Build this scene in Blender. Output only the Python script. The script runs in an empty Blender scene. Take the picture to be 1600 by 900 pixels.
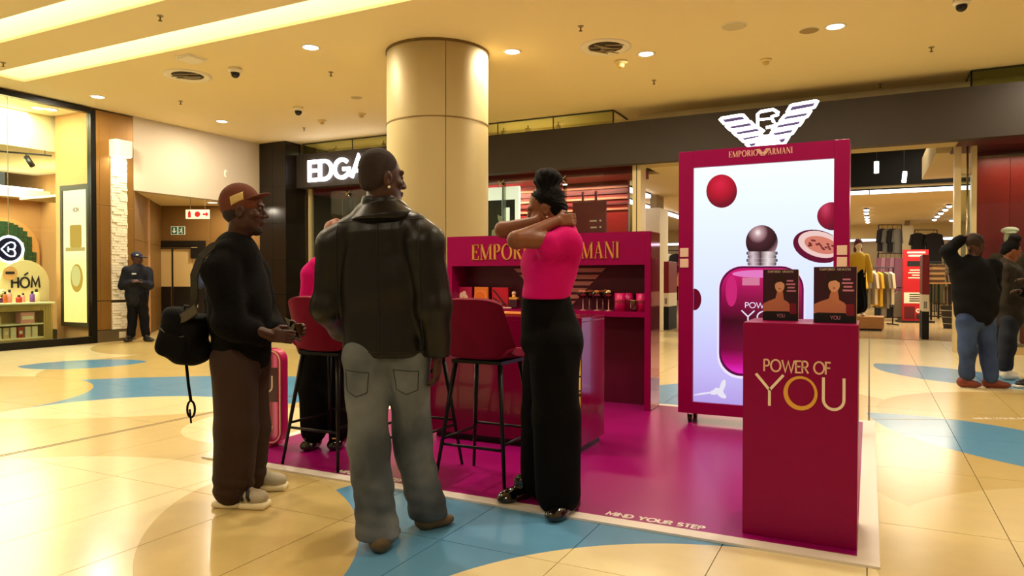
import bpy, bmesh, math, random
import numpy as np
from mathutils import Vector, Matrix
random.seed(7)
PI = math.pi
SC = bpy.context.scene
COL = SC.collection
def lin(c):
    r = []
    for v in c[:3]:
        v = v / 255.0
        r.append(v / 12.92 if v <= 0.04045 else ((v + 0.055) / 1.055) ** 2.4)
    return (r[0], r[1], r[2], 1.0)

# ------------------------------------------------------------------ camera, world, exposure
YAW = math.radians(26.7); PITCH = math.radians(-0.88); EYE = 1.25
cam_d = bpy.data.cameras.new('camera'); cam = bpy.data.objects.new('camera', cam_d); COL.objects.link(cam)
cam_d.sensor_width = 36.0; cam_d.lens = 36.0 * 1110.0 / 1600.0
cam_d.clip_end = 200
cam.location = (0, 0, EYE)
cam.rotation_euler = (PI / 2 + PITCH, 0, YAW)
SC.camera = cam
W = bpy.data.worlds.new('mall_ambient'); SC.world = W; W.use_nodes = True
W.node_tree.nodes['Background'].inputs[0].default_value = (1.0, 0.86, 0.64, 1)
W.node_tree.nodes['Background'].inputs[1].default_value = 0.24
SC.view_settings.view_transform = 'Standard'
SC.view_settings.look = 'None'
SC.view_settings.exposure = 0.24
SC.view_settings.gamma = 1.0
SC.view_settings.use_curve_mapping = False
WARM = (1.0, 0.87, 0.67)
CEIL = 4.45

# ------------------------------------------------------------------ materials
MATS = {}
def mat(name, col, rough=0.5, metal=0.0, emit=None, es=0.0, noise=None, bump=None, coat=0.0, trans=0.0,
        ior=1.45, spec=0.5, alpha=1.0, sheen=0.0, wave=None, aniso=0.0):
    if name in MATS: return MATS[name]
    m = bpy.data.materials.new(name); m.use_nodes = True; MATS[name] = m
    nt = m.node_tree; b = nt.nodes['Principled BSDF']
    b.inputs['Base Color'].default_value = lin(col)
    b.inputs['Roughness'].default_value = rough
    b.inputs['Metallic'].default_value = metal
    b.inputs['Coat Weight'].default_value = coat
    b.inputs['Transmission Weight'].default_value = trans
    b.inputs['IOR'].default_value = ior
    b.inputs['Specular IOR Level'].default_value = spec
    b.inputs['Alpha'].default_value = alpha
    b.inputs['Sheen Weight'].default_value = sheen
    if emit is not None:
        b.inputs['Emission Color'].default_value = lin(emit)
        b.inputs['Emission Strength'].default_value = es
    tc = None
    if noise or bump or wave:
        tc = nt.nodes.new('ShaderNodeTexCoord')
    if noise:                                   # (scale, amount, stretch)
        sc, am = noise[0], noise[1]
        st = noise[2] if len(noise) > 2 else (1, 1, 1)
        mp = nt.nodes.new('ShaderNodeMapping'); mp.inputs['Scale'].default_value = st
        nt.links.new(tc.outputs['Object'], mp.inputs[0])
        n = nt.nodes.new('ShaderNodeTexNoise'); n.inputs['Scale'].default_value = sc; n.inputs['Detail'].default_value = 4
        nt.links.new(mp.outputs[0], n.inputs['Vector'])
        mx = nt.nodes.new('ShaderNodeMix'); mx.data_type = 'RGBA'
        c = lin(col)
        mx.inputs['A'].default_value = tuple(max(0, x * (1 - am)) for x in c[:3]) + (1,)
        mx.inputs['B'].default_value = tuple(min(1, x * (1 + am)) for x in c[:3]) + (1,)
        nt.links.new(n.outputs['Fac'], mx.inputs['Factor'])
        nt.links.new(mx.outputs['Result'], b.inputs['Base Color'])
    if bump:                                    # (scale, strength, stretch)
        sc, am = bump[0], bump[1]
        st = bump[2] if len(bump) > 2 else (1, 1, 1)
        mp = nt.nodes.new('ShaderNodeMapping'); mp.inputs['Scale'].default_value = st
        nt.links.new(tc.outputs['Object'], mp.inputs[0])
        n = nt.nodes.new('ShaderNodeTexNoise'); n.inputs['Scale'].default_value = sc; n.inputs['Detail'].default_value = 5
        nt.links.new(mp.outputs[0], n.inputs['Vector'])
        bp = nt.nodes.new('ShaderNodeBump'); bp.inputs['Strength'].default_value = am; bp.inputs['Distance'].default_value = 0.02
        nt.links.new(n.outputs['Fac'], bp.inputs['Height'])
        nt.links.new(bp.outputs[0], b.inputs['Normal'])
    return m
def emat(name, col, es):
    return mat(name, (0, 0, 0), 0.5, emit=col, es=es, spec=0.0)
def glassmat(name, tint=(235, 245, 240), rough=0.0, mix=0.12):
    if name in MATS: return MATS[name]
    m = bpy.data.materials.new(name); m.use_nodes = True; MATS[name] = m
    nt = m.node_tree; nt.nodes.remove(nt.nodes['Principled BSDF'])
    o = nt.nodes['Material Output']
    t = nt.nodes.new('ShaderNodeBsdfTransparent'); t.inputs[0].default_value = lin(tint)
    g = nt.nodes.new('ShaderNodeBsdfGlossy'); g.inputs['Roughness'].default_value = rough
    f = nt.nodes.new('ShaderNodeFresnel'); f.inputs[0].default_value = 1.35
    mx = nt.nodes.new('ShaderNodeMixShader')
    ad = nt.nodes.new('ShaderNodeMath'); ad.operation = 'MULTIPLY'; ad.inputs[1].default_value = mix / 0.12
    nt.links.new(f.outputs[0], ad.inputs[0])
    nt.links.new(ad.outputs[0], mx.inputs[0]); nt.links.new(t.outputs[0], mx.inputs[1]); nt.links.new(g.outputs[0], mx.inputs[2])
    nt.links.new(mx.outputs[0], o.inputs[0])
    return m

# ------------------------------------------------------------------ mesh building
class MB:
    def __init__(s): s.v = []; s.f = []
    def add(s, vs, fs):
        o = len(s.v); s.v += [tuple(p) for p in vs]; s.f += [tuple(i + o for i in f) for f in fs]; return s
    def box(s, x0, y0, z0, x1, y1, z1):
        if x0 > x1: x0, x1 = x1, x0
        if y0 > y1: y0, y1 = y1, y0
        if z0 > z1: z0, z1 = z1, z0
        return s.add([(x0,y0,z0),(x1,y0,z0),(x1,y1,z0),(x0,y1,z0),(x0,y0,z1),(x1,y0,z1),(x1,y1,z1),(x0,y1,z1)],
              [(0,3,2,1),(4,5,6,7),(0,1,5,4),(1,2,6,5),(2,3,7,6),(3,0,4,7)])
    def beam(s, a, b, w, h, up=(0,0,1)):
        a = Vector(a); b = Vector(b); d = (b - a).normalized(); u = Vector(up)
        x = d.cross(u)
        if x.length < 1e-4: x = d.cross(Vector((1,0,0)))
        x.normalize(); z = x.cross(d)
        vs = []
        for p in (a, b):
            for i, j in ((-1,-1),(1,-1),(1,1),(-1,1)): vs.append(p + x*(i*w/2) + z*(j*h/2))
        return s.add(vs, [(3,2,1,0),(4,5,6,7),(0,1,5,4),(1,2,6,5),(2,3,7,6),(3,0,4,7)])
    def tube(s, pts, r, n=8, closed=False, rs=None):
        P = [Vector(p) for p in pts]; m = len(P); rings = []
        ref = None
        for i in range(m):
            if closed: t = P[(i+1) % m] - P[i-1]
            else: t = P[min(i+1, m-1)] - P[max(i-1, 0)]
            t.normalize()
            if ref is None:
                ref = t.cross(Vector((0,0,1)))
                if ref.length < 1e-3: ref = t.cross(Vector((1,0,0)))
            ref = (ref - t * ref.dot(t))
            if ref.length < 1e-5: ref = t.orthogonal()
            ref.normalize(); b = t.cross(ref)
            rr = rs[i] if rs else r
            rings.append([P[i] + ref * (rr * math.cos(2*PI*k/n)) + b * (rr * math.sin(2*PI*k/n)) for k in range(n)])
        vs = [p for R in rings for p in R]; fs = []
        for i in range(m if closed else m - 1):
            j = (i + 1) % m
            for k in range(n):
                l = (k + 1) % n
                fs.append((i*n+k, i*n+l, j*n+l, j*n+k))
        if not closed:
            fs.append(tuple(range(n))[::-1]); fs.append(tuple((m-1)*n + k for k in range(n)))
        return s.add(vs, fs)
    def lathe(s, c, prof, n=24, cap=True):
        c = Vector(c); vs = []; fs = []
        for r, z in prof:
            for k in range(n): vs.append((c.x + r*math.cos(2*PI*k/n), c.y + r*math.sin(2*PI*k/n), c.z + z))
        m = len(prof)
        for i in range(m - 1):
            for k in range(n):
                l = (k+1) % n; fs.append((i*n+k, i*n+l, (i+1)*n+l, (i+1)*n+k))
        if cap:
            fs.append(tuple(range(n))[::-1]); fs.append(tuple((m-1)*n+k for k in range(n)))
        return s.add(vs, fs)
    def sphere(s, c, r, n=16, m=10, sc=(1,1,1)):
        prof = []
        vs = []; fs = []
        c = Vector(c)
        for i in range(1, m):
            a = PI * i / m
            for k in range(n):
                b = 2*PI*k/n
                vs.append((c.x + r*sc[0]*math.sin(a)*math.cos(b), c.y + r*sc[1]*math.sin(a)*math.sin(b), c.z + r*sc[2]*math.cos(a)))
        for i in range(m - 2):
            for k in range(n):
                l = (k+1) % n; fs.append((i*n+k, (i+1)*n+k, (i+1)*n+l, i*n+l))
        t = len(vs); vs.append((c.x, c.y, c.z + r*sc[2])); vs.append((c.x, c.y, c.z - r*sc[2]))
        for k in range(n):
            l = (k+1) % n; fs.append((t, k, l)); q = (m-2)*n; fs.append((t+1, q+l, q+k))
        return s.add(vs, fs)
    def prism(s, poly, y0, y1):          # polygon in (x,z) extruded along y; poly counter-clockwise seen from -y
        n = len(poly)
        vs = [(x, y0, z) for x, z in poly] + [(x, y1, z) for x, z in poly]
        fs = [tuple(range(n)), tuple(range(2*n-1, n-1, -1))]
        for i in range(n):
            j = (i+1) % n; fs.append((i, i+n, j+n, j))
        return s.add(vs, fs)
    def prismz(s, poly, z0, z1):         # polygon in (x,y) ccw from above, extruded along z
        n = len(poly)
        vs = [(x, y, z0) for x, y in poly] + [(x, y, z1) for x, y in poly]
        fs = [tuple(range(n-1, -1, -1)), tuple(range(n, 2*n))]
        for i in range(n):
            j = (i+1) % n; fs.append((i, j, j+n, i+n))
        return s.add(vs, fs)
    def ribbon(s, pts, w, y0, y1, closed=False):   # flat stroke in (x,z), extruded y0..y1; pts may carry own width
        P = []
        for p in pts:
            q = (p[0], p[1], (p[2] if len(p) > 2 else w))
            if not P or abs(q[0]-P[-1][0]) + abs(q[1]-P[-1][1]) > 1e-5: P.append(q)
        m = len(P); L = []; R = []
        for i in range(m):
            if closed: a, b = P[i-1], P[(i+1) % m]
            else: a, b = P[max(i-1,0)], P[min(i+1,m-1)]
            if not closed and 0 < i < m-1 or closed:
                d1 = Vector((P[i][0]-a[0], P[i][1]-a[1])); d2 = Vector((b[0]-P[i][0], b[1]-P[i][1]))
                d1.normalize(); d2.normalize(); t = d1 + d2
                if t.length < 1e-4: t = d1
                t.normalize(); k = 1.0 / max(0.45, t.dot(d1))
            else:
                t = Vector((b[0]-a[0], b[1]-a[1])); t.normalize(); k = 1
            nx, nz = -t.y, t.x; h = P[i][2] / 2 * k
            L.append((P[i][0]+nx*h, P[i][1]+nz*h)); R.append((P[i][0]-nx*h, P[i][1]-nz*h))
        vs = []
        for i in range(m): vs += [(L[i][0],y0,L[i][1]), (R[i][0],y0,R[i][1]), (L[i][0],y1,L[i][1]), (R[i][0],y1,R[i][1])]
        fs = []
        for i in range(m if closed else m-1):
            a = 4*i; b = 4*((i+1) % m)
            fs += [(a, a+1, b+1, b), (a+2, b+2, b+3, a+3), (a, b, b+2, a+2), (a+1, a+3, b+3, b+1)]
        if not closed:
            fs += [(0, 2, 3, 1)]; e = 4*(m-1); fs += [(e, e+1, e+3, e+2)]
        return s.add(vs, fs)
    def mesh(s, name, smooth=False):
        me = bpy.data.meshes.new(name); me.from_pydata(s.v, [], s.f); me.validate(); me.update()
        if smooth:
            for p in me.polygons: p.use_smooth = True
        return me
def link(name, me, m, parent=None, loc=None, rot=None):
    o = bpy.data.objects.new(name, me)
    if m is not None and me is not None and len(me.materials) == 0: me.materials.append(m)
    COL.objects.link(o)
    if parent is not None: o.parent = parent
    if loc: o.location = loc
    if rot: o.rotation_euler = rot
    return o
def mk(name, mb, m, parent=None, bevel=0, smooth=False, seg=2, loc=None, rot=None):
    o = link(name, mb.mesh(name, smooth), m, parent, loc, rot)
    if bevel:
        b = o.modifiers.new('bevel', 'BEVEL'); b.width = bevel; b.segments = seg; b.limit_method = 'ANGLE'; b.angle_limit = 0.7
    return o
def tag(o, label, cat, group=None):
    o['label'] = label; o['category'] = cat
    if group: o['group'] = group
    return o
def struct(o, label=None):
    o['kind'] = 'structure'
    if label: o['label'] = label
    return o
def stuff(o): o['kind'] = 'stuff'; return o
def thing(name, loc, label, cat, rz=0, group=None):
    o = bpy.data.objects.new(name, None); o.empty_display_size = 0.1
    COL.objects.link(o); o.location = loc; o.rotation_euler = (0, 0, rz)
    return tag(o, label, cat, group)
def copy_tree(o, parent=None):
    c = o.copy(); COL.objects.link(c)
    if parent is not None: c.parent = parent
    for ch in list(o.children): copy_tree(ch, c)
    return c
def circ(cx, cz, r, n=24, a0=0, a1=2*PI, rz=None):
    rz = rz or r
    full = abs(a1 - a0 - 2*PI) < 1e-6
    k = n if full else n + 1
    return [(cx + r*math.cos(a0+(a1-a0)*i/n), cz + rz*math.sin(a0+(a1-a0)*i/n)) for i in range(k)]
def rrect(x0, z0, x1, z1, r, n=6):
    p = []
    for cx, cz, a in ((x1-r, z0+r, -PI/2), (x1-r, z1-r, 0), (x0+r, z1-r, PI/2), (x0+r, z0+r, PI)):
        p += circ(cx, cz, r, n, a, a+PI/2)
    return p

# ------------------------------------------------------------------ lettering (strokes in a unit-high box)
def arc(cx, cz, rx, rz, a0, a1, n=14): return [(cx+rx*math.cos(a0+(a1-a0)*i/n), cz+rz*math.sin(a0+(a1-a0)*i/n)) for i in range(n+1)]
H_ = PI/2
SANS = {
 'P': (.52, [[(0,0),(0,1)], [(0,.97),(.24,.97)]+arc(.24,.71,.26,.26,H_,-H_)+[(0,.45)]]),
 'O': (.98, [arc(.49,.5,.47,.48,0,2*PI,28)]),
 'W': (1.2, [[(0,1),(.31,.03),(.6,.9),(.89,.03),(1.2,1)]]),
 'E': (.48, [[(.48,.97),(0,.97),(0,.03),(.48,.03)], [(0,.52),(.42,.52)]]),
 'R': (.56, [[(0,0),(0,1)], [(0,.97),(.24,.97)]+arc(.24,.72,.26,.25,H_,-H_)+[(0,.47)], [(.22,.47),(.56,0)]]),
 'F': (.45, [[(0,0),(0,.97),(.45,.97)], [(0,.52),(.4,.52)]]),
 'Y': (.76, [[(0,1),(.38,.5),(.38,0)], [(.76,1),(.38,.5)]]),
 'U': (.66, [[(0,1),(0,.35)]+arc(.33,.35,.33,.32,PI,2*PI)+[(.66,.35),(.66,1)]]),
 'D': (.7, [[(0,.03),(0,.97),(.25,.97)]+arc(.25,.5,.45,.47,H_,-H_)+[(.25,.03),(0,.03)]]),
 'G': (.85, [arc(.45,.5,.42,.46,.75,5.35,24)+[(.85,.22),(.85,.47),(.5,.47)]]),
 'A': (.8, [[(0,0),(.4,1),(.8,0)], [(.15,.33),(.65,.33)]]),
 'S': (.5, [arc(.26,.73,.22,.23,.5,PI*1.5,14)+arc(.26,.26,.24,.24,H_,-2.7,14)]),
 'M': (.9, [[(0,0),(.1,1),(.45,.25),(.8,1),(.9,0)]]),
 'H': (.66, [[(0,0),(0,1)], [(.66,0),(.66,1)], [(0,.5),(.66,.5)]]),
 'I': (.0, [[(0,0),(0,1)]]),
 'N': (.66, [[(0,0),(0,1),(.66,0),(.66,1)]]),
 'B': (.5, [[(0,.03),(0,.97),(.24,.97)]+arc(.24,.74,.22,.23,H_,-H_)+[(0,.51)], [(.24,.51)]+arc(.24,.27,.26,.24,H_,-H_)+[(0,.03)]]),
 'T': (.6, [[(0,.97),(.6,.97)], [(.3,.97),(.3,0)]]),
 'C': (.8, [arc(.45,.5,.42,.46,.75,5.5,24)]),
 'L': (.42, [[(0,1),(0,.03),(.42,.03)]]),
 ' ': (.25, []),
}
K, T = .15, .045
def vbowl(cx, cz, rx, rz, a0, a1, n=14):
    return [(cx+rx*math.cos(a0+(a1-a0)*i/n), cz+rz*math.sin(a0+(a1-a0)*i/n), T+(K-T)*abs(math.cos(a0+(a1-a0)*i/n))) for i in range(n+1)]
def st(x, z0=0, z1=1, w=K): return [(x,z0,w),(x,z1,w)]
def th(x0, x1, z): return [(x0,z,T),(x1,z,T)]
SERIF = {
 'E': (.6, [st(.12), th(0,.58,.978), th(0,.6,.022), th(.12,.42,.52), [(.57,1,T),(.57,.76,T)], [(.59,0,T),(.59,.26,T)], [(.42,.42,T),(.42,.62,T)]]),
 'M': (1.0, [st(.09,0,1,T), [(.1,1,K),(.48,.02,K)], [(.48,.02,T),(.86,1,T)], st(.88), th(0,.2,.022), th(.76,1,.022), th(0,.12,.978), th(.86,1,.978)]),
 'P': (.58, [st(.12), th(0,.3,.978), vbowl(.28,.74,.23,.24,H_,-H_), th(.12,.3,.5), th(0,.26,.022)]),
 'O': (.86, [vbowl(.43,.5,.37,.49,0,2*PI,30)]),
 'R': (.68, [st(.12), th(0,.3,.978), vbowl(.28,.75,.22,.23,H_,-H_), th(.12,.3,.52), [(.32,.52,K),(.6,.02,K)], th(0,.26,.022), [(.6,.03,T),(.7,.03,T)]]),
 'I': (.24, [st(.12), th(0,.24,.978), th(0,.24,.022)]),
 'A': (.8, [[(.08,0,T),(.38,1,T)], [(.36,1,K),(.68,.0,K)], th(.18,.56,.34), th(0,.18,.022), th(.54,.8,.022)]),
 'N': (.86, [st(.1,0,1,T), [(.1,1,K),(.74,.02,K)], st(.76,0,1,T), th(0,.2,.022), th(.66,.86,.978), th(0,.14,.978)]),
 ' ': (.3, []),
}
def text(mb, s, font, x0, z0, x1, h, w, y0, y1, gap=.14):
    """lay the string between x0 and x1 at height h, strokes between y0 (front) and y1"""
    tot = sum(font[c][0] + gap for c in s) - gap
    k = (x1 - x0) / tot; x = x0
    for c in s:
        adv, strokes = font[c]
        for p in strokes:
            closed = len(p) > 10 and abs(p[0][0]-p[-1][0]) + abs(p[0][1]-p[-1][1]) < 1e-3
            q = p[:-1] if closed else p
            pts = [(x + a[0]*k, z0 + a[1]*h, (a[2]*min(k, h) if len(a) > 2 else w)) for a in q]
            mb.ribbon(pts, w, y0, y1, closed)
        x += (adv + gap) * k
    return mb
def eagle(cx, z0, w, h, front, back):
    """wing stripes of the eagle emblem as closed outlines: list of polygons in (x,z)"""
    polys = []
    n = 6
    for sgn in (-1, 1):
        for k in range(n):
            zt = z0 + h * (1 - k / n) ; zb = zt - h / n * 0.62
            xo_t = w/2 * (1 - 0.125*k); xo_b = xo_t - w*0.045
            xi_t = w * max(0.015, 0.20 - 0.066*k); xi_b = w * max(0.015, 0.16 - 0.066*k)
            p = [(cx+sgn*xi_b, zb), (cx+sgn*xo_b, zb), (cx+sgn*xo_t, zt), (cx+sgn*xi_t, zt)]
            if sgn < 0: p = p[::-1]
            polys.append(p)
    head = [(cx-.1*w, z0+h*.62), (cx-.02*w, z0+h*.62), (cx+.03*w, z0+h*.74), (cx+.10*w, z0+h*.80), (cx+.09*w, z0+h*.93), (cx+.05*w, z0+h*1.0), (cx-.09*w, z0+h*.98)]
    return polys, head
# ================================================================== FLOOR
def floor_material():
    m = bpy.data.materials.new('porcelain_floor'); m.use_nodes = True
    nt = m.node_tree; b = nt.nodes['Principled BSDF']
    g = nt.nodes.new('ShaderNodeNewGeometry')
    def dist(cx, cy, r, ax=None):
        sub = nt.nodes.new('ShaderNodeVectorMath'); sub.operation = 'SUBTRACT'; sub.inputs[1].default_value = (cx, cy, 0)
        nt.links.new(g.outputs['Position'], sub.inputs[0])
        mul = nt.nodes.new('ShaderNodeVectorMath'); mul.operation = 'MULTIPLY'; mul.inputs[1].default_value = (1, 1, 0)
        src = sub
        if ax:
            ro = nt.nodes.new('ShaderNodeVectorRotate'); ro.rotation_type = 'Z_AXIS'; ro.inputs['Angle'].default_value = ax[0]
            nt.links.new(sub.outputs[0], ro.inputs['Vector']); src = ro
            mul.inputs[1].default_value = (1 / ax[1], 1, 0)
        nt.links.new(src.outputs[0], mul.inputs[0])
        ln = nt.nodes.new('ShaderNodeVectorMath'); ln.operation = 'LENGTH'; nt.links.new(mul.outputs[0], ln.inputs[0])
        lt = nt.nodes.new('ShaderNodeMath'); lt.operation = 'LESS_THAN'; lt.inputs[1].default_value = r
        nt.links.new(ln.outputs['Value'], lt.inputs[0]); return lt.outputs[0]
    def both(a, c):
        k = nt.nodes.new('ShaderNodeMath'); k.operation = 'MULTIPLY'; nt.links.new(a, k.inputs[0]); nt.links.new(c, k.inputs[1]); return k.outputs[0]
    cream = lin((232, 217, 168)); tan = lin((202, 177, 114)); mid = lin((212, 190, 132)); blue = lin((94, 150, 190))
    cur = nt.nodes.new('ShaderNodeRGB'); cur.outputs[0].default_value = mid; cur = cur.outputs[0]
    def paint(mask, col):
        nonlocal cur
        mx = nt.nodes.new('ShaderNodeMix'); mx.data_type = 'RGBA'
        nt.links.new(mask, mx.inputs['Factor']); nt.links.new(cur, mx.inputs['A']); mx.inputs['B'].default_value = col
        cur = mx.outputs['Result']
    D = dist
    paint(D(-11.2, 6.0, 2.6), cream)
    paint(D(-4.04, 1.64, 1.66), cream)
    paint(D(-11.6, 8.6, 1.0, (0.6, 1.6)), tan)
    paint(D(-8.3, 7.2, 2.2), tan)
    paint(both(D(-4.88, 2.03, 4.96), D(-7.75, 6.25, 2.81)), blue)
    paint(D(-8.82, 3.71, 1.65), tan)
    paint(both(D(-5.87, 3.91, 1.31), D(-7.75, 6.25, 2.81)), cream)
    paint(both(D(-10.29, 6.54, .86), D(-9.86, 6.13, .88)), blue)
    paint(D(-7.66, 1.4, 2.27), blue)
    paint(D(-4.5, 4.5, .75), cream)
    paint(D(-1.45, 3.1, 1.35), blue)
    paint(D(-2.726, 2.56, .505, (PI/4, 2.106)), tan)
    paint(D(-0.24, 2.0, 1.42), cream)
    paint(D(1.0, 12.6, 3.6), cream)
    paint(D(1.2, 9.4, 1.6), cream)
    paint(D(1.68, 7.69, 1.61), tan)
    paint(D(1.4, 5.3, 1.5), tan)
    paint(both(D(.29, 6.1, 1.25), D(2.22, 7.52, 2.25)), blue)
    paint(D(1.78, 3.63, 1.76), mid)
    paint(both(D(.14, 9.86, 1.71), D(1.76, 11.27, 1.70)), blue)
    paint(D(-1.2, 7.55, 1.1), blue)
    n = nt.nodes.new('ShaderNodeTexNoise'); n.inputs['Scale'].default_value = 9; n.inputs['Detail'].default_value = 6
    nt.links.new(g.outputs['Position'], n.inputs['Vector'])
    mr = nt.nodes.new('ShaderNodeMapRange'); mr.inputs['To Min'].default_value = .93; mr.inputs['To Max'].default_value = 1.05
    nt.links.new(n.outputs['Fac'], mr.inputs['Value'])
    sc = nt.nodes.new('ShaderNodeVectorMath'); sc.operation = 'SCALE'
    nt.links.new(cur, sc.inputs[0]); nt.links.new(mr.outputs[0], sc.inputs['Scale'])
    nt.links.new(sc.outputs[0], b.inputs['Base Color'])
    b.inputs['Roughness'].default_value = 0.2
    b.inputs['Specular IOR Level'].default_value = 0.42
    return m
M_FLOOR = floor_material()
M_GROUT = mat('grout', (150, 128, 80), .8)
fl = struct(mk('floor', MB().box(-24, -9, -.15, 16, 16.3, -.012), M_GROUT), 'polished cream tan and blue tile floor of the mall')
TX, TY, OY = 0.605, 1.21, 2.85
tile_me = MB().box(-TX/2+.0022, -TY/2+.0022, -.014, TX/2-.0022, TY/2-.0022, 0).mesh('floor_tile'); tile_me.materials.append(M_FLOOR)
cy_, sy_ = math.cos(YAW), math.sin(YAW)
cells = []; rest = MB()
for i in range(-40, 27):
    for j in range(-10, 12):
        x0 = i * TX; y0 = OY + j * TY
        if y0 + TY > 16.35: continue
        xc, yc = x0 + TX/2, y0 + TY/2
        vis = False; dn = 1e9
        for px, py in ((x0, y0), (x0+TX, y0), (x0, y0+TY), (x0+TX, y0+TY), (xc, yc)):
            d = -px * sy_ + py * cy_
            if d > 1.2:
                u = (px * cy_ + py * sy_) / d * 1110 + 800; v = 433 + 1110 * EYE / d
                if -10 < u < 1610 and v < 930: vis = True; dn = min(dn, d)
        if xc < -13.1 and yc < 9.2: vis = False
        if xc < -15.8: vis = False
        if -4.0 < x0 and x0 + TX < 0 and y0 > 3.5 and y0 + TY < 6.8: vis = False
        if vis: cells.append((dn, xc, yc))
        else: rest.box(xc-TX/2+.0022, yc-TY/2+.0022, -.014, xc+TX/2-.0022, yc+TY/2-.0022, 0)
cells.sort()
for k, (dn, xc, yc) in enumerate(cells):
    if k < 298: link('floor_tile', tile_me, None, fl, (xc, yc, 0))
    else: rest.box(xc-TX/2+.0022, yc-TY/2+.0022, -.014, xc+TX/2-.0022, yc+TY/2-.0022, 0)
stuff(mk('floor_tiles_beyond', rest, M_FLOOR, fl))
M_SEAM = mat('joint_strip', (92, 70, 40), .5, .3)
mk('expansion_joint', MB().box(-5.435, -2, -.01, -5.425, 13, .0015).box(-5.40, -2, -.01, -5.39, 13, .0015), M_SEAM, fl)
mk('expansion_joint', MB().box(.0, 6.86, -.01, .014, 16.3, .0015), M_SEAM, fl)
M_SFLOOR = mat('shop_floor_tile', (186, 158, 112), .16, noise=(3, .08))
sf = struct(mk('floor_store', MB().box(-12.7, 16.3, -.15, 14, 36, -.012), M_GROUT), 'beige tiled floor inside the clothing store')
stile = MB().box(-.597, -.597, -.014, .597, .597, 0).mesh('store_tile'); stile.materials.append(M_SFLOOR)
for i in range(8):
    for j in range(10): link('store_tile', stile, None, sf, (-2.4 + i*1.2 - .6 + .0, 16.9 + j*1.2, 0))
bm_ = MB()
for i in range(-9, 12):
    for j in range(16):
        if -2 <= i <= 5 and j < 10: continue
        x = -3.0 + (i+2)*1.2 ; y = 16.9 + j*1.2
        if -12.6 < x-.6 and x+.6 < 14: bm_.box(x-.597, y-.597, -.014, x+.597, y+.597, 0)
stuff(mk('store_tiles_beyond', bm_, M_SFLOOR, sf))

# ================================================================== CEILING
M_CEIL = mat('ceiling_paint', (236, 216, 166), .85)
M_COVE = mat('cove_paint', (250, 240, 215), .8)
M_COVEL = emat('cove_light', (255, 234, 190), 3.8)
cb = MB()
X0, X1 = -13.3, 15
for y0, y1 in ((-9, 5.07), (5.58, 6.33), (6.86, 24)): cb.box(X0, y0, CEIL, X1, y1, CEIL+.04)
cb.box(X0, 5.07, CEIL, -12.55, 5.58, CEIL+.04); cb.box(X0, 6.33, CEIL, -12.40, 6.86, CEIL+.04)
ce = struct(mk('ceiling', cb, M_CEIL), 'flat cream ceiling with two long light coves')
for y0, y1, xe in ((5.07, 5.58, -12.55), (6.33, 6.86, -12.40)):
    b = MB().box(xe-.02, y0-.02, CEIL+.04, X1, y0, CEIL+.42).box(xe-.02, y1, CEIL+.04, X1, y1+.02, CEIL+.42).box(xe-.02, y0, CEIL+.04, xe, y1, CEIL+.42)
    mk('cove_side', b, M_COVE, ce)
    mk('cove_light', MB().box(xe, y0, CEIL+.40, X1, y1, CEIL+.42), M_COVEL, ce)
def area(name, loc, size, energy, col, parent=None, rot=(0,0,0), shape='DISK', spread=PI, size_y=None):
    L = bpy.data.lights.new(name, 'AREA'); L.shape = shape; L.size = size; L.energy = energy; L.color = col; L.spread = spread
    if size_y: L.size_y = size_y
    o = bpy.data.objects.new(name, L); COL.objects.link(o); o.location = loc; o.rotation_euler = rot
    if parent is not None: o.parent = parent
    return o
M_TRIM = mat('light_trim', (236, 226, 205), .5)
M_LENS = emat('downlight_lens', (255, 250, 240), 9)
ring_me = MB().lathe((0,0,0), [(.135,0),(.135,-.008),(.12,-.014),(.098,-.004),(.098,0)], 28, cap=False).mesh('trim_ring', True); ring_me.materials.append(M_TRIM)
lens_me = MB().lathe((0,0,0), [(.098,-.003),(.098,-.006)], 24).mesh('lens'); lens_me.materials.append(M_LENS)
def downlight(x, y, label, energy=74):
    t = thing('downlight', (x, y, CEIL), label, 'ceiling light', group='recessed mall downlights')
    link('trim_ring', ring_me, None, t); link('lens', lens_me, None, t)
    area('downlight_lamp', (0, 0, -.02), .19, energy, WARM, t)
    return t
for x, y, l in ((-6.97, 7.62, 'bright round downlight left of the round column, nearest the long cove'),
                (-12.25, 8.0, 'round downlight above the bronze pilaster beside the cosmetics shop'),
                (-11.9, 10.4, 'round downlight over the white bulkhead and exit corridor'),
                (-4.55, 9.05, 'small downlight half hidden at the right edge of the round column top'),
                (-2.88, 10.0, 'round downlight right of the broken ceiling vent'),
                (-0.41, 10.0, 'round downlight next to the flat ceiling speaker above the red display cabinet')):
    downlight(x, y, l)
for x, y in ((-9.5, 4.2), (-6.3, 3.6), (-3.2, 4.2), (-0.2, 4.4), (4.8, 9.5), (4.2, 2.6), (-.5, -1.0), (-4.0, -.6), (-8, .5), (2.5, 12.0)):
    downlight(x, y, 'round recessed downlight in the mall ceiling outside the view', 50)
M_GREY = mat('grey_plastic', (150, 135, 105), .5); M_DARK = mat('dark_plastic', (28, 24, 22), .4)
M_VENTD = mat('vent_dark', (70, 56, 34), .8)
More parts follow.
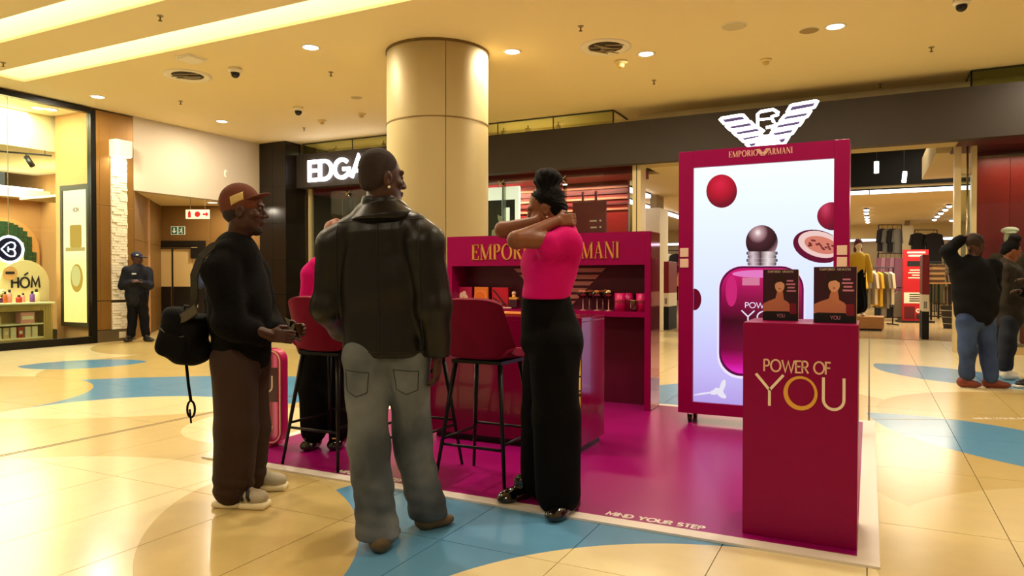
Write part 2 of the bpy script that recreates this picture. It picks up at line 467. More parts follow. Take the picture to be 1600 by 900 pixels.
def vent(x, y, label, broken=False):
    t = thing('ceiling_vent', (x, y, CEIL), label, 'vent')
    mk('rim', MB().lathe((0,0,0), [(.36,0),(.36,-.012),(.30,-.022),(.24,-.006),(.22,0)], 32, cap=False), M_TRIM, t, smooth=True)
    mk('duct_opening', MB().lathe((0,0,0), [(.24,-.002),(.24,-.006)], 28), M_VENTD, t)
    b = MB()
    for k in range(7):
        a = k * .9 + .3; r = .05 + .022 * k
        b.beam((r*math.cos(a)-.1, r*math.sin(a)-.05, -.03), (r*math.cos(a)+.12, r*math.sin(a)+.08, -.02-(.05 if broken else 0)*(k % 2)), .03, .006)
    mk('louvre', b, M_GREY, t)
vent(-9.68, 7.8, 'round ceiling air vent with a dark louvred opening left of the dome camera')
vent(-3.30, 9.45, 'round ceiling air vent with torn louvres right of the column', True)
h = thing('ceiling_hatch', (-8.86, 7.2, CEIL), 'small square sensor box on the ceiling above the round vent', 'sensor')
mk('body', MB().box(-.14, -.14, -.05, .14, .14, 0), M_TRIM, h, bevel=.02)
mk('plate', MB().box(-.16, -.16, -.012, .16, .16, 0), M_TRIM, h)
def dome(x, y, label, s=1.0):
    t = thing('dome_camera', (x, y, CEIL), label, 'camera')
    mk('base', MB().lathe((0,0,0), [(.10*s,0),(.10*s,-.05*s),(.085*s,-.07*s)], 20), M_TRIM, t, smooth=True)
    mk('dome', MB().sphere((0,0,-.085*s), .068*s, 16, 10), mat('dome_black', (20,18,16), .1), t, smooth=True)
dome(-8.70, 7.86, 'black dome security camera on the ceiling nearest the round vent')
dome(-9.64, 10.2, 'black dome security camera on the ceiling farther back, above the black pillar')
dome(.93, 9.7, 'dark dome camera at the top edge of the view over the right walkway', .9)
def flat_disc(name, x, y, r, label, cat, m):
    t = thing(name, (x, y, CEIL), label, cat)
    mk('grille', MB().lathe((0,0,0), [(r,0),(r,-.008),(r*.9,-.014)], 28), m, t, smooth=False)
    mk('rim', MB().lathe((0,0,0), [(r*1.08,0),(r*1.08,-.006),(r,-.01)], 28, cap=False), M_TRIM, t)
flat_disc('ceiling_speaker', -1.56, 9.4, .15, 'pale round ceiling speaker above the eagle emblem', 'speaker', mat('speaker_pale', (205,190,150), .7))
flat_disc('ceiling_speaker', -.72, 10.0, .12, 'darker round ceiling speaker close beside the right downlight', 'speaker', mat('speaker_tan', (160,135,85), .7))
flat_disc('ceiling_speaker', -8.18, 10.1, .1, 'small flat disc on the ceiling left of the column above the detectors', 'speaker', mat('speaker_tan2', (190,165,110), .7))
def detector(x, y, label, s=1):
    t = thing('smoke_detector', (x, y, CEIL), label, 'detector')
    mk('base', MB().lathe((0,0,0), [(.085*s,0),(.085*s,-.025*s),(.06*s,-.035*s)], 20), mat('detector_cream', (225,205,150), .5), t)
    mk('sensor_head', MB().lathe((0,0,0), [(.045*s,-.035*s),(.04*s,-.075*s),(.02*s,-.085*s)], 16), mat('detector_yellow', (205,170,95), .5), t)
detector(-3.31, 10.17, 'cream smoke detector below the torn vent', 1.2)
detector(-1.38, 11.05, 'small yellowish smoke detector above the display cabinet')
detector(-10.0, 11.25, 'left one of two smoke detectors left of the column')
detector(-8.91, 11.15, 'right one of two smoke detectors left of the column')
def sprinkler(x, y, l):
    t = thing('sprinkler', (x, y, CEIL), 'small ceiling sprinkler head ' + l, 'sprinkler', group='ceiling sprinklers')
    mk('escutcheon', MB().lathe((0,0,0), [(.04,0),(.03,-.012)], 14), M_GREY, t)
    mk('head', MB().tube([(0,0,0),(0,0,-.06)], .009, 6).lathe((0,0,-.065), [(.024,0),(.024,.006)], 12), mat('brass', (110,85,45), .4, .6), t)
for x, y, l in ((-7.78,5.88,'between the two light coves'),(-7.53,8.68,'left of the column below the bright downlight'),(-11.2,8.87,'below the round left vent'),(-10.85,11.65,'above the black pillar'),
    (-3.31,8.53,'above the torn vent'),(.75,11.5,'at the far right below the dome camera'),(-3.15,11.4,'below the smoke detector right of the column'),(-11.56,6.1,'at the far left end between the coves'),(.14,13.3,'just above the fascia right of the eagle emblem')): sprinkler(x, y, l)

# ================================================================== ROUND COLUMN
M_COLM = mat('column_panel', (174, 155, 108), .5, .2, noise=(.7, .05))
M_COLT = mat('column_seam', (120, 95, 50), .5, .5)
CX, CY, CR = -5.56, 8.68, .725
col = struct(mk('column_core', MB().lathe((CX,CY,0), [(CR-.03,0),(CR-.03,CEIL)], 48), M_COLT), 'round metal clad column rising to the ceiling')
for z0, z1 in ((0, 1.15), (1.156, 3.405), (3.415, CEIL-.035)):
    for k in range(4):
        a0 = math.radians(-49 + 90*k) + .005; a1 = a0 + PI/2 - .01
        n = 20; b = MB(); vs = []
        for i in range(n+1):
            a = a0 + (a1-a0)*i/n
            for r, z in ((CR, z0), (CR, z1), (CR-.025, z1), (CR-.025, z0)): vs.append((CX+r*math.cos(a), CY+r*math.sin(a), z))
        fs = []
        for i in range(n):
            p = 4*i; q = p+4
            for e in range(4): fs.append((p+e, q+e, q+(e+1)%4, p+(e+1)%4))
        fs += [(0,1,2,3), (4*n+3,4*n+2,4*n+1,4*n)]
        b.add(vs, fs); o = mk('cladding_panel', b, M_COLM, col)
        for p in o.data.polygons: p.use_smooth = True
        try: o.data.set_sharp_from_angle(angle=.6)
        except Exception: pass
mk('ceiling_ring', MB().lathe((CX,CY,CEIL-.035), [(CR+.005,0),(CR+.012,.0),(CR+.012,.036)], 48, cap=False), M_COLT, col)
mk('seam_ring', MB().lathe((CX,CY,3.40), [(CR-.02,0),(CR+.008,.0),(CR+.008,.018),(CR-.02,.018)], 48, cap=False), M_COLT, col)

# ================================================================== LEFT WALL: cosmetics shop front
XW = -13.1
M_BLACK = mat('black_metal', (18, 16, 14), .35, .4)
M_BRONZE = mat('bronze_panel', (138, 100, 44), .38, .35, noise=(2, .06, (1, 1, .2)))
M_BRONZE2 = mat('brown_panel', (138, 102, 52), .42, .15, noise=(2, .08, (1, 1, .3)))
M_WHITEW = mat('white_wall', (200, 186, 164), .85)
M_GLASS = glassmat('shop_glass')
win = struct(thing('window_1', (0,0,0), 'x', 'x'), 'tall black framed glass front of the cosmetics shop')
for k in ('category',): del win[k]
mk('frame', MB().box(XW-.1, 8.40, 0, XW+.02, 8.50, 4.40), M_BLACK, win)
mk('frame', MB().box(XW-.1, 3.0, 4.33, XW+.02, 8.40, 4.42), M_BLACK, win)
mk('frame', MB().box(XW-.1, 3.0, 0, XW+.03, 8.40, .13), M_BLACK, win)
mk('pane', MB().box(XW-.05, 3.0, .13, XW-.04, 8.40, 4.33), M_GLASS, win)
struct(mk('wall_left_far', MB().box(XW-.3, -9, 0, XW, 3.0, CEIL), M_WHITEW), 'white wall at the near left end')
pil = struct(mk('wall_pilaster', MB().box(XW-.4, 8.50, .23, XW-.02, 9.28, CEIL-.02), M_VENTD), 'bronze clad pilaster between shop and corridor')
for y0, y1 in ((8.505, 8.575), (8.58, 8.79), (9.14, 9.275)):
    for z0, z1 in ((.235, .785), (.80, 2.62), (2.625, CEIL-.03)):
        mk('cladding_panel', MB().box(XW-.03, y0, z0, XW, y1, z1), M_BRONZE, pil, bevel=.004)
mk('cladding_panel', MB().box(XW-.03, 8.79, 3.55, XW, 9.14, CEIL-.03), M_BRONZE, pil)
M_STONE = mat('split_stone', (232, 222, 196), .8, bump=(30, .4))
strip = MB(); rr = random.Random(3)
z = .235
while z < 3.56:
    hgt = .052
    off = rr.random() * .1; y = 8.80 - off
    while y < 9.13:
        y1 = y + .115
        a, c = max(y, 8.80), min(y1, 9.13)
        if c - a > .01 and not (.76 < z+hgt/2 < .82): strip.box(XW-.03, a+.002, z+.002, XW+.008+rr.random()*.022, c-.002, z+hgt-.002)
        y = y1
    z += hgt
stuff(mk('stone_strip', strip, M_STONE, pil))
M_STEEL = mat('brushed_steel', (128, 112, 84), .35, .7)
mk('kick_plate', MB().box(XW-.4, 8.50, 0, XW+.015, 9.28, .225), M_STEEL, pil)
mk('socket_plate', MB().box(XW+.015, 8.93, .06, XW+.03, 9.07, .18), mat('socket_white', (205,195,165), .4), pil, bevel=.005)
lamp = thing('wall_lamp', (XW, 8.945, 3.58), 'white box wall lamp shining down the stone strip of the pilaster', 'wall lamp')
mk('housing', MB().box(0, -.175, .01, .2, .175, .32), mat('lamp_white', (235,225,200), .5), lamp, bevel=.006)
mk('lens', MB().box(.015, -.16, .0, .185, .16, .012), emat('lamp_lens', (255,240,205), 7), lamp)
area('wall_lamp_light', (.11, 0, -.02), .3, 9, (1,.88,.62), lamp, shape='RECTANGLE', size_y=.1)
# bulkhead and corridor beyond
struct(mk('wall_bulkhead', MB().box(XW-.25, 9.28, 2.98, XW, 12.55, CEIL), M_WHITEW), 'white bulkhead wall above the exit corridor')
struct(mk('ceiling_corridor', MB().prismz([(-13.35,9.28),(-13.35,12.7),(-17,12.7),(-17,9.28)][::-1], 2.98, 3.03), M_CEIL), 'low cream soffit of the exit corridor')
def wallseg(name, a, b, z0, z1, t, m, label, parent=None):
    ax, ay = a; bx, by = b; L = math.hypot(bx-ax, by-ay); nx, ny = (by-ay)/L, -(bx-ax)/L     # right-hand normal = visible side
    o = mk(name, MB().prismz([(ax,ay),(bx,by),(bx-nx*t,by-ny*t),(ax-nx*t,ay-ny*t)], z0, z1), m, parent)
    return struct(o, label) if parent is None else o
A_, B_, C_ = (-15.4, 11.6), (-14.30, 12.15), (-13.12, 12.6)
ch = wallseg('wall_chamfer', (XW-.02, 9.28), A_, .0, 2.98, .1, mat('panel_gap', (70,50,25), .6), 'angled brown panelled wall behind the guard')
def along(a, b, t): return (a[0]+(b[0]-a[0])*t, a[1]+(b[1]-a[1])*t)
def panel_on(parent, a, b, z0, z1, proud, m, name, inset=.004):
    L = math.hypot(b[0]-a[0], b[1]-a[1]); dx, dy = (b[0]-a[0])/L, (b[1]-a[1])/L; nx, ny = dy, -dx
    p = [(a[0]+dx*inset, a[1]+dy*inset), (b[0]-dx*inset, b[1]-dy*inset)]
    q = [p[0], p[1], (p[1][0]+nx*proud, p[1][1]+ny*proud), (p[0][0]+nx*proud, p[0][1]+ny*proud)]
    return mk(name, MB().prismz(q[::-1], z0+inset, z1-inset), m, parent)
for t0, t1 in ((0, .33), (.33, .7), (.7, 1)):
    for z0, z1 in ((0, .79), (.79, 2.0), (2.0, 2.98)):
        panel_on(ch, along((XW-.02, 9.28), A_, t0), along((XW-.02, 9.28), A_, t1), z0, z1, .02, M_BRONZE2, 'cladding_panel')
bw = wallseg('wall_corridor', A_, B_, 0, 2.98, .1, MATS['panel_gap'], 'brown panelled back wall with the exit doors')
panel_on(bw, along(A_, B_, 0), along(A_, B_, 1), 2.12, 2.98, .012, M_BRONZE2, 'cladding_panel')
panel_on(bw, along(A_, B_, .9), along(A_, B_, 1), 0, 2.12, .012, M_BRONZE2, 'cladding_panel')
bw2 = wallseg('wall_corridor_end', B_, C_, 0, 2.98, .1, MATS['panel_gap'], 'brown panelled wall beside the black pillar')
for z0, z1 in ((0, .79), (.79, 2.0), (2.0, 2.98)): panel_on(bw2, B_, C_, z0, z1, .012, M_BRONZE2, 'cladding_panel')
# exit doors
L_ab = math.hypot(B_[0]-A_[0], B_[1]-A_[1]); ang = math.atan2(B_[1]-A_[1], B_[0]-A_[0])
dr = thing('door_1', (A_[0], A_[1], 0), 'black framed double exit doors with cream upper panels', 'door', ang); del dr['category']; struct(dr)
M_DCREAM = mat('door_cream', (228, 200, 138), .45); M_DBLK = mat('door_black', (26, 20, 14), .5)
mk('frame', MB().box(-.02, -.06, 2.0, 1.11, .0, 2.13), M_DBLK, dr)
mk('frame', MB().box(.93, -.06, 0, 1.11, .0, 2.0), M_DBLK, dr)
for x0, x1 in ((0, .29), (.33, .80)):
    d = mk('door_leaf', MB().box(x0, -.045, .02, x1, -.005, 1.98), M_DCREAM, dr, bevel=.004)
    mk('kick_panel', MB().box(x0+.01, -.055, .04, x1-.01, -.045, 1.02), M_DBLK, d)
mk('edge_strip', MB().box(.29, -.05, .02, .325, 0, 1.98), M_DBLK, dr)
mk('side_panel', MB().box(.81, -.045, .02, .93, -.005, 1.98), M_DCREAM, dr)
mk('door_closer', MB().box(.78, -.12, 1.70, .93, -.045, 1.96), M_DBLK, dr, bevel=.01)
mk('closer_rail', MB().box(.0, -.09, 1.93, .78, -.06, 1.98), mat('rail_grey', (90,80,60), .4, .5), dr)
# exit signs
M_SGREEN = mat('sign_green', (26, 92, 48), .5, emit=(26,92,48), es=.25); M_SWHITE = mat('sign_white', (236, 230, 205), .5, emit=(236,230,205), es=.25)
M_SRED = mat('sign_red', (196, 24, 24), .5)
es = thing('exit_sign', along(A_, B_, .22) + (2.28,), 'green and white emergency exit sign with arrow and running man over the doors', 'sign', ang)
for k in (0, 1):
    p = mk('sign_plate', MB().box(k*.175, -.03, 0, k*.175+.165, -.012, .2), M_SWHITE, es)
    mk('green_field', MB().box(k*.175+.012, -.034, .012, k*.175+.153, -.03, .188), M_SGREEN, p)
    b = MB()
    if k == 0:
        b.prism([(.0825,.03),(.135,.09),(.1,.09),(.1,.165),(.065,.165),(.065,.09),(.03,.09)], -.038, -.034)
    else:
        b.prism(circ(.27,.155,.014,10), -.038, -.034); b.ribbon([(.262,.135),(.25,.09),(.28,.06),(.27,.03)], .018, -.038, -.034)
        b.ribbon([(.25,.09),(.225,.06),(.2,.055)], .018, -.038, -.034); b.ribbon([(.215,.12),(.235,.13),(.262,.125),(.285,.1)], .014, -.038, -.034)
    mk('pictogram', b, M_SWHITE, p)
hs = thing('hanging_sign', (-13.32, 10.66, 2.52), 'white hanging fire sign with three red symbols under the corridor soffit', 'sign', YAW)
for k in range(3):
    p = mk('sign_plate', MB().box(k*.175, -.012, 0, k*.175+.168, .012, .2), M_SWHITE, hs)
    b = MB(); o = k*.175 + .084
    if k == 0: b.prism([(o-.03,.03),(o+.03,.03),(o+.03,.13),(o+.012,.17),(o-.012,.17),(o-.03,.13)], -.016, -.012)
    elif k == 1: b.prism(circ(o, .1, .06, 20), -.016, -.012)
    else: b.prism([(o+.065,.1),(o+.01,.16),(o+.01,.118),(o-.06,.118),(o-.06,.082),(o+.01,.082),(o+.01,.04)], -.016, -.012)
    mk('pictogram', b, M_SRED, p)
mk('hanger_wire', MB().tube([(.1,0,.2),(.1,0,.46)], .004, 5), M_GREY, hs); mk('hanger_wire', MB().tube([(.42,0,.2),(.42,0,.46)], .004, 5), M_GREY, hs)
dl = thing('corridor_downlight', (-13.6, 11.6, 2.98), 'small round downlight in the corridor soffit above the hanging fire sign', 'ceiling light')
link('trim_ring', ring_me, None, dl); link('lens', lens_me, None, dl); area('corridor_lamp', (0,0,-.03), .18, 26, WARM, dl)
wd = thing('wall_detector', (XW, 11.55, 3.6), 'small oval sensor on the white bulkhead wall', 'sensor', 0)
mk('body', MB().sphere((0.0,0,0), .07, 14, 8, (.4,.7,1.2)), M_WHITEW, wd, smooth=True)
mk('bezel', MB().sphere((.005,0,0), .08, 14, 8, (.25,.7,1.2)), M_TRIM, wd, smooth=True)

# ================================================================== BLACK STONE PILLAR
M_BSTONE = mat('black_granite', (30, 24, 18), .22, noise=(14, .3))
pl = struct(mk('pillar_core', MB().box(-13.09, 12.56, 0, -12.27, 13.24, CEIL-.005).box(-13.09, 13.24, 0, -12.3, 14.6, CEIL-.005), mat('pillar_gap', (70, 58, 38), .6)), 'black granite pillar at the left end of the store front')
for z0, z1 in ((0,.84),(.84,1.66),(1.66,2.52),(2.52,3.4),(3.4,CEIL-.01)):
    for x0, x1 in ((-13.10,-12.68),(-12.68,-12.26)):
        mk('stone_slab', MB().box(x0+.003, 12.545, z0+.003, x1-.003, 12.565, z1-.003), M_BSTONE, pl)
    for y0, y1 in ((12.55,12.9),(12.9,13.24)):
        mk('stone_slab', MB().box(-12.275, y0+.003, z0+.003, -12.255, y1-.003, z1-.003), M_BSTONE, pl)
# ================================================================== PROMOTION STAND
M_MAG = mat('magenta_lacquer', (142, 0, 72), .36, spec=.2)
M_MAGD = mat('magenta_dark', (128, 0, 46), .35)
M_CARPET = mat('magenta_vinyl', (146, 6, 100), .30, noise=(.8, .05), spec=.4)
M_TAPE = mat('white_tape', (232, 224, 214), .4)
cp = thing('floor_mat', (0, 0, 0), 'large magenta vinyl floor mat of the perfume stand with a white border', 'floor mat')
mk('vinyl_sheet', MB().box(-4.02, 3.49, .0, -.04, 6.76, .010), M_CARPET, cp)
for b in (MB().box(-4.11, 3.40, 0, .05, 3.49, .011), MB().box(-4.11, 6.76, 0, .05, 6.85, .011),
          MB().box(-4.11, 3.49, 0, -4.02, 6.76, .011), MB().box(-.04, 3.49, 0, .05, 6.76, .011)):
    mk('border_tape', b, M_TAPE, cp)
def floor_text(s, x0, y0, x1, h, m, parent, w, flip=False, rot=0):
    b = text(MB(), s, SANS, 0, 0, x1-x0, h, w, 0, .001)
    o = mk('warning_lettering', b, m, parent)
    o.rotation_euler = (-PI/2 if False else -PI/2, 0, rot); return o
def lay_text(s, x, y, length, h, w, rz, z=.0105):
    b = text(MB(), s, SANS, 0, 0, length, h, w, 0, .0012, gap=.2)
    b.v = [(p[0], p[2], z + .0012 - p[1]) for p in b.v]; b.f = [f[::-1] if False else f for f in b.f]
    return mk('warning_lettering', b, M_TAPE, cp, loc=(x, y, 0), rot=(0, 0, rz))
fs_ = thing('floor_sticker', (.03, 6.985, 0), 'thin pale floor tape with small white lettering at the right of the mat', 'floor tape', YAW)
mk('tape_line', MB().box(0, -.006, 0, 1.9, .006, .0012), mat('tape_dull', (206,190,140), .5), fs_)
b = text(MB(), 'MIND YOUR STEP', SANS, .92, .01, 1.45, .045, .011, 0, .0012, gap=.2); b.v = [(p[0], p[2], .0025-p[1]) for p in b.v]
mk('sticker_lettering', b, M_TAPE, fs_)
lay_text('MIND YOUR STEP', -1.22, 3.515, .50, .052, .012, 0)
lay_text('MIND YOUR STEP', -3.02, 3.515, .50, .052, .012, 0)
lay_text('MIND YOUR STEP', -.065, 4.6, .50, .052, .012, PI/2)

# ---- plinth with POWER OF YOU
PX0, PX1, PY0, PY1, PH = -.543, -.042, 3.565, 3.965, 1.033
pd = thing('plinth', ((PX0+PX1)/2, (PY0+PY1)/2, .010), 'tall magenta plinth with the words power of you', 'plinth')
hw, hd = (PX1-PX0)/2, (PY1-PY0)/2
mk('body', MB().box(-hw, -hd, 0, hw, hd, PH-.01), M_MAG, pd, bevel=.003)
M_ROSE = mat('rose_gold', (242, 200, 172), .4, .1); M_GOLD = mat('gold_foil', (240, 182, 84), .28, .55)
M_IVORY = mat('ivory_letter', (248, 230, 206), .4)
b = text(MB(), 'POWER OF', SANS, -.153, .792, .137, .057, .0075, -hd-.004, -hd)
mk('lettering', b, M_ROSE, pd)
b = MB(); zb, hh = .628, .150
text(b, 'Y', SANS, -.19, zb, -.066, hh, .0125, -hd-.005, -hd); mk('lettering', b, M_IVORY, pd); b = MB()
b.ribbon([(.107, zb+hh), (.107, zb+.05)] + arc(.150, zb+.05, .043, .045, PI, 2*PI) + [(.193, zb+.05), (.193, zb+hh)], .0125, -hd-.005, -hd)
mk('lettering', b, M_IVORY, pd)
b = MB()
pts = [(.010+.066*math.cos(a), zb+.072+.072*math.sin(a), .011+.010*(.5+.5*math.cos(a+2.2))) for a in [2*PI*i/40 for i in range(40)]]
b.ribbon(pts, .014, -hd-.007, -hd, True)
mk('ring_letter', b, M_GOLD, pd)['label'] = 'gold ring forming the letter o'
# ---- two carton displays on the plinth
def print_mat(name, build):
    m = bpy.data.materials.new(name); m.use_nodes = True; return m
M_CART = mat('carton_plum', (58, 8, 34), .3); M_SKIN_P = mat('print_skin', (205, 130, 98), .4); M_SKIN_P2 = mat('print_skin_light', (232, 172, 140), .4)
M_HAIR_P = mat('print_hair', (46, 8, 14), .4); M_BLK_P = mat('print_black', (14, 8, 10), .4); M_PINKT = mat('print_pink_text', (216, 140, 170), .5)
M_CREAM_S = mat('carton_cream_side', (215, 195, 160), .4)
M_PLUM_P = mat('print_plum', (130, 12, 40), .4)
def carton(x, y, w, h, d, rz, label):
    t = thing('perfume_carton', (x, y, .010+PH-.01+.0005), label, 'box', rz, 'cartons on the plinth')
    mk('box', MB().box(-w/2, -d/2, 0, w/2, d/2, h), M_CART, t, bevel=.002)
    mk('side_panel', MB().box(w/2, -d/2+.004, .004, w/2+.001, d/2-.004, h-.004), M_CREAM_S, t)
    f = -d/2
    P = lambda px, pz: ((px-.5)*w, pz*h)
    hair = [P(.26,.56),P(.34,.50),P(.44,.54),P(.56,.48),P(.70,.50),P(.74,.70),P(.66,.88),P(.48,.925),P(.32,.88),P(.23,.72)]
    mk('printed_hair', MB().prism(hair, f-.0006, f), M_HAIR_P, t)
    body = [P(.0,.16),P(.78,.16),P(.80,.28),P(.72,.36),P(.60,.41),P(.57,.57),P(.41,.57),P(.36,.43),P(.16,.38),P(.02,.33)]
    mk('printed_shoulders', MB().prism(body, f-.001, f-.0005), M_SKIN_P, t)
    face = circ(*P(.48,.675), .135*w, 18, rz=.125*h)
    mk('printed_face', MB().prism(face, f-.0014, f-.001), M_SKIN_P2, t)
    mk('printed_fringe', MB().prism([P(.33,.70),P(.40,.745),P(.52,.76),P(.60,.72),P(.61,.84),P(.50,.9),P(.36,.86)], f-.0018, f-.0014), M_HAIR_P, t)
    mk('printed_lips', MB().prism(circ(*P(.48,.622), .028*w, 10, rz=.010*h), f-.0020, f-.0014), M_PLUM_P, t)
    mk('printed_top', MB().prism([P(0,0),P(1,0),P(1,.12),P(.72,.18),P(.1,.18),P(0,.16)], f-.0014, f-.001), M_BLK_P, t)
    b = MB(); x0, z0 = P(.40,.06); x1, _ = P(.62,.06); text(b, 'YOU', SANS, x0, z0, x1, .065*h, .0022, f-.0020, f-.0014); mk('lettering', b, M_PINKT, t)
    b = MB()
    for k, (a, c) in enumerate(((.68,.86),(.66,.92),(.70,.9),(.68,.94))):
        x0, z0 = P(a,.76-.065*k); x1, _ = P(c,0); b.box(x0, f-.001, z0, x1, f, z0+.03*h)
    mk('printed_copy', b, M_PINKT, t)
    mk('printed_bottle', MB().prism(rrect(*P(.76,.13), *P(.95,.34), .02*w+.004), f-.0018, f-.001), M_PLUM_P, t)
    b = MB(); x0, z0 = P(.14,.935); x1, _ = P(.86,0); text(b, 'EMPORIO ARMANI', SERIF, x0, z0, x1, .04*h, .002, f-.001, f); mk('brand_lettering', b, M_IVORY, t)
    return t
carton(-.398, 3.80, .165, .255, .06, .06, 'left of two dark perfume cartons with a portrait, set further back on the plinth')
carton(-.145, 3.715, .185, .265, .06, 0, 'right of two dark perfume cartons with a portrait, at the front of the plinth')

# ---- light cabinet
LX0, LX1, LY0, LY1, LZ0, LZ1 = -1.455, -.140, 6.05, 6.38, .095, 2.312
lc = thing('light_cabinet', ((LX0+LX1)/2, LY0, .010), 'tall magenta display cabinet with a lit perfume picture', 'display cabinet')
ox = (LX0+LX1)/2
def bx(x0, y0, z0, x1, y1, z1): return MB().box(x0-ox, y0-LY0, z0-.01, x1-ox, y1-LY0, z1-.01)
SX0, SX1, SZ0, SZ1 = -1.333, -.250, .192, 2.172
mk('frame_side', bx(LX0, LY0, LZ0, SX0, LY1, LZ1), M_MAG, lc, bevel=.003)
mk('frame_side', bx(SX1, LY0, LZ0, LX1, LY1, LZ1), M_MAG, lc, bevel=.003)
mk('frame_top', bx(SX0, LY0, SZ1, SX1, LY1, LZ1), M_MAG, lc)
mk('frame_bottom', bx(SX0, LY0, LZ0, SX1, LY1, SZ0), M_MAG, lc)
mk('back_panel', bx(SX0, LY1-.03, SZ0, SX1, LY1, SZ1), M_MAG, lc)
def screen_mat():
    m = bpy.data.materials.new('backlit_print'); m.use_nodes = True; nt = m.node_tree; b = nt.nodes['Principled BSDF']
    tc = nt.nodes.new('ShaderNodeTexCoord'); sp = nt.nodes.new('ShaderNodeSeparateXYZ'); nt.links.new(tc.outputs['Generated'], sp.inputs[0])
    cr = nt.nodes.new('ShaderNodeValToRGB'); e = cr.color_ramp.elements
    e[0].position = 0; e[0].color = lin((168,148,214)); e[1].position = 1; e[1].color = lin((232,242,246))
    k = cr.color_ramp.elements.new(.14); k.color = lin((186,176,232)); k = cr.color_ramp.elements.new(.45); k.color = lin((204,214,244))
    nt.links.new(sp.outputs['Z'], cr.inputs[0])
    b.inputs['Base Color'].default_value = (0,0,0,1); b.inputs['Roughness'].default_value = .25
    nt.links.new(cr.outputs[0], b.inputs['Emission Color']); b.inputs['Emission Strength'].default_value = 1.0
    return m
mk('lit_screen', bx(SX0, LY0+.035, SZ0, SX1, LY0+.05, SZ1), screen_mat(), lc)
SY = .035
def scr(u, v):     # photograph position on the lit print -> cabinet-local x,z
    u0, u1 = 1083., 1304.; x = None
    # plane Y = LY0+.035
    ru = (u-800)/1110; rv = (433-v)/1110
    dy = cy_ + ru*sy_; dx = -sy_ + ru*cy_
    d = (LY0+SY)/dy
    return (d*dx - ox, EYE + rv*d - .01)
def pe(name, col, es=.9, rough=.3): return mat(name, (0,0,0), rough, emit=col, es=es, spec=.3)
E_PLUM = pe('lit_plum', (176, 10, 44)); E_PLUM2 = pe('lit_plum_dark', (98, 4, 34)); E_MAGENTA = pe('lit_bottle', (150, 4, 74)); E_MAG2 = pe('lit_bottle_bright', (212, 24, 150))
E_DARK = pe('lit_dark', (42, 2, 24)); E_LIL = pe('lit_lilac', (236, 222, 246)); E_CHR = pe('lit_chrome', (120, 84, 92)); E_CHRD = pe('lit_chrome_dark', (46, 16, 26)); E_SEED = pe('lit_seed', (196, 120, 108)); E_FLESH = pe('lit_flesh', (232, 196, 190))
def grad_mat(name, stops, axis='Z', es=.9, centre=None):
    m = bpy.data.materials.new(name); m.use_nodes = True; nt = m.node_tree; b = nt.nodes['Principled BSDF']
    tc = nt.nodes.new('ShaderNodeTexCoord'); cr = nt.nodes.new('ShaderNodeValToRGB')
    if centre:
        v = nt.nodes.new('ShaderNodeVectorMath'); v.operation = 'DISTANCE'; v.inputs[1].default_value = centre
        mu = nt.nodes.new('ShaderNodeVectorMath'); mu.operation = 'MULTIPLY'; mu.inputs[1].default_value = (1,0,1)
        nt.links.new(tc.outputs['Generated'], mu.inputs[0]); nt.links.new(mu.outputs[0], v.inputs[0]); nt.links.new(v.outputs['Value'], cr.inputs[0])
    else:
        sp = nt.nodes.new('ShaderNodeSeparateXYZ'); nt.links.new(tc.outputs['Generated'], sp.inputs[0]); nt.links.new(sp.outputs[axis], cr.inputs[0])
    els = cr.color_ramp.elements
    els[0].position = stops[0][0]; els[0].color = lin(stops[0][1]); els[1].position = stops[-1][0]; els[1].color = lin(stops[-1][1])
    for p, c in stops[1:-1]:
        e = els.new(p); e.color = lin(c)
    b.inputs['Base Color'].default_value = (0,0,0,1); b.inputs['Roughness'].default_value = .25
    nt.links.new(cr.outputs[0], b.inputs['Emission Color']); b.inputs['Emission Strength'].default_value = es
    return m
def flat(name, poly, lay, m):
    f = SY - .001*lay
    return mk(name, MB().prism(poly, f-.0008, SY+.0), m, lc)
def pix(L): return [scr(*p) for p in L]
def pcirc(u, v, r, n=28, rv=None, rot=0):
    rv = rv or r; out = []
    for i in range(n):
        a = -2*PI*i/n; x = r*math.cos(a); y = rv*math.sin(a)
        out.append(scr(u + x*math.cos(rot)-y*math.sin(rot), v + x*math.sin(rot)+y*math.cos(rot)))
    return out
flat('printed_plum', pcirc(1127, 299, 24, rv=26), 1, grad_mat('lit_plum_g', [(0,(214,26,66)),(.35,(176,6,40)),(.62,(112,0,34))], centre=(.45,0,.7)))
p = pcirc(1300, 338, 24, rv=22); p = [(min(q[0], SX1-ox-.001), q[1]) for q in p]
flat('printed_plum', p, 1, grad_mat('lit_plum_g2', [(0,(200,60,96)),(.4,(150,10,50)),(.8,(96,0,34))], centre=(.5,0,.8)))
p = pcirc(1278, 385, 40, rv=25, rot=.25); p = [(min(q[0], SX1-ox-.001), q[1]) for q in p]
flat('printed_fruit_rind', p, 1, pe('lit_rind', (96, 10, 44)))
p = pcirc(1281, 382, 35, rv=20, rot=.25); p = [(min(q[0], SX1-ox-.001), q[1]) for q in p]
flat('printed_fruit_flesh', p, 2, E_FLESH)
p = pcirc(1283, 383, 27, rv=13, rot=.25); p = [(min(q[0], SX1-ox-.001), q[1]) for q in p]
flat('printed_fruit_seeds', p, 3, mat('lit_seed_m', (0,0,0), .4, emit=(206,120,100), es=.9))
_q = random.Random(11)
for _k in range(16):
    _a = _q.random()*6.28; _r = _q.random()**.5
    _u, _v = 1281 + 20*_r*math.cos(_a), 383 + 9*_r*math.sin(_a) + .12*20*_r*math.cos(_a)
    flat('printed_seed', pcirc(_u, _v, 2.6, 8, 1.6, .4), 4, pe('lit_seed_dark', (110, 40, 44)))
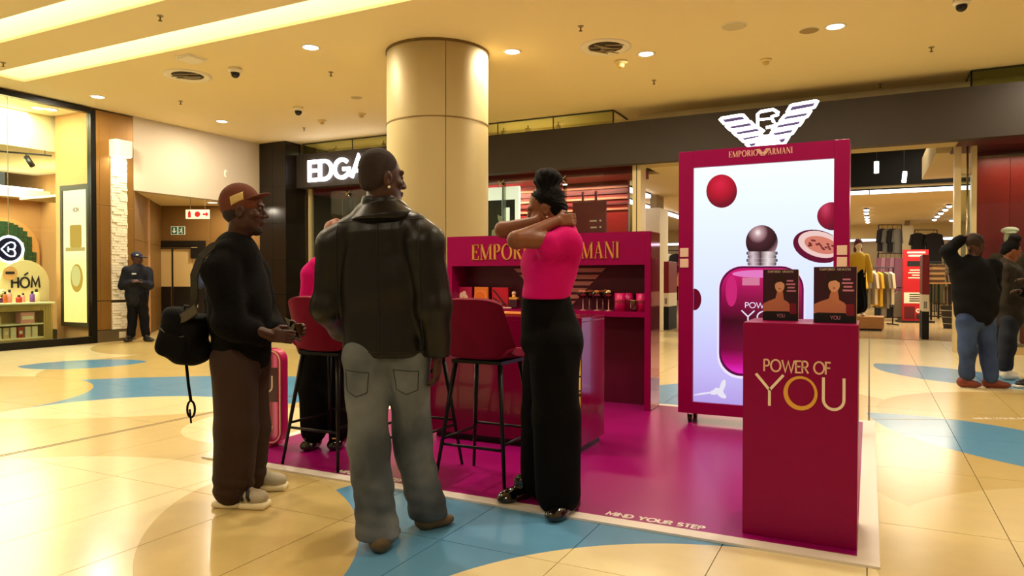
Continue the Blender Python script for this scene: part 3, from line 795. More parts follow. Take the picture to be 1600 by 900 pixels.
p = pcirc(1085, 468, 11, rv=17); p = [(max(q[0], SX0-ox+.001), q[1]) for q in p]
flat('printed_plum', p, 1, E_PLUM2)
# bottle
def rr_pix(u0, v0, u1, v1, r):
    q = rrect(u0, -v1, u1, -v0, r, 8); return [scr(a, -c) for a, c in q]
flat('printed_bottle_glass', rr_pix(1121, 414, 1259, 592, 38), 1, E_LIL)
flat('printed_bottle_outline', rr_pix(1124, 416, 1256, 588, 36), 2, pe('lit_edge', (88, 10, 60)))
flat('printed_bottle_body', rr_pix(1127, 419, 1253, 584, 34), 3, grad_mat('lit_body', [(0,(228,40,190)),(.10,(186,6,120)),(.22,(110,2,52)),(.5,(60,0,24)),(.72,(140,4,66)),(1,(206,20,110))]))
flat('printed_highlight', pcirc(1143, 455, 9, rv=24), 4, pe('lit_hl', (198, 36, 112)))
flat('printed_highlight', pcirc(1188, 428, 44, rv=6), 4, pe('lit_hl2', (222, 120, 190)))
flat('printed_label_box', pix([(1160,446),(1187,446),(1187,434),(1160,434)]), 5, pe('lit_lbl', (206, 120, 150)))
b = MB(); x0, z0 = scr(1165, 481); x1, _ = scr(1228, 481); text(b, 'POWER OF', SANS, x0, z0, x1, .045, .006, SY-.006, SY); mk('printed_lettering', b, E_LIL, lc)
b = MB(); x0, z0 = scr(1159, 504); x1, _ = scr(1232, 504); text(b, 'YOU', SANS, x0, z0, x1, .10, .010, SY-.006, SY); mk('printed_lettering', b, E_LIL, lc)
flat('printed_cap', pcirc(1190, 378, 25, rv=26), 2, grad_mat('lit_cap', [(0,(250,238,238)),(.12,(190,150,156)),(.32,(70,30,40)),(.6,(36,10,20)),(.75,(150,110,120))], centre=(.38,0,.78)))
for k in range(4):
    flat('printed_collar_ring', rr_pix(1166+(k % 2)*2, 393+5.6*k, 1215-(k % 2)*2, 398.4+5.6*k, 2.5), 3, grad_mat('lit_collar%d' % k, [(0,(70,40,50)),(.2,(210,190,196)),(.45,(70,34,44)),(.7,(230,214,214)),(1,(52,24,34))], axis='X'))
# flower at the foot of the print
for k, (du, dv, ru, rv, ro) in enumerate(((0,0,8,4,.4),(6,-8,4,10,.3),(-6,2,8,4,-.2),(4,6,9,4,.6),(-22,4,18,1.4,-.15))):
    flat('printed_flower', pcirc(1124+du, 611+dv, ru, 14, rv, ro), 2+k, pe('lit_flower', (226, 222, 236)))
# cabinet lettering, plates, casters
Mx = lambda u: None
def cab(u, v):
    ru = (u-800)/1110; rv = (433-v)/1110; d = LY0/(cy_+ru*sy_)
    return (d*(-sy_+ru*cy_)-ox, EYE+rv*d-.01)
b = MB(); x0, z0 = cab(1138, 249); xm, _ = cab(1183, 247); text(b, 'EMPORIO', SERIF, x0, 2.224, xm, .05, .01, -.003, 0); mk('brand_lettering', b, M_ROSE, lc)
b = MB(); xn, _ = cab(1199, 247); x1, _ = cab(1237, 242); text(b, 'ARMANI', SERIF, xn, 2.224, x1, .05, .01, -.003, 0); mk('brand_lettering', b, M_ROSE, lc)
b = MB(); ps, hd_ = eagle((xm+xn)/2, 2.218, .115, .058, 0, 0)
for p in ps: b.prism(p, -.003, 0)
mk('emblem', b, M_ROSE, lc)
for x0 in (LX0+.014, LX1-.086):
    for z0 in (1.42, 1.335 - .005): mk('handle_plate', bx(x0, LY0-.006, z0, x0+.072, LY0, z0+.075), mat('plate_beige', (226,196,170), .4), lc, bevel=.003)
for x0 in (LX0+.09, LX1-.09):
    for y0 in (LY0+.07, LY1-.07):
        c = mk('caster', MB().tube([(x0-ox-.015, y0-LY0, .032), (x0-ox+.015, y0-LY0, .032)], .032, 14), M_DARK, lc)
        mk('fork', MB().box(x0-ox-.022, y0-LY0-.02, .03, x0-ox-.017, y0-LY0+.02, .085).box(x0-ox+.017, y0-LY0-.02, .03, x0-ox+.022, y0-LY0+.02, .085).box(x0-ox-.03, y0-LY0-.03, .078, x0-ox+.03, y0-LY0+.03, .086), mat('caster_brass', (200,160,90), .3, .8), c)
# neon eagle
ng = thing('neon_eagle', (-.765, 6.2, LZ1+.001), 'white neon eagle emblem standing on the light cabinet', 'neon sign')
M_NEON = emat('neon_white', (250, 246, 255), 7.0)
Ex = lambda u: (u-655)/711*.775; Ez = lambda v: (440-v)/345*.355
left = [[(305,165),(480,152),(518,200),(345,215)], [(352,228),(535,212),(572,258),(392,270)], [(402,280),(585,262),(640,305),(440,322)],
        [(452,332),(600,318),(640,350),(488,372)], [(500,385),(600,372),(640,405),(540,428)]]
right = [[(825,115),(1012,100),(985,152),(795,172)], [(785,188),(966,172),(935,220),(745,238)], [(735,250),(916,232),(884,282),(690,300)],
         [(690,312),(866,292),(834,342),(680,358)], [(690,372),(816,354),(782,412),(690,425)]]
for poly in left + right:
    b = MB(); q = [(Ex(x), 0, Ez(v)) for x, v in poly]; pts = []
    for i in range(4):
        a, c = Vector(q[i]), Vector(q[(i+1) % 4])
        pts += [a.lerp(c, t) for t in (.08, .5, .92)]
    b.tube(pts, .012, 8, True); mk('neon_feather', b, M_NEON, ng, smooth=True)
b = MB(); b.tube([(Ex(x), 0, Ez(v)) for x, v in ((590,262),(588,160),(610,142),(700,134),(738,165),(735,180),(690,190),(700,225),(722,262),(650,275))], .0125, 8)
b.tube([(Ex(x), 0, Ez(v)) for x, v in ((605,205),(690,205))], .009, 8); mk('neon_head', b, M_NEON, ng, smooth=True)
b = MB()
for x0, v0, x1, v1 in ((560,440,775,432),(575,400,720,395),(590,350,640,430),(700,340,740,425),(640,360,660,435)): b.tube([(Ex(x0),0,Ez(v0)),(Ex(x1),0,Ez(v1))], .0125, 8)
mk('neon_body', b, M_NEON, ng, smooth=True)
mk('body_plate', MB().prism([(Ex(x), Ez(v)) for x, v in ((555,440),(778,432),(735,372),(700,330),(600,335),(590,372))], -.006, .006), M_NEON, ng)
M_ACR = mat('emblem_backing', (46, 34, 58), .3)
for poly in left + right:
    q = [(Ex(x), Ez(v)) for x, v in poly][::-1]
    mk('feather_backing', MB().prism(q, .012, .018), M_ACR, ng)
mk('mount_bar', MB().box(-.14, .005, -.0, .16, .03, .03), M_ACR, ng)

# ---- back bar shelf unit
BX0, BX1, BY0, BY1, BZ = -4.005, -1.80, 6.43, 6.75, 1.675
M_SHELFB = mat('back_panel_dark', (82, 0, 34), .4)
M_MIRR = mat('magenta_mirror', (150, 40, 70), .05, .75)
sh = thing('back_bar_shelf', ((BX0+BX1)/2, BY0, .010), 'magenta back bar shelf unit with gold lettering on its header', 'shelf unit')
sx = (BX0+BX1)/2; sw = (BX1-BX0)/2
def sb(x0, y0, z0, x1, y1, z1): return MB().box(x0, y0, z0, x1, y1, z1)
D_ = BY1-BY0
mk('side_panel', sb(-sw, 0, 0, -sw+.06, D_, BZ-.01), M_MAG, sh, bevel=.002)
mk('side_panel', sb(sw-.06, 0, 0, sw-.004, D_, BZ-.01), M_MAG, sh, bevel=.002)
mk('mirror_panel', sb(sw-.004, .008, .004, sw, D_-.008, BZ-.016), M_MIRR, sh)
mk('header', sb(-sw+.06, 0, 1.355, sw-.06, .12, BZ-.01), M_MAG, sh)
mk('top_board', sb(-sw+.06, .12, 1.60, sw-.06, D_, BZ-.01), M_MAG, sh)
mk('back_panel', sb(-sw+.06, D_-.03, 0, sw-.06, D_, 1.60), M_SHELFB, sh)
mk('shelf_board', sb(-sw+.06, 0, .865, sw-.06, D_-.03, .915), M_MAG, sh)
def shf(u, v, yy=BY0):
    ru = (u-800)/1110; rv = (433-v)/1110; d = yy/(cy_+ru*sy_)
    return (d*(-sy_+ru*cy_)-sx, EYE+rv*d-.01)
x0, _ = shf(738, 400); xm, _ = shf(842, 400); xn, _ = shf(880, 400); x1, _ = shf(967, 400)
mk('brand_lettering', text(MB(), 'EMPORIO', SERIF, x0, 1.418, xm, .158, .02, -.012, 0), M_GOLD, sh)
mk('brand_lettering', text(MB(), 'ARMANI', SERIF, xn, 1.418, x1, .158, .02, -.012, 0), M_GOLD, sh)
b = MB(); ps, hd_ = eagle((xm+xn)/2, 1.40, .23, .17, 0, 0)
for p in ps: b.prism(p, -.008, 0)
mk('emblem', b, M_GOLD, sh)
M_EMB = mat('emblem_rose', (206, 140, 124), .4)
ps, hd_ = eagle(shf(873, 440, BY1-.03)[0], .93, 1.02, .40, 0, 0)
for p in ps: mk('emblem_feather', MB().prism(p, D_-.042, D_-.03), M_EMB, sh)
mk('emblem_head', MB().prism(hd_, D_-.042, D_-.03), M_EMB, sh)
# shelf goods
SZ = .010 + .915 + .0005
def on_shelf(u, dy=.14):
    yy = BY0 + dy; ru = (u-800)/1110; d = yy/(cy_+ru*sy_); return (d*(-sy_+ru*cy_), yy, SZ)
def pic_block(u, w, h, label, field, kind):
    t = thing('picture_block', on_shelf(u, .16), label, 'picture block')
    mk('block', MB().box(-w/2, -.012, 0, w/2, .012, h), field, t, bevel=.002)
    if kind == 'flower':
        for k in range(5):
            a = k*1.25; cx, cz = .03*math.cos(a)-.015, .10+.03*math.sin(a)*1.4
            mk('printed_petal', MB().prism(circ(cx, cz, .026, 12, rz=.038), -.0135-.0003*k, -.012), mat('petal_white', (240,214,190), .5), t)
        mk('printed_centre', MB().prism(circ(-.012, .1, .016, 10), -.016, -.012), mat('petal_yellow', (236,168,60), .5), t)
    if kind == 'orange':
        mk('printed_rind', MB().prism([p for p in circ(-.01, .11, .075, 24)], -.0135, -.012), mat('rind_pink', (236,140,90), .5), t)
        mk('printed_pulp', MB().prism(circ(-.014, .11, .064, 24), -.0145, -.012), mat('pulp_orange', (226,110,20), .5), t)
    if kind == 'red':
        mk('printed_pod', MB().ribbon([(-.08,.19),(-.03,.14),(.03,.07),(.08,.02)], .018, -.014, -.012), mat('pod_brown', (54,18,20), .5), t)
        mk('printed_pod', MB().ribbon([(-.08,.11),(-.02,.07),(.05,.03)], .014, -.014, -.012), mat('pod_brown', (54,18,20), .5), t)
pic_block(727, .17, .22, 'small block printed with a white flower on the back bar shelf', mat('block_magenta', (170,16,70), .4), 'flower')
pic_block(752.5, .165, .22, 'small block printed with an orange slice on the back bar shelf', mat('block_orange', (224,120,36), .4), 'orange')
pic_block(782, .19, .215, 'small red block printed with dark vanilla pods on the back bar shelf', mat('block_red', (188,8,44), .4), 'red')
tr = thing('display_tray', on_shelf(783, .07), 'clear tray edge in front of the red picture block', 'tray')
mk('base', MB().box(-.14, -.045, 0, .14, .045, .006), glassmat('clear_acrylic', (245,235,235)), tr)
mk('lip', MB().box(-.14, -.045, .006, .14, -.041, .018), mat('acrylic_lip', (225,205,195), .2), tr)
bt = thing('perfume_bottle', on_shelf(803, .075), 'dark red glass perfume bottle with a round cap on the shelf', 'perfume bottle')
bt.location.z += .006
mk('glass_body', MB().prism(rrect(-.05, 0, .05, .105, .03), -.022, .022), mat('bottle_wine', (60, 4, 20), .08, coat=.5), bt, bevel=.006)
mk('gold_shoulder', MB().prism(rrect(-.048, .09, .048, .112, .01), -.023, .023), M_GOLD, bt)
mk('collar', MB().lathe((0,0,.112), [(.018,0),(.02,.006),(.018,.02)], 16), M_GOLD, bt, smooth=True)
mk('cap', MB().sphere((0,0,.152), .024, 16, 10), mat('cap_champagne', (240,205,180), .15, .7), bt, smooth=True)
M_CLEAR = glassmat('drink_glass', (252,240,235), mix=.3)
def coupe(u, dy, label, fill, flower):
    t = thing('coupe_glass', on_shelf(u, dy), label, 'cocktail glass', group='cocktail coupes on the back bar shelf')
    mk('bowl', MB().lathe((0,0,0), [(.006,.11),(.03,.125),(.058,.15),(.066,.178),(.064,.178),(.056,.153),(.03,.13),(.006,.116)], 22, cap=False), M_CLEAR, t, smooth=True)
    mk('stem', MB().lathe((0,0,0), [(.036,0),(.034,.004),(.006,.01),(.005,.11)], 16), mat('stem_glass', (214,160,150), .1, .2, trans=.3), t, smooth=True)
    mk('drink', MB().lathe((0,0,0), [(.02,.131),(.054,.155),(.058,.168)], 20), fill, t, smooth=True)
    b = MB(); q = random.Random(int(u))
    for k in range(7):
        a = q.random()*6.28; r = q.random()*.035; b.sphere((r*math.cos(a), r*math.sin(a), .178+q.random()*.012), .014+q.random()*.01, 8, 6, (1,1,.6))
    mk('garnish', b, flower, t, smooth=True)
M_AMB = mat('drink_amber', (190, 90, 40), .2); M_RSE = mat('drink_rose', (176, 30, 60), .2)
F_GOLD = mat('garnish_gold', (190, 120, 60), .6); F_PINK = mat('garnish_pink', (206, 110, 100), .6); F_CRM = mat('garnish_cream', (240, 208, 150), .6)
coupe(911, .08, 'leftmost front cocktail coupe with a pink garnish on the shelf', M_RSE, F_PINK)
coupe(933, .08, 'middle front cocktail coupe with amber drink on the shelf', M_AMB, F_GOLD)
coupe(951, .08, 'front cocktail coupe topped with a cream flower next to the pink tumblers', M_AMB, F_CRM)
coupe(921, .23, 'rear cocktail coupe between the first two coupes', M_AMB, F_GOLD)
coupe(942, .23, 'rear cocktail coupe behind the cream flower coupe', M_RSE, F_GOLD)
M_CUP = mat('cup_pink', (206, 20, 104), .3)
def cup(u, dy, label):
    t = thing('pink_tumbler', on_shelf(u, dy), label, 'tumbler', group='pink tumblers')
    mk('cup_body', MB().lathe((0,0,0), [(.05,0),(.054,.17),(.05,.17),(.047,.01)], 22), M_CUP, t, smooth=True)
    mk('printed_logo', MB().lathe((0,0,.075), [(.0525,0),(.0532,.03)], 22, cap=False), mat('cup_logo', (150, 30, 60), .4), t, smooth=True)
cup(969, .08, 'left pink tumbler of the pair beside the coupes'); cup(981, .22, 'pink tumbler half behind the left pink tumbler'); cup(1003, .10, 'pink tumbler at the right end of the shelf')
gt = thing('glass_tumbler', on_shelf(990, .06), 'clear stemless glass between the pink tumblers', 'glass')
mk('bowl', MB().lathe((0,0,0), [(.025,0),(.044,.03),(.046,.07),(.036,.105),(.034,.105),(.043,.07),(.041,.032),(.02,.006)], 20), M_CLEAR, gt, smooth=True)
mk('gold_rim', MB().lathe((0,0,.104), [(.037,0),(.037,.004),(.033,.004)], 20, cap=False), M_GOLD, gt, smooth=True)

# ---- bar counter
CX0, CX1, CY0, CY1, CH = -3.05, -1.79, 4.64, 5.12, .965
ct = thing('bar_counter', ((CX0+CX1)/2, CY0, .010), 'glossy magenta bar counter behind the bar stools', 'counter')
cw = (CX1-CX0)/2; cd = CY1-CY0
M_CGLOSS = mat('magenta_gloss', (122, 0, 56), .14, coat=.3, spec=.4)
mk('plinth_base', MB().box(-cw+.03, .05, 0, cw-.03, cd-.03, .05), M_DARK, ct)
mk('body', MB().box(-cw, 0, .05, cw, cd, CH-.04), M_CGLOSS, ct, bevel=.003)
mk('counter_top', MB().box(-cw, -.0, CH-.04, cw, cd, CH-.01), M_CGLOSS, ct, bevel=.003)
mk('front_mirror', MB().box(cw-.16, -.006, .05, cw-.005, -.0005, CH-.11), mat('gold_mirror', (240, 200, 110), .04, .95), ct)
for z0 in (.44, .54): mk('mirror_seam', MB().box(cw-.162, -.008, z0, cw-.003, -.0062, z0+.01), M_DARK, ct)
ty = thing('serving_tray', (-2.35, 4.8, CH+.0005), 'low orange red tray lying on the bar counter behind the stool', 'tray')
mk('tray_base', MB().prismz([(x-0, y) for x, y in rrect(-.17,-.1,.17,.1,.03)], 0, .012), mat('tray_orange', (196, 52, 24), .3), ty)
mk('rim', MB().tube([(x, y, .014) for x, y in rrect(-.17,-.1,.17,.1,.03)], .006, 6, True), M_GOLD, ty)

# ---- bottle shaped stand
bs = thing('bottle_display', (-4.03, 3.80, .010), 'magenta bottle shaped display board standing behind the man in the brown cap', 'display board', YAW*.55)
M_BS1 = mat('board_edge_pink', (214, 40, 110), .2, coat=.5)
def bs_mat():
    m = bpy.data.materials.new('board_gradient'); m.use_nodes = True; nt = m.node_tree; b = nt.nodes['Principled BSDF']
    tc = nt.nodes.new('ShaderNodeTexCoord'); sp = nt.nodes.new('ShaderNodeSeparateXYZ'); nt.links.new(tc.outputs['Generated'], sp.inputs[0])
    cr = nt.nodes.new('ShaderNodeValToRGB'); els = cr.color_ramp.elements
    els[0].color = lin((226,40,120)); els[1].color = lin((226,40,120))
    for p, c in ((.12,(150,10,54)),(.3,(96,4,34)),(.7,(96,4,34)),(.86,(150,10,60)),(.95,(250,120,180))):
        e = els.new(p); e.color = lin(c)
    nt.links.new(sp.outputs['X'], cr.inputs[0]); nt.links.new(cr.outputs[0], b.inputs['Base Color']); b.inputs['Roughness'].default_value = .15; b.inputs['Coat Weight'].default_value = .5
    return m
mk('board', MB().prism(rrect(-.22, .015, .22, .715, .085, 8), 0, .10), M_BS1, bs, bevel=.012)
mk('front_face', MB().prism(rrect(-.195, .045, .195, .69, .07, 8), -.006, 0), bs_mat(), bs)
mk('dark_band', MB().prism([(-.193,.33),(.193,.33),(.193,.58),(-.193,.58)], -.009, -.006), mat('band_plum', (66,2,30), .15, coat=.4), bs)
mk('gold_outline', MB().ribbon(rrect(-.207, .03, .207, .702, .078, 8), .010, -.004, .002, True), M_ROSE, bs)
mk('lettering', text(MB(), 'YOU', SANS, -.15, .40, .15, .12, .010, -.0115, -.009), M_IVORY, bs)
mk('brand_lettering', text(MB(), 'EMPORIO ARMANI', SERIF, -.15, .13, .15, .026, .003, -.008, -.006), M_IVORY, bs)
mk('neck', MB().lathe((0,.05,.71), [(.07,0),(.07,.05),(.055,.055)], 20), M_ROSE, bs, smooth=True)
mk('cap', MB().sphere((0,.05,.82), .075, 18, 12), mat('cap_pink_metal', (226,110,150), .12, .8), bs, smooth=True)
mk('foot', MB().box(-.14, -.04, 0, .14, .15, .016), M_BS1, bs, bevel=.004)

# ---- bar stools
M_VELV = mat('stool_velvet', (114, 2, 38), .8, noise=(40, .06), spec=.2)
M_LEG = mat('stool_black', (22, 18, 18), .4, .5)
def make_stool():
    t = thing('bar_stool', (0,0,.010), 'x', 'bar stool', 0, 'red upholstered bar stools')
    # shell: backrest sweeping round into the seat (local +y = front)
    b = MB(); n = 17; prof = []
    rows = []
    for iv in range(15):
        v = iv/14.
        row = []
        for iu in range(n):
            a = -1 + 2*iu/(n-1)
            if v < .5:      # seat front -> rear
                s = v/.5; y = .20 - .38*s; x = a*(.205 + .02*s); z = .775 + .02*(1-s)**2*0 + .035*abs(a)**3*s + .006*math.sin(PI*s)*(1-a*a)*-1
            else:           # back
                s = (v-.5)/.5; y = -.18 - .055*s + (.11*(1-s*.5))*abs(a)**2.6; x = a*(.225 - .03*s + .0*s); z = .785 + .33*s*(1-.10*abs(a)**4) + .035*abs(a)**3*(1-s)
            row.append((x, y, z))
        rows.append(row)
    vs = [p for r in rows for p in r]; fs = []
    for i in range(14):
        for k in range(n-1): fs.append((i*n+k, i*n+k+1, (i+1)*n+k+1, (i+1)*n+k))
    b.add(vs, fs)
    o = mk('seat_shell', b, M_VELV, t, smooth=True)
    so = o.modifiers.new('thick', 'SOLIDIFY'); so.thickness = .05; so.offset = 0
    bv = o.modifiers.new('bev', 'BEVEL'); bv.width = .018; bv.segments = 3
    su = o.modifiers.new('sub', 'SUBSURF'); su.levels = 1; su.render_levels = 1
    mk('seat_plate', MB().box(-.17, -.14, .725, .17, .16, .745), M_LEG, t)
    feet = []
    for sx_ in (-1, 1):
        for sy2 in (-1, 1):
            top = (sx_*.15, sy2*.13+.01, .74); bot = (sx_*.235, sy2*.235+.01, 0)
            feet.append((top, bot)); mk('leg', MB().tube([top, bot], .011, 8, rs=[.016, .010]), M_LEG, t, smooth=True)
    def at(f, z): a, c = Vector(f[0]), Vector(f[1]); return a.lerp(c, (a.z-z)/(a.z-c.z))
    for i, j, z in ((0,1,.27),(1,3,.30),(3,2,.27),(2,0,.24)): mk('foot_rail', MB().tube([at(feet[i],z), at(feet[j],z)], .009, 8), M_LEG, t, smooth=True)
    return t
stool = make_stool()
stool.location = (-2.08, 3.80, .010); stool['label'] = 'red bar stool nearest the woman in black trousers, right of the other stools'
s2 = copy_tree(stool); s2.location = (-2.64, 3.80, .010); s2['label'] = 'middle red bar stool, hidden behind the man in the leather jacket'
s3 = copy_tree(stool); s3.location = (-3.24, 3.74, .010); s3['label'] = 'left red bar stool beside the man in the brown cap'
# ================================================================== FIGURES: smooth distance fields turned into one surface
V3 = lambda *a: np.array(a, dtype=np.float64)
def unit(v): v = np.asarray(v, float); return v / np.linalg.norm(v)
class Field:
    def __init__(s, h): s.h = h; s.pr = []; s.wr = []
    def cap(s, a, b, ra, rb, k=.02, flat=None, sub=False):
        s.pr.append(('cap', V3(*a), V3(*b), ra, rb, k, flat, sub)); return s
    def chain(s, pts, rs, k=.02, flat=None):
        for i in range(len(pts)-1): s.cap(pts[i], pts[i+1], rs[i], rs[i+1], k, flat)
        return s
    def ell(s, c, r, axes=None, k=.02, sub=False):
        s.pr.append(('ell', V3(*c), V3(*r), axes, k, sub)); return s
    def box(s, c, hf, axes=None, rad=.01, k=.01, sub=False):
        s.pr.append(('box', V3(*c), V3(*hf), axes, rad, k, sub)); return s
    def wrinkle(s, fn): s.wr.append(fn); return s
    def bbox(s, p):
        if p[0] == 'cap':
            r = max(p[3], p[4]) * (max(1, 1) if p[6] is None else max(1, p[6][1])); return np.minimum(p[1], p[2]) - r, np.maximum(p[1], p[2]) + r
        r = np.linalg.norm(p[2]) if p[0] == 'box' else max(p[2]); return p[1]-r, p[1]+r
    def mesh(s, name):
        h = s.h; lo = np.min([s.bbox(p)[0] for p in s.pr if not p[-1]], axis=0) - 4*h - .02; hi = np.max([s.bbox(p)[1] for p in s.pr if not p[-1]], axis=0) + 4*h + .02
        n = np.ceil((hi-lo)/h).astype(int) + 1
        F = np.full(n, .3, np.float32)
        ax = [lo[i] + h*np.arange(n[i]) for i in range(3)]
        for p in s.pr:
            k = p[5] if p[0] in ('cap', 'box') else p[4]
            b0, b1 = s.bbox(p); m = .03 + k*1.2
            i0 = np.clip(((b0-m-lo)/h).astype(int), 0, n-1); i1 = np.clip(((b1+m-lo)/h).astype(int)+2, 1, n)
            X = ax[0][i0[0]:i1[0], None, None]; Y = ax[1][None, i0[1]:i1[1], None]; Z = ax[2][None, None, i0[2]:i1[2]]
            if p[0] == 'cap':
                a, b = p[1], p[2]; ab = b-a; L = max(ab@ab, 1e-9)
                t = np.clip(((X-a[0])*ab[0]+(Y-a[1])*ab[1]+(Z-a[2])*ab[2])/L, 0, 1)
                qx, qy, qz = X-a[0]-t*ab[0], Y-a[1]-t*ab[1], Z-a[2]-t*ab[2]
                if p[6] is not None:
                    d, fac = p[6]; d = unit(d); c = (qx*d[0]+qy*d[1]+qz*d[2])*(1/fac-1); qx, qy, qz = qx+d[0]*c, qy+d[1]*c, qz+d[2]*c
                D = np.sqrt(qx*qx+qy*qy+qz*qz) - (p[3]+(p[4]-p[3])*t)
                if p[6] is not None: D = D*min(1, .5+.5*p[6][1])
            else:
                c = p[1]; A = p[3] if p[3] is not None else np.eye(3)
                x, y, z = X-c[0], Y-c[1], Z-c[2]
                q = [x*A[i][0]+y*A[i][1]+z*A[i][2] for i in range(3)]
                if p[0] == 'ell':
                    r = p[2]; e0 = np.sqrt(sum((q[i]/r[i])**2 for i in range(3))); e1 = np.sqrt(sum((q[i]/r[i]**2)**2 for i in range(3)))
                    D = e0*(e0-1)/np.maximum(e1, 1e-6)
                else:
                    hf = p[2]; rad = p[4]
                    w = [np.abs(q[i])-hf[i]+rad for i in range(3)]
                    D = np.sqrt(sum(np.maximum(v, 0)**2 for v in w)) + np.minimum(np.maximum(np.maximum(w[0], w[1]), w[2]), 0) - rad
            sl = F[i0[0]:i1[0], i0[1]:i1[1], i0[2]:i1[2]]
            D = D.astype(np.float32)
            if p[-1]:
                hh = np.clip(.5-.5*(sl+D)/k, 0, 1) if k > 0 else (sl < -D)*1.0
                sl[:] = sl*(1-hh) + (-D)*hh + k*hh*(1-hh)
            else:
                hh = np.clip(.5+.5*(sl-D)/k, 0, 1)
                sl[:] = sl*(1-hh) + D*hh - k*hh*(1-hh)
        if s.wr:
            X, Y, Z = np.meshgrid(ax[0], ax[1], ax[2], indexing='ij', sparse=True)
            for fn in s.wr: F = F + fn(X, Y, Z).astype(np.float32)
        v, q = surfnet(F, lo, h)
        me = bpy.data.meshes.new(name)
        me.vertices.add(len(v)); me.vertices.foreach_set('co', v.astype(np.float32).ravel())
        me.loops.add(len(q)*4); me.loops.foreach_set('vertex_index', q.astype(np.int32).ravel())
        me.polygons.add(len(q)); me.polygons.foreach_set('loop_start', np.arange(0, len(q)*4, 4, dtype=np.int32))
        me.polygons.foreach_set('loop_total', np.full(len(q), 4, np.int32)); me.polygons.foreach_set('use_smooth', np.ones(len(q), bool))
        me.update(calc_edges=True); me.validate()
        return me
def surfnet(F, lo, h):
    S = F < 0; nx, ny, nz = F.shape
    c = lambda A, i, j, k: A[i:nx-1+i, j:ny-1+j, k:nz-1+k]
    cnt = sum(c(S, i, j, k).astype(np.uint8) for i in (0,1) for j in (0,1) for k in (0,1))
    act = (cnt > 0) & (cnt < 8); I = np.argwhere(act); idx = np.full(act.shape, -1, np.int64); idx[act] = np.arange(len(I))
    acc = np.zeros((len(I), 3)); num = np.zeros(len(I))
    corners = [(i,j,k) for i in (0,1) for j in (0,1) for k in (0,1)]
    for a in corners:
        for ax in range(3):
            if a[ax]: continue
            b = list(a); b[ax] = 1
            fa = F[I[:,0]+a[0], I[:,1]+a[1], I[:,2]+a[2]]; fb = F[I[:,0]+b[0], I[:,1]+b[1], I[:,2]+b[2]]
            m = (fa < 0) != (fb < 0); t = np.where(m, fa/np.where(m, fa-fb, 1), 0)
            p = np.tile(np.array(a, float), (len(I), 1)); p[:, ax] += t
            acc += p*m[:, None]; num += m
    v = (I + acc/np.maximum(num, 1)[:, None])*h + lo
    quads = []
    for ax in range(3):
        o1, o2 = [(1,2),(2,0),(0,1)][ax]
        sl0 = [slice(None)]*3; sl1 = [slice(None)]*3; sl0[ax] = slice(0, -1); sl1[ax] = slice(1, None)
        ch = S[tuple(sl0)] != S[tuple(sl1)]; E = np.argwhere(ch)
        E = E[(E[:, o1] > 0) & (E[:, o2] > 0) & (E[:, o1] < F.shape[o1]-1) & (E[:, o2] < F.shape[o2]-1)]
        ins = S[E[:,0], E[:,1], E[:,2]]
        def cell(d1, d2): e = E.copy(); e[:, o1] -= d1; e[:, o2] -= d2; return idx[e[:,0], e[:,1], e[:,2]]
        a, b, c_, d = cell(1,1), cell(0,1), cell(0,0), cell(1,0)
        q = np.stack([a,b,c_,d], 1); q[~ins] = q[~ins][:, ::-1]; quads.append(q)
    return v, np.concatenate(quads)
def frame(fw, up=(0,0,1)):
    fw = unit(fw); s = unit(np.cross(fw, up)); u = np.cross(s, fw); return s, fw, u      # right, forward, up
def add_head(f, c, fw, up=(0,0,1), k=1.0):
    c = V3(*c); s, w, u = frame(fw, up); A = np.array([s, w, u])
    P = lambda a, b, d: c + (s*a + w*b + u*d)*k
    f.ell(P(0,-.014,.032), V3(.074,.095,.096)*k, A, .02)
    f.ell(P(0,.018,-.03), V3(.061,.074,.086)*k, A, .03)
    f.ell(P(0,.052,-.096), V3(.034,.036,.026)*k, A, .03)
    for q in (-1, 1):
        f.ell(P(q*.045,.0,-.065), V3(.022,.045,.03)*k, A, .03)
        f.ell(P(q*.074,-.008,-.012), V3(.011,.021,.034)*k, A, .006)
        f.ell(P(q*.083,-.004,-.012), V3(.006,.010,.018)*k, A, .005, True)
        f.cap(P(q*.012,.090,.028), P(q*.045,.078,.030), .011*k, .010*k, .018)
        f.ell(P(q*.044,.062,-.022), V3(.022,.018,.016)*k, A, .02)
        f.ell(P(q*.032,.104,.006), V3(.015,.016,.010)*k, A, .012, True)
        f.ell(P(q*.031,.080,.006), V3(.014,.012,.011)*k, A, .004)
        f.ell(P(q*.014,.100,-.032), V3(.010,.012,.009)*k, A, .008)
    f.cap(P(0,.092,.012), P(0,.113,-.026), .008*k, .0135*k, .012)
    f.ell(P(0,.094,-.058), V3(.024,.014,.007)*k, A, .008); f.ell(P(0,.091,-.070), V3(.021,.014,.008)*k, A, .008)
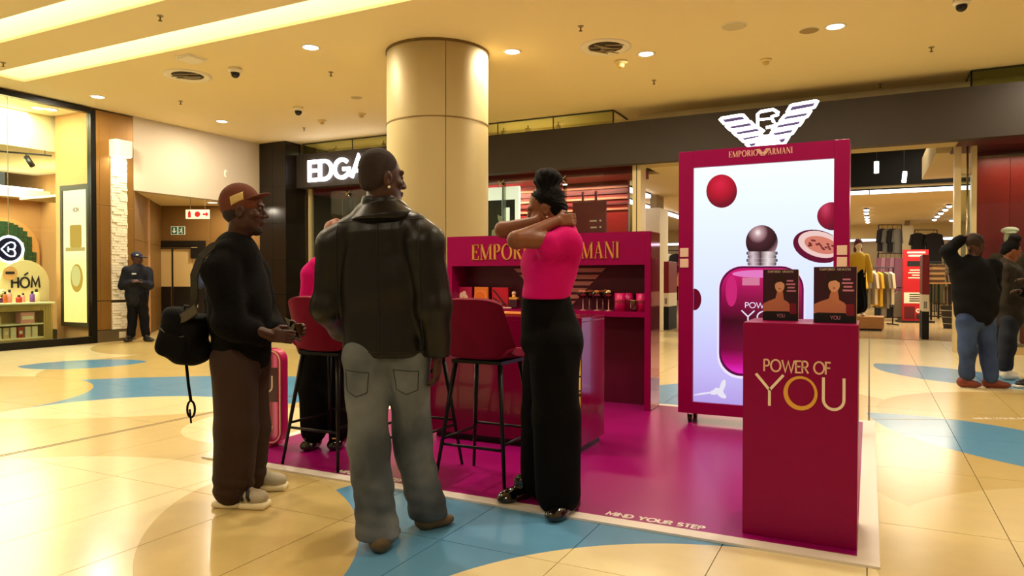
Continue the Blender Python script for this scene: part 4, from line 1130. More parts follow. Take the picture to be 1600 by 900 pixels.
def add_hand(f, wr, d, pn, side, curl=.5, k=1.0, thumb=1, kb=.008):
    """d: direction of the palm, pn: palm-facing normal, side: thumb-side direction"""
    d = unit(d); side = unit(V3(*side) - d*np.dot(side, d)); pn = unit(V3(*pn) - d*np.dot(pn, d) - side*np.dot(pn, side)); wr = V3(*wr)
    A = np.array([side, d, pn])
    f.box(wr + d*.05*k, V3(.037,.046,.013)*k, A, .012*k, .012)
    for i, (o, L) in enumerate(((.029,.072),(.010,.080),(-.010,.074),(-.029,.058))):
        p0 = wr + d*.088*k + side*o*k; q = d.copy(); pts = [p0]; a = 0
        for j, l in enumerate((.45,.32,.23)):
            a += curl*(.55+.35*j) + .06*i*curl
            q = d*math.cos(a) + pn*math.sin(a); pts.append(pts[-1] + q*L*l*k)
        f.chain(pts, [.0095*k,.0088*k,.008*k,.0072*k], .004)
    t0 = wr + d*.025*k + side*.03*k; t1 = t0 + (side*.6+d*.65+pn*.35)*.038*k; t2 = t1 + (side*.1+d*.85+pn*.5*(1+curl))*.030*k; t3 = t2 + (d*.8+pn*.6-side*.1)*.022*k
    f.chain([t0,t1,t2,t3], [.014*k,.0105*k,.0095*k,.008*k], .008)
SKIN = mat('skin_dark_brown', (64, 36, 23), .45, noise=(12, .08), spec=.4)
SKIN2 = mat('skin_brown', (128, 76, 48), .45, noise=(12, .06), spec=.4)
HAIRB = mat('hair_black', (8, 6, 6), .7, bump=(120, .8), spec=.2)
STUBB = mat('hair_cropped', (40, 24, 16), .8, bump=(260, .6))
def person(loc, label, rz=YAW): 
    p = {'loc': loc, 'rz': rz, 'label': label}; return p
def finish(P, body_field, skin, parts):
    me = body_field.mesh('person'); o = link('person', me, skin, None, P['loc'], (0,0,P['rz'])); tag(o, P['label'], 'person')
    for nm, fld, m in parts:
        for q in (fld if isinstance(fld, list) else [fld]): link(nm, q.mesh(nm), m, o)
    return o
def each(fn, h, *args):
    out = []
    for a in args: q = Field(h); fn(q, *a); out.append(q)
    return out
def shoe(f, heel, toe, w=.045, hgt=.055, z=0.0, k=.02):
    h = V3(*heel); t = V3(*toe); d = unit(t-h)
    h[2] = t[2] = z
    L = np.linalg.norm(t-h); up = V3(0,0,1); s = np.cross(d, up); A = np.array([s, d, up])
    q = hgt/.055
    f.ell(h + d*.05 + up*.042*q, V3(w*.86,.055,.042*q), A, k)
    f.ell(h + d*L*.45 + up*.036*q, V3(w*.92,L*.32,.036*q), A, k)
    f.ell(h + d*(L-.065) + up*.027*q, V3(w,.07,.027*q), A, k)
    f.cap(h + d*.055 + up*.05, h + d*.07 + up*.105, .045, .042, k)
def sole(f, heel, toe, w=.05, th=.028, z=0.0):
    h = V3(*heel); t = V3(*toe); d = unit(t-h); L = np.linalg.norm(t-h); up = V3(0,0,1); s = np.cross(d, up); A = np.array([s, d, up])
    f.box(h + d*.055 + up*(th/2+z), V3(w*.85,.062,th/2), A, th*.45, .01)
    f.box(h + d*L*.5 + up*(th/2+z), V3(w*.8,L*.36,th/2), A, th*.45, .01)
    f.box(h + d*(L-.07) + up*(th/2+z), V3(w,.075,th/2), A, th*.45, .01)
def folds(amp, kx, ky, kz, ph=0, zr=None):
    def fn(X, Y, Z):
        w = np.sin(kx*X+ky*Y+kz*Z+ph+1.3*np.sin(7*Z+3*X+ph)) * amp
        if zr is not None: w = w*np.clip((Z-zr[0])/.06, 0, 1)*np.clip((zr[1]-Z)/.06, 0, 1)
        return w
    return fn

# ---------------------------------------------------------------- man in the leather jacket (seen from behind)
dL = 3.40; sL = dL/1110
def LM(u, v, y=0): return V3((u-620)*sL*(1+y/dL), y, EYE-(v-433)*sL*(1+y/dL))
P = person(tuple(np.array([-sy_*dL + cy_*(620-800)*sL, cy_*dL + sy_*(620-800)*sL, 0])), 'man in a dark leather jacket and faded jeans seen from behind')
fh = (.80,.60,-.03)
hc = LM(597,279,.0)
f = Field(.006)
add_head(f, hc, fh, k=1.06)
f.cap(LM(594,318,.0), LM(596,348,.01), .058, .066, .03)
shL, shR = LM(534,377,.08), LM(663,368,-.06)
elL, elR = LM(508,478,.10), LM(682,480,-.08); wrL, wrR = LM(528,518,.36), LM(684,556,-.02)
f.cap(LM(597,350,.02), LM(600,540,.02), .13, .12, .05, (V3(.15,1,0), .7))
f.cap(shL, shR, .05, .05, .05)
f.chain([shL, elL, wrL], [.05,.04,.03]); f.chain([shR, elR, wrR], [.05,.04,.03])
add_hand(f, wrR, (-.02,.1,-1), (-.9,.3,0), (.25,1,0), .45, 1.02)
add_hand(f, wrL, (.5,.9,-.1), (.3,-.1,-1), (.9,-.3,.2), .5)
hipL, hipR = LM(568,560,.02), LM(632,560,.04)
knL, knR = LM(580,705,-.05), LM(640,702,.08); anL, anR = LM(600,845,-.12), LM(668,815,.16)
f.chain([hipL, knL, anL], [.08,.055,.04], .04); f.chain([hipR, knR, anR], [.08,.055,.04], .04)
anL[2] = .09; anR[2] = .09
body = f
j = Field(.007); fd = V3(.2,1,0)
j.cap(LM(597,366,.02), LM(598,440,.03), .185, .205, .06, (fd,.62)); j.cap(LM(598,440,.03), LM(598,545,.02), .205, .205, .05, (fd,.60))
j.chain([LM(545,362,.06), LM(520,385,.09), elL, LM(520,512,.30), wrL+V3(0,-.02,0)], [.075,.092,.082,.066,.055], .035)
j.chain([LM(650,357,-.04), LM(668,380,-.07), elR, LM(685,550,-.03)], [.075,.090,.078,.060], .035)
j.cap(LM(596,345,.01), LM(597,362,.01), .10, .14, .05, (fd,.8))
j.box(V3(LM(596,0)[0],0,LM(0,557)[2]-.3), V3(.5,.5,.3), None, .004, .006, True)
j.wr = []
j.wrinkle(folds(.004, 10, 6, 13, .4, (.9,1.45))); j.wrinkle(folds(.0028, 20, 12, -16, 1.7, (.9,1.4)))
M_LEATH = mat('leather_black_brown', (15, 12, 8), .40, bump=(70, .05), spec=.34)
jb = Field(.007)
co = Field(.006)   # collar
zc = LM(0,332)[2]
co.cap(LM(594,318,.0), LM(597,338,.0), .090, .155, .015, (fd,.86)); co.cap(LM(593,260,.0), LM(595,322,.0), .072, .066, .015, None, True); co.box(LM(594,305)+V3(0,0,.1), V3(.3,.3,.1), None, .004, .012, True); co.box(LM(594,345)-V3(0,0,.1), V3(.3,.3,.1), None, .004, .012, True)
tr = Field(.007)
tr.cap(LM(572,556,.02), LM(634,556,.03), .115, .115, .05, (fd,.92))
tr.chain([LM(571,562,.0), LM(578,700,-.05), LM(596,840,-.13), LM(599,880,-.14)], [.108,.094,.094,.09], .03)
tr.chain([LM(635,562,.03), LM(641,700,.08), LM(660,795,.14), LM(668,840,.17)], [.106,.092,.092,.09], .03); tr.box(V3(0,0,-.048), V3(.8,.8,.10), None, .004, .006, True)
tr.wrinkle(folds(.0022, 14, 8, 85, .3, (.06,.34))); tr.wrinkle(folds(.003, 26, -8, 10, 2.1, (.05,.8))); tr.wrinkle(folds(.003, 30, 12, -28, .9, (.05,.9)))
def jeans_mat(name, dark, pale):
    m = bpy.data.materials.new(name); m.use_nodes = True; nt = m.node_tree; b = nt.nodes['Principled BSDF']
    tc = nt.nodes.new('ShaderNodeTexCoord'); n = nt.nodes.new('ShaderNodeTexNoise'); n.inputs['Scale'].default_value = 3.2; n.inputs['Detail'].default_value = 3
    nt.links.new(tc.outputs['Object'], n.inputs['Vector']); cr = nt.nodes.new('ShaderNodeValToRGB')
    cr.color_ramp.elements[0].position = .36; cr.color_ramp.elements[0].color = lin(dark); cr.color_ramp.elements[1].position = .68; cr.color_ramp.elements[1].color = lin(pale)
    nt.links.new(n.outputs['Fac'], cr.inputs[0]); nt.links.new(cr.outputs[0], b.inputs['Base Color']); b.inputs['Roughness'].default_value = .9
    n2 = nt.nodes.new('ShaderNodeTexNoise'); n2.inputs['Scale'].default_value = 160; nt.links.new(tc.outputs['Object'], n2.inputs['Vector'])
    bp = nt.nodes.new('ShaderNodeBump'); bp.inputs['Strength'].default_value = .25; bp.inputs['Distance'].default_value = .01; nt.links.new(n2.outputs['Fac'], bp.inputs['Height']); nt.links.new(bp.outputs[0], b.inputs['Normal'])
    return m
M_JEAN = jeans_mat('faded_denim', (58, 65, 70), (112, 117, 118))
hrf = Field(.006); s_, w_, u_ = frame(fh); Ah = np.array([s_, w_, u_])
hrf.ell(hc + (w_*-.018+u_*.040)*1.06, V3(.0765,.093,.0945)*1.06, Ah, .01); hrf.ell(hc + (w_*-.034-u_*.012)*1.06, V3(.073,.070,.072)*1.06, Ah, .02); hrf.box(hc + w_*.14 - u_*.0, V3(.2,.075,.2), Ah, .02, .01, True); hrf.box(hc - u_*.185, V3(.2,.2,.118), Ah, .02, .02, True)
sh1 = each(shoe, .006, (LM(602,845,-.235)*V3(1,1,0), LM(602,845,.06)*V3(1,1,0)+V3(.02,0,0), .056), (LM(645,815,.08)*V3(1,1,0), LM(684,815,.20)*V3(1,1,0)+V3(.04,0,0), .052))
M_BOOT = mat('boot_tan', (92, 74, 42), .6, noise=(25, .4))
pk = MB()
man1 = finish(P, body, SKIN, [('leather_jacket', j, M_LEATH), ('jacket_collar', co, M_LEATH), ('jeans', tr, M_JEAN), ('hair', hrf, STUBB), ('boot', sh1, M_BOOT)])
# jacket seams, pockets and earring
from mathutils.bvhtree import BVHTree
def surface(me): return BVHTree.FromPolygons([v.co.copy() for v in me.vertices], [tuple(p.vertices) for p in me.polygons])
def child(o, nm): return [c for c in o.children if c.name.split('.')[0] == nm][0]
def on_back(bvh, pts, off=.0015):
    out = []
    for p in pts:
        h = bvh.ray_cast(Vector((p[0], -1.5, p[2])), Vector((0, 1, 0)))
        if h[0] is not None: out.append(tuple(h[0] + Vector((0, -off, 0))))
    return out
def seg(a, b, n=14): return [a + (b-a)*i/n for i in range(n+1)]
seam = mat('seam_dark', (16, 12, 9), .6)
_bj = surface(child(man1, 'leather_jacket').data); _bt = surface(child(man1, 'jeans').data)
for nm, a, b in (('yoke_seam', LM(516,348), LM(672,344)), ('centre_seam', LM(596,346), LM(598,553))):
    q = on_back(_bj, seg(a, b, 24))
    if len(q) > 2: mk(nm, MB().tube(q, .0018, 5), seam, man1, smooth=True)
for a, b in ((LM(527,352), LM(522,540)), (LM(661,350), LM(664,540))):
    q = on_back(_bj, seg(a, b, 24))
    if len(q) > 2: mk('sleeve_seam', MB().tube(q, .003, 5), seam, man1, smooth=True)
q = on_back(_bj, seg(LM(528,548), LM(666,547), 24)); mk('hem_seam', MB().tube(q, .0022, 5), seam, man1, smooth=True)
for x0, x1 in ((545,583), (618,656)):
    for a, b in ((LM(x0,575), LM(x1,578)), (LM(x0,575), LM(x0+4,606)), (LM(x1,578), LM(x1-2,608)), (LM(x0+4,606), LM((x0+x1)/2,614)), (LM((x0+x1)/2,614), LM(x1-2,608))):
        q = on_back(_bt, seg(a, b, 8), .001)
        if len(q) > 2: mk('pocket_seam', MB().tube(q, .0018, 5), mat('denim_seam', (36,36,36), .8), man1, smooth=True)
def surf_line(pts, r, m, nm, par): return mk(nm, MB().tube(pts, r, 6), m, par, smooth=True)
mk('earring', MB().sphere(tuple(hc + (s_*.08 - w_*.004 - u_*.048)*1.06), .008, 10, 8), mat('ear_stud', (235,225,215), .1, .8), man1, smooth=True)

# ---------------------------------------------------------------- man with the brown cap (facing right)
dC = 4.0; sC = dC/1110
def CM(u, v, y=0): return V3((u-378)*sC*(1+y/dC), y, EYE-(v-433)*sC*(1+y/dC))
P = person((-sy_*dC + cy_*(378-800)*sC, cy_*dC + sy_*(378-800)*sC, 0), 'man in a brown cap, black sweater and brown trousers facing right')
fh = (.97,.20,-.02); hc = CM(381,329,0); s_, w_, u_ = frame(fh); Ah = np.array([s_, w_, u_])
f = Field(.006); add_head(f, hc, fh, k=1.10)
f.cap(hc+V3(-.02,.0,-.09), CM(368,392,0), .060, .072, .03)
shN, shF = CM(366,408,-.19), CM(372,405,.19); elN, elF = CM(386,505,-.24), CM(396,500,.20); wrN, wrF = CM(434,524,-.12), CM(436,516,.08)
f.cap(CM(366,415,0), CM(374,550,0), .13, .12, .05); f.cap(shN, shF, .05, .05, .05)
f.chain([shN, elN, wrN], [.05,.042,.030]); f.chain([shF, elF, wrF], [.05,.042,.030])
add_hand(f, wrN, (1,.25,-.1), (0,.85,-.3), (.1,.2,1), .75, 1.0); add_hand(f, wrF, (1,-.15,.05), (0,-.85,-.3), (.1,-.2,1), .55, 1.0)
knN, knF = CM(380,670,-.12), CM(378,668,.12); anN, anF = CM(372,770,-.13), CM(372,758,.14)
f.chain([CM(376,562,-.09), knN, anN], [.085,.06,.045], .04); f.chain([CM(376,562,.09), knF, anF], [.085,.06,.045], .04)
body = f
sw_ = Field(.007); fd = V3(1,.2,0)
sw_.cap(CM(369,415,0), CM(374,470,0), .19, .20, .06, (fd,.74)); sw_.cap(CM(374,470,0), CM(377,548,0), .20, .185, .06, (fd,.86))
sw_.chain([CM(368,400,-.15), CM(368,425,-.20), elN, wrN+V3(-.05,0,0)], [.075,.09,.08,.055], .04); sw_.chain([CM(372,400,.15), CM(374,425,.20), elF, wrF+V3(-.05,0,0)], [.075,.09,.08,.055], .04)
sw_.cap(CM(366,388,0), CM(367,402,0), .085, .12, .05)
sw_.cap(CM(377,612,0), CM(377,740,0), .19, .19, .01, None, True)
sw_.wrinkle(folds(.005, 14, 10, 26, .2, (.85,1.35))); sw_.wrinkle(folds(.003, 28, 16, -30, 1.9, (.85,1.35)))
M_SWT = mat('sweater_black', (9, 8, 7), .95, bump=(90, .3), spec=.15)
tr = Field(.007)
tr.cap(CM(376,566,-.07), CM(376,566,.07), .128, .128, .05, (V3(0,1,0),.9))
tr.chain([CM(376,568,-.085), CM(380,670,-.12), CM(377,762,-.135)], [.128,.115,.105], .03); tr.chain([CM(376,568,.085), CM(379,668,.12), CM(374,745,.14)], [.12,.112,.10], .03)
tr.wrinkle(folds(.006, 12, 8, 75, .3, (.06,.2))); tr.wrinkle(folds(.0065, 44, 10, 4, 1.1, (.06,.9)))
M_TRB = mat('trousers_brown', (48, 27, 12), .85, bump=(90, .25))
wc = unit(w_*.95+u_*.24); uc = unit(u_*.95-w_*.24); Ac = np.array([s_, wc, uc]); cpf = Field(.006); cc = CM(375,317,0)
cpf.ell(cc, V3(.093,.112,.112), Ac, .01); cpf.box(cc - uc*.152, V3(.2,.2,.10), Ac, .01, .012, True); cpf.ell(cc + wc*.06 - uc*.03, V3(.075,.06,.05), Ac, .02)

brm = Field(.005); bw_ = unit(w_*.94+u_*.34); brm.ell(CM(402,309,0), V3(.080,.080,.012), np.array([s_, bw_, unit(u_*.94-w_*.34)]), .01)
M_CAP = mat('cap_brown', (98, 48, 24), .9, bump=(120, .3)); M_CAPD = mat('cap_patch', (196, 168, 100), .8)
shf_ = each(shoe, .0055, (CM(352,785,-.14)*V3(1,1,0), CM(352,785,-.14)*V3(1,1,0)+V3(.285,-.03,0), .052, .085, .015), (CM(352,757,.14)*V3(1,1,0), CM(352,757,.14)*V3(1,1,0)+V3(.285,.03,0), .052, .085, .015))
sol = each(sole, .005, (CM(350,785,-.14)*V3(1,1,0), CM(350,785,-.14)*V3(1,1,0)+V3(.295,-.03,0), .054, .036), (CM(350,757,.14)*V3(1,1,0), CM(350,757,.14)*V3(1,1,0)+V3(.295,.03,0), .054, .036))
M_SNK = mat('sneaker_mesh', (176, 166, 142), .7, noise=(14, .35)); M_SOLE = mat('sneaker_sole', (236, 222, 178), .6)
man2 = finish(P, body, SKIN, [('black_sweater', sw_, M_SWT), ('brown_trousers', tr, M_TRB), ('cap_crown', cpf, M_CAP), ('cap_brim', brm, M_CAP), ('sneaker', shf_, M_SNK), ('sneaker_sole', sol, M_SOLE)])
bf = Field(.005); bf.ell(hc + (w_*.064-u_*.102)*1.1, V3(.034,.034,.026)*1.1, Ah, .01); bf.ell(hc + (w_*.035-u_*.085)*1.1, V3(.052,.034,.024)*1.1, Ah, .02)
link('beard', bf.mesh('beard'), STUBB, man2)
hb = Field(.006); hb.ell(hc + (w_*-.03-u_*.015)*1.1, V3(.072,.072,.06)*1.1, Ah, .01); link('hair', hb.mesh('hair'), STUBB, man2)
_bc = surface(child(man2, 'cap_crown').data)
def patch(bvh, c4, n, off, m, nm, par):
    b = MB(); vs = []
    for i in range(n+1):
        for k in range(n+1):
            s_0, t_0 = i/n, k/n
            p = (c4[0]*(1-s_0)+c4[1]*s_0)*(1-t_0) + (c4[3]*(1-s_0)+c4[2]*s_0)*t_0
            h = bvh.ray_cast(Vector((p[0], -1.5, p[2])), Vector((0, 1, 0)))
            vs.append(tuple(h[0] + Vector((0,-off,0))) if h[0] is not None else (p[0], p[1], p[2]))
    fs = [(i*(n+1)+k, (i+1)*(n+1)+k, (i+1)*(n+1)+k+1, i*(n+1)+k+1) for i in range(n) for k in range(n)]
    o = mk(nm, b.add(vs, fs), m, par, smooth=True); so = o.modifiers.new('thick', 'SOLIDIFY'); so.thickness = .003; return o
patch(_bc, [CM(372,324), CM(390,314), CM(388,302), CM(370,311)], 5, .003, M_CAPD, 'cap_patch', man2)
def white_stripes(par, h0, d, lat, z0):
    for t, zz in ((.30,.085),(.45,.078),(.60,.066),(.74,.056)):
        a = h0 + d*t*.285; mk('shoe_overlay', MB().tube([tuple(a + lat*.052 + V3(0,0,z0+.02)), tuple(a + lat*.052 + V3(-.012,0,z0+zz*.75)), tuple(a + lat*.030 + V3(-.018,0,z0+zz*1.25+.012))], .009, 6), M_DARK, par, smooth=True)
white_stripes(man2, CM(352,785,-.14)*V3(1,1,0), unit(V3(1,-.1,0)), unit(V3(-.1,-1,0)), .028)
mk('toe_cap', MB().sphere(tuple(CM(352,785,-.14)*V3(1,1,0)+V3(.245,-.026,.052)), .04, 14, 8, (1.05,1.0,.62)), M_SOLE, man2, smooth=True)
mk('toe_cap', MB().sphere(tuple(CM(352,757,.14)*V3(1,1,0)+V3(.245,.026,.052)), .04, 14, 8, (1.05,1.0,.62)), M_SOLE, man2, smooth=True)
# phone in his hands
ph = thing('mobile_phone', P['loc'], 'black mobile phone held by the man in the brown cap', 'phone', YAW); ph.location.z = 0
b = MB().box(-.036, -.075, -.004, .036, .075, .004); o = mk('phone_case', b, M_DARK, ph, bevel=.003, loc=tuple(CM(459,515,-.02)), rot=(.9,.35,1.2))
mk('screen', MB().box(-.033, -.070, .004, .033, .070, .0046), mat('phone_glass', (8,8,10), .08), o)
# sling bag over his shoulder
bg = thing('backpack', (P['loc'][0], P['loc'][1], 0), 'black backpack hanging from the shoulder of the man in the brown cap', 'backpack', YAW)
bf = Field(.008)
bf.box(CM(300,524,-.10), V3(.105,.10,.135), np.array([unit(V3(1,0,-.35)), V3(0,1,0), unit(V3(.35,0,1))]), .05, .03)
bf.ell(CM(282,510,-.10), V3(.07,.09,.11), None, .05); bf.ell(CM(312,550,-.10), V3(.10,.09,.075), None, .04)
bf.wrinkle(folds(.006, 22, 12, 18, .6)); bf.wrinkle(folds(.004, 40, 20, -33, 2))
M_BAG = mat('bag_black', (9, 8, 7), .9, bump=(60, .2), spec=.15); M_STRAP = mat('strap_olive', (34, 30, 20), .7)
link('bag_body', bf.mesh('bag_body'), M_BAG, bg)
def strap(pts, w, t, m, nm, par):
    b = MB(); P_ = [Vector(p) for p in pts]
    for i in range(len(P_)-1): b.beam(P_[i], P_[i+1] + (P_[i+1]-P_[i])*.02, w, t, up=(0,-1,.3))
    return mk(nm, b, m, par)
strap([CM(312,508,-.16), CM(326,470,-.20), CM(334,430,-.27), CM(342,402,-.25), CM(354,385,-.20), CM(370,377,-.12)], .04, .008, M_STRAP, 'shoulder_strap', bg)
strap([CM(300,500,-.19), CM(318,492,-.215), CM(334,482,-.24)], .05, .012, mat('buckle_grey', (70,64,48), .6), 'buckle', bg)
fp = Field(.008); fp.box(CM(292,540,-.185), V3(.075,.022,.07), np.array([unit(V3(1,0,-.35)), V3(0,1,0), unit(V3(.35,0,1))]), .02, .02); fp.wrinkle(folds(.004, 30, 12, 22, .9)); link('front_pocket', fp.mesh('front_pocket'), M_BAG, bg)
mk('zip', MB().tube([CM(270,512,-.195), CM(285,524,-.205), CM(305,527,-.205), CM(318,522,-.19)], .004, 5), MATS['buckle_grey'], bg, smooth=True)
mk('carry_handle', MB().tube([CM(296,490,-.10), CM(300,478,-.10), CM(312,480,-.10), CM(316,492,-.10)], .009, 6), M_STRAP, bg, smooth=True)
mk('hanging_strap', MB().tube([CM(301,568,-.10), CM(304,600,-.10), CM(308,628,-.10)], .008, 6), M_BAG, bg, smooth=True)
mk('strap_loop', MB().tube([tuple(CM(308+6*math.cos(a), 640+13*math.sin(a), -.10)) for a in [2*PI*i/16 for i in range(16)]], .006, 6, True), M_BAG, bg, smooth=True)
mk('strap_end', MB().tube([CM(306,640,-.10), CM(308,662,-.10)], .005, 6), M_BAG, bg, smooth=True)

# ---------------------------------------------------------------- woman in the pink top, arms folded up
dW = 3.85; sW = dW/1110
def WM(u, v, y=0): return V3((u-862)*sW*(1+y/dW), y, EYE-(v-433)*sW*(1+y/dW))
P = person((-sy_*dW + cy_*(862-800)*sW, cy_*dW + sy_*(862-800)*sW, 0), 'woman in a pink top and wide black trousers with raised arms, hair in a bun')
up = unit(V3(-.12,0,1)); fh = unit(V3(-.93,.22,-.32)); hc = WM(853,327,0); s_, w_, u_ = frame(fh, up); Ah = np.array([s_, w_, u_])
f = Field(.006); add_head(f, hc, fh, up, k=1.0)
f.cap(hc + V3(.025,0,-.07), WM(874,372,0), .047, .058, .03)
shN, shF = WM(887,378,-.16), WM(866,376,.16); elN, elF = WM(802,375,-.26), WM(786,359,.02); wrN, wrF = WM(868,345,-.135), WM(838,346,-.07)
f.cap(WM(868,385,0), WM(856,450,0), .11, .10, .05); f.cap(shN, shF, .045, .045, .05)
f.chain([shN, elN, wrN], [.042,.043,.027], .02); f.chain([shF, elF, wrF], [.042,.042,.028], .02)
add_hand(f, wrN, (1,.35,.12), (.1,.9,-.25), (0,.2,1), .75, .92); add_hand(f, wrF, (.9,.4,.2), (0,.9,-.3), (0,.2,1), .5, .92)
f.chain([WM(864,510,-.06), WM(868,650,-.10), WM(876,780,-.10)], [.07,.055,.04], .04); f.chain([WM(858,510,.06), WM(850,640,.11), WM(842,758,.13)], [.085,.06,.04], .04)
body = f
tp = Field(.006); fd = V3(-1,.2,0)
tp.cap(WM(872,383,0), WM(860,420,0), .165, .165, .06, (fd,.72)); tp.cap(WM(860,420,0), WM(853,458,0), .165, .160, .06, (fd,.80)); tp.ell(WM(838,408,0), V3(.075,.12,.075), None, .06)
tp.chain([WM(884,376,-.11), WM(874,380,-.165), WM(856,384,-.20)], [.062,.066,.070], .03); tp.chain([WM(866,372,.13), WM(862,378,.165), WM(840,374,.15)], [.07,.075,.07], .03)
tp.cap(shN, shF, .066, .066, .03); tp.ell(WM(893,392,-.06), V3(.05,.12,.08), None, .04); tp.box(WM(852,520,0), V3(.4,.4,.185), None, .005, .01, True)
tp.wrinkle(folds(.0045, 26, 8, 20, .5, (1.16,1.45))); tp.wrinkle(folds(.003, 40, 14, -26, 1.4, (1.16,1.45)))
M_TOP = mat('top_hot_pink', (206, 6, 112), .85, spec=.2, bump=(120, .15))
pn = Field(.007)
pn.cap(WM(853,472,0), WM(860,525,0), .135, .165, .05, (V3(0,1,0),.98)); pn.ell(WM(880,535,0), V3(.10,.15,.11), None, .06)
pn.chain([WM(866,540,-.08), WM(868,650,-.10), WM(871,772,-.105)], [.13,.125,.118], .03); pn.chain([WM(855,540,.08), WM(850,650,.11), WM(846,748,.13)], [.12,.115,.11], .03)
pn.cap(WM(853,440,0), WM(853,446,0), .3, .3, .004, (V3(0,0,1),.16), True)
pn.wrinkle(folds(.005, 36, 8, 5, .5, (.06,.95))); pn.wrinkle(folds(.003, 20, 14, 9, 1.4, (.06,1.0)))
M_PANT = mat('trousers_black', (8, 7, 7), .9, bump=(90, .2), spec=.15)
hr = Field(.005)
hr.ell(hc + w_*-.024 + u_*.042, V3(.081,.094,.090), Ah, .01); hr.ell(hc + w_*-.06 - u_*.03, V3(.062,.05,.062), Ah, .03)
hr.box(hc + w_*.115 - u_*.05, V3(.2,.08,.125), Ah, .02, .02, True)
bc = WM(856,280,0)
hr.ell(bc, V3(.076,.076,.062), None, .02); hr.cap(bc, hc+u_*.06-w_*.03, .05, .05, .02)
def braid(X, Y, Z):
    a = np.arctan2(Z-hc[2]-.04, X-hc[0]); return .003*np.sin(26*a+4*np.sin(30*Y)) + .003*np.sin(90*Z+30*X)
hr.wrinkle(braid)
def loafer(fld, heel, toe): shoe(fld, heel, toe, .053, .062, z=.0); fld.ell(V3(*heel)*.3+V3(*toe)*.7+V3(0,0,.045), (.045,.045,.03), None, .03)
hN = WM(900,790,-.03)*V3(1,1,0); tN = WM(860,790,-.27)*V3(1,1,0)+V3(-.02,0,0); hF = WM(832,770,.16)*V3(1,1,0); tF = WM(794,770,.02)*V3(1,1,0)+V3(-.05,.0,0)
sh3 = each(loafer, .0055, (hN, tN), (hF, tF))
M_PAT = mat('patent_black', (10, 9, 9), .12, coat=.6)
wom = finish(P, body, SKIN2, [('pink_top', tp, M_TOP), ('black_trousers', pn, M_PANT), ('hair_bun', hr, HAIRB), ('loafer', sh3, M_PAT)])
mk('earring', MB().sphere(tuple(hc - s_*-.0 + (-s_)*(-.0)), .001, 4, 3), HAIRB, wom) if False else None
for q in (-1, 1): mk('earring', MB().sphere(tuple(hc + s_*.080*q - w_*.004 - u_*.052), .0085, 10, 8), mat('ear_stud', (235,225,215), .1, .8), wom, smooth=True)

# ---------------------------------------------------------------- second woman in pink behind the left stool
d2 = 5.15; s2_ = d2/1110
def SM(u, v, y=0): return V3((u-508)*s2_*(1+y/d2), y, EYE-(v-433)*s2_*(1+y/d2))
P = person((-sy_*d2 + cy_*(508-800)*s2_, cy_*d2 + sy_*(508-800)*s2_, .010), 'woman in a pink top and black trousers partly hidden behind the left bar stool')
fh = unit(V3(-.35,-.9,-.05)); hc = SM(522,372,0); s_, w_, u_ = frame(fh); Ah = np.array([s_, w_, u_])
f = Field(.0075); add_head(f, hc, fh, k=.98); f.cap(hc+V3(0,.02,-.08), SM(521,408,.02), .045, .055, .03)
shL, shR = SM(491,421,.0), SM(550,421,.03); elL, elR = SM(476,482,.03), SM(563,482,.03); wrL, wrR = SM(468,528,-.04), SM(552,510,-.18)
f.cap(SM(521,430,.02), SM(512,520,.02), .10, .10, .05); f.cap(shL, shR, .045, .045, .04)
f.chain([shL, elL, wrL], [.045,.038,.026]); f.chain([shR, elR, wrR], [.045,.038,.026])
add_hand(f, wrL, (.05,-.2,-1), (.9,-.2,0), (.1,-1,0), .5, .95); add_hand(f, wrR, (-.8,-.5,0), (0,.2,-1), (0,-.8,.3), .4, .95)
f.chain([SM(492,540,.02), SM(490,620,0), SM(490,690,.0)], [.08,.055,.04], .04); f.chain([SM(525,540,.02), SM(526,620,.02), SM(527,690,.06)], [.08,.055,.04], .04)
body = f
tp = Field(.0075); fd = V3(.2,1,0)
tp.cap(SM(520,424,.02), SM(512,492,.02), .155, .16, .05, (fd,.66)); tp.chain([SM(495,417,.0), SM(486,432,.01), SM(480,462,.02)], [.06,.07,.062], .03); tp.chain([SM(546,417,.03), SM(554,432,.03), SM(560,462,.03)], [.06,.07,.062], .03)
tp.wrinkle(folds(.004, 24, 8, 20, .5, (1.0,1.4)))
pn = Field(.008); pn.cap(SM(500,512,.02), SM(522,512,.02), .12, .12, .05, (fd,.85)); pn.chain([SM(494,530,.02), SM(489,610,0), SM(489,676,0)], [.115,.098,.09], .03); pn.chain([SM(524,530,.02), SM(526,610,.02), SM(528,672,.05)], [.115,.098,.088], .03)
pn.wrinkle(folds(.004, 30, 8, 9, .5, (.1,.9)))
sh4 = each(loafer, .006, (SM(494,690,.06)*V3(1,1,0), SM(481,690,-.14)*V3(1,1,0)), (SM(529,690,.1)*V3(1,1,0), SM(524,690,-.12)*V3(1,1,0)))
hr = Field(.007); hr.ell(hc - w_*.03 + u_*.03, V3(.09,.10,.10), Ah, .02); hr.ell(hc - w_*.045 - u_*.08, V3(.085,.06,.13), Ah, .04); hr.box(hc + w_*.125 - u_*.07, V3(.062,.10,.14), Ah, .03, .03, True)
hr.wrinkle(folds(.004, 60, 40, 30, .2))
wom2 = finish(P, body, SKIN2, [('pink_top', tp, M_TOP), ('black_trousers', pn, M_PANT), ('hair', hr, mat('hair_auburn', (120, 66, 30), .6, bump=(90, .8))), ('loafer', sh4, M_PAT)])
for x in (481, 524): mk('gold_buckle', MB().tube([tuple(SM(x+q, 690, -.06)*V3(1,1,0)+V3(0,0,.078)) for q in (-2, 6)], .007, 6), M_GOLD, wom2, smooth=True)

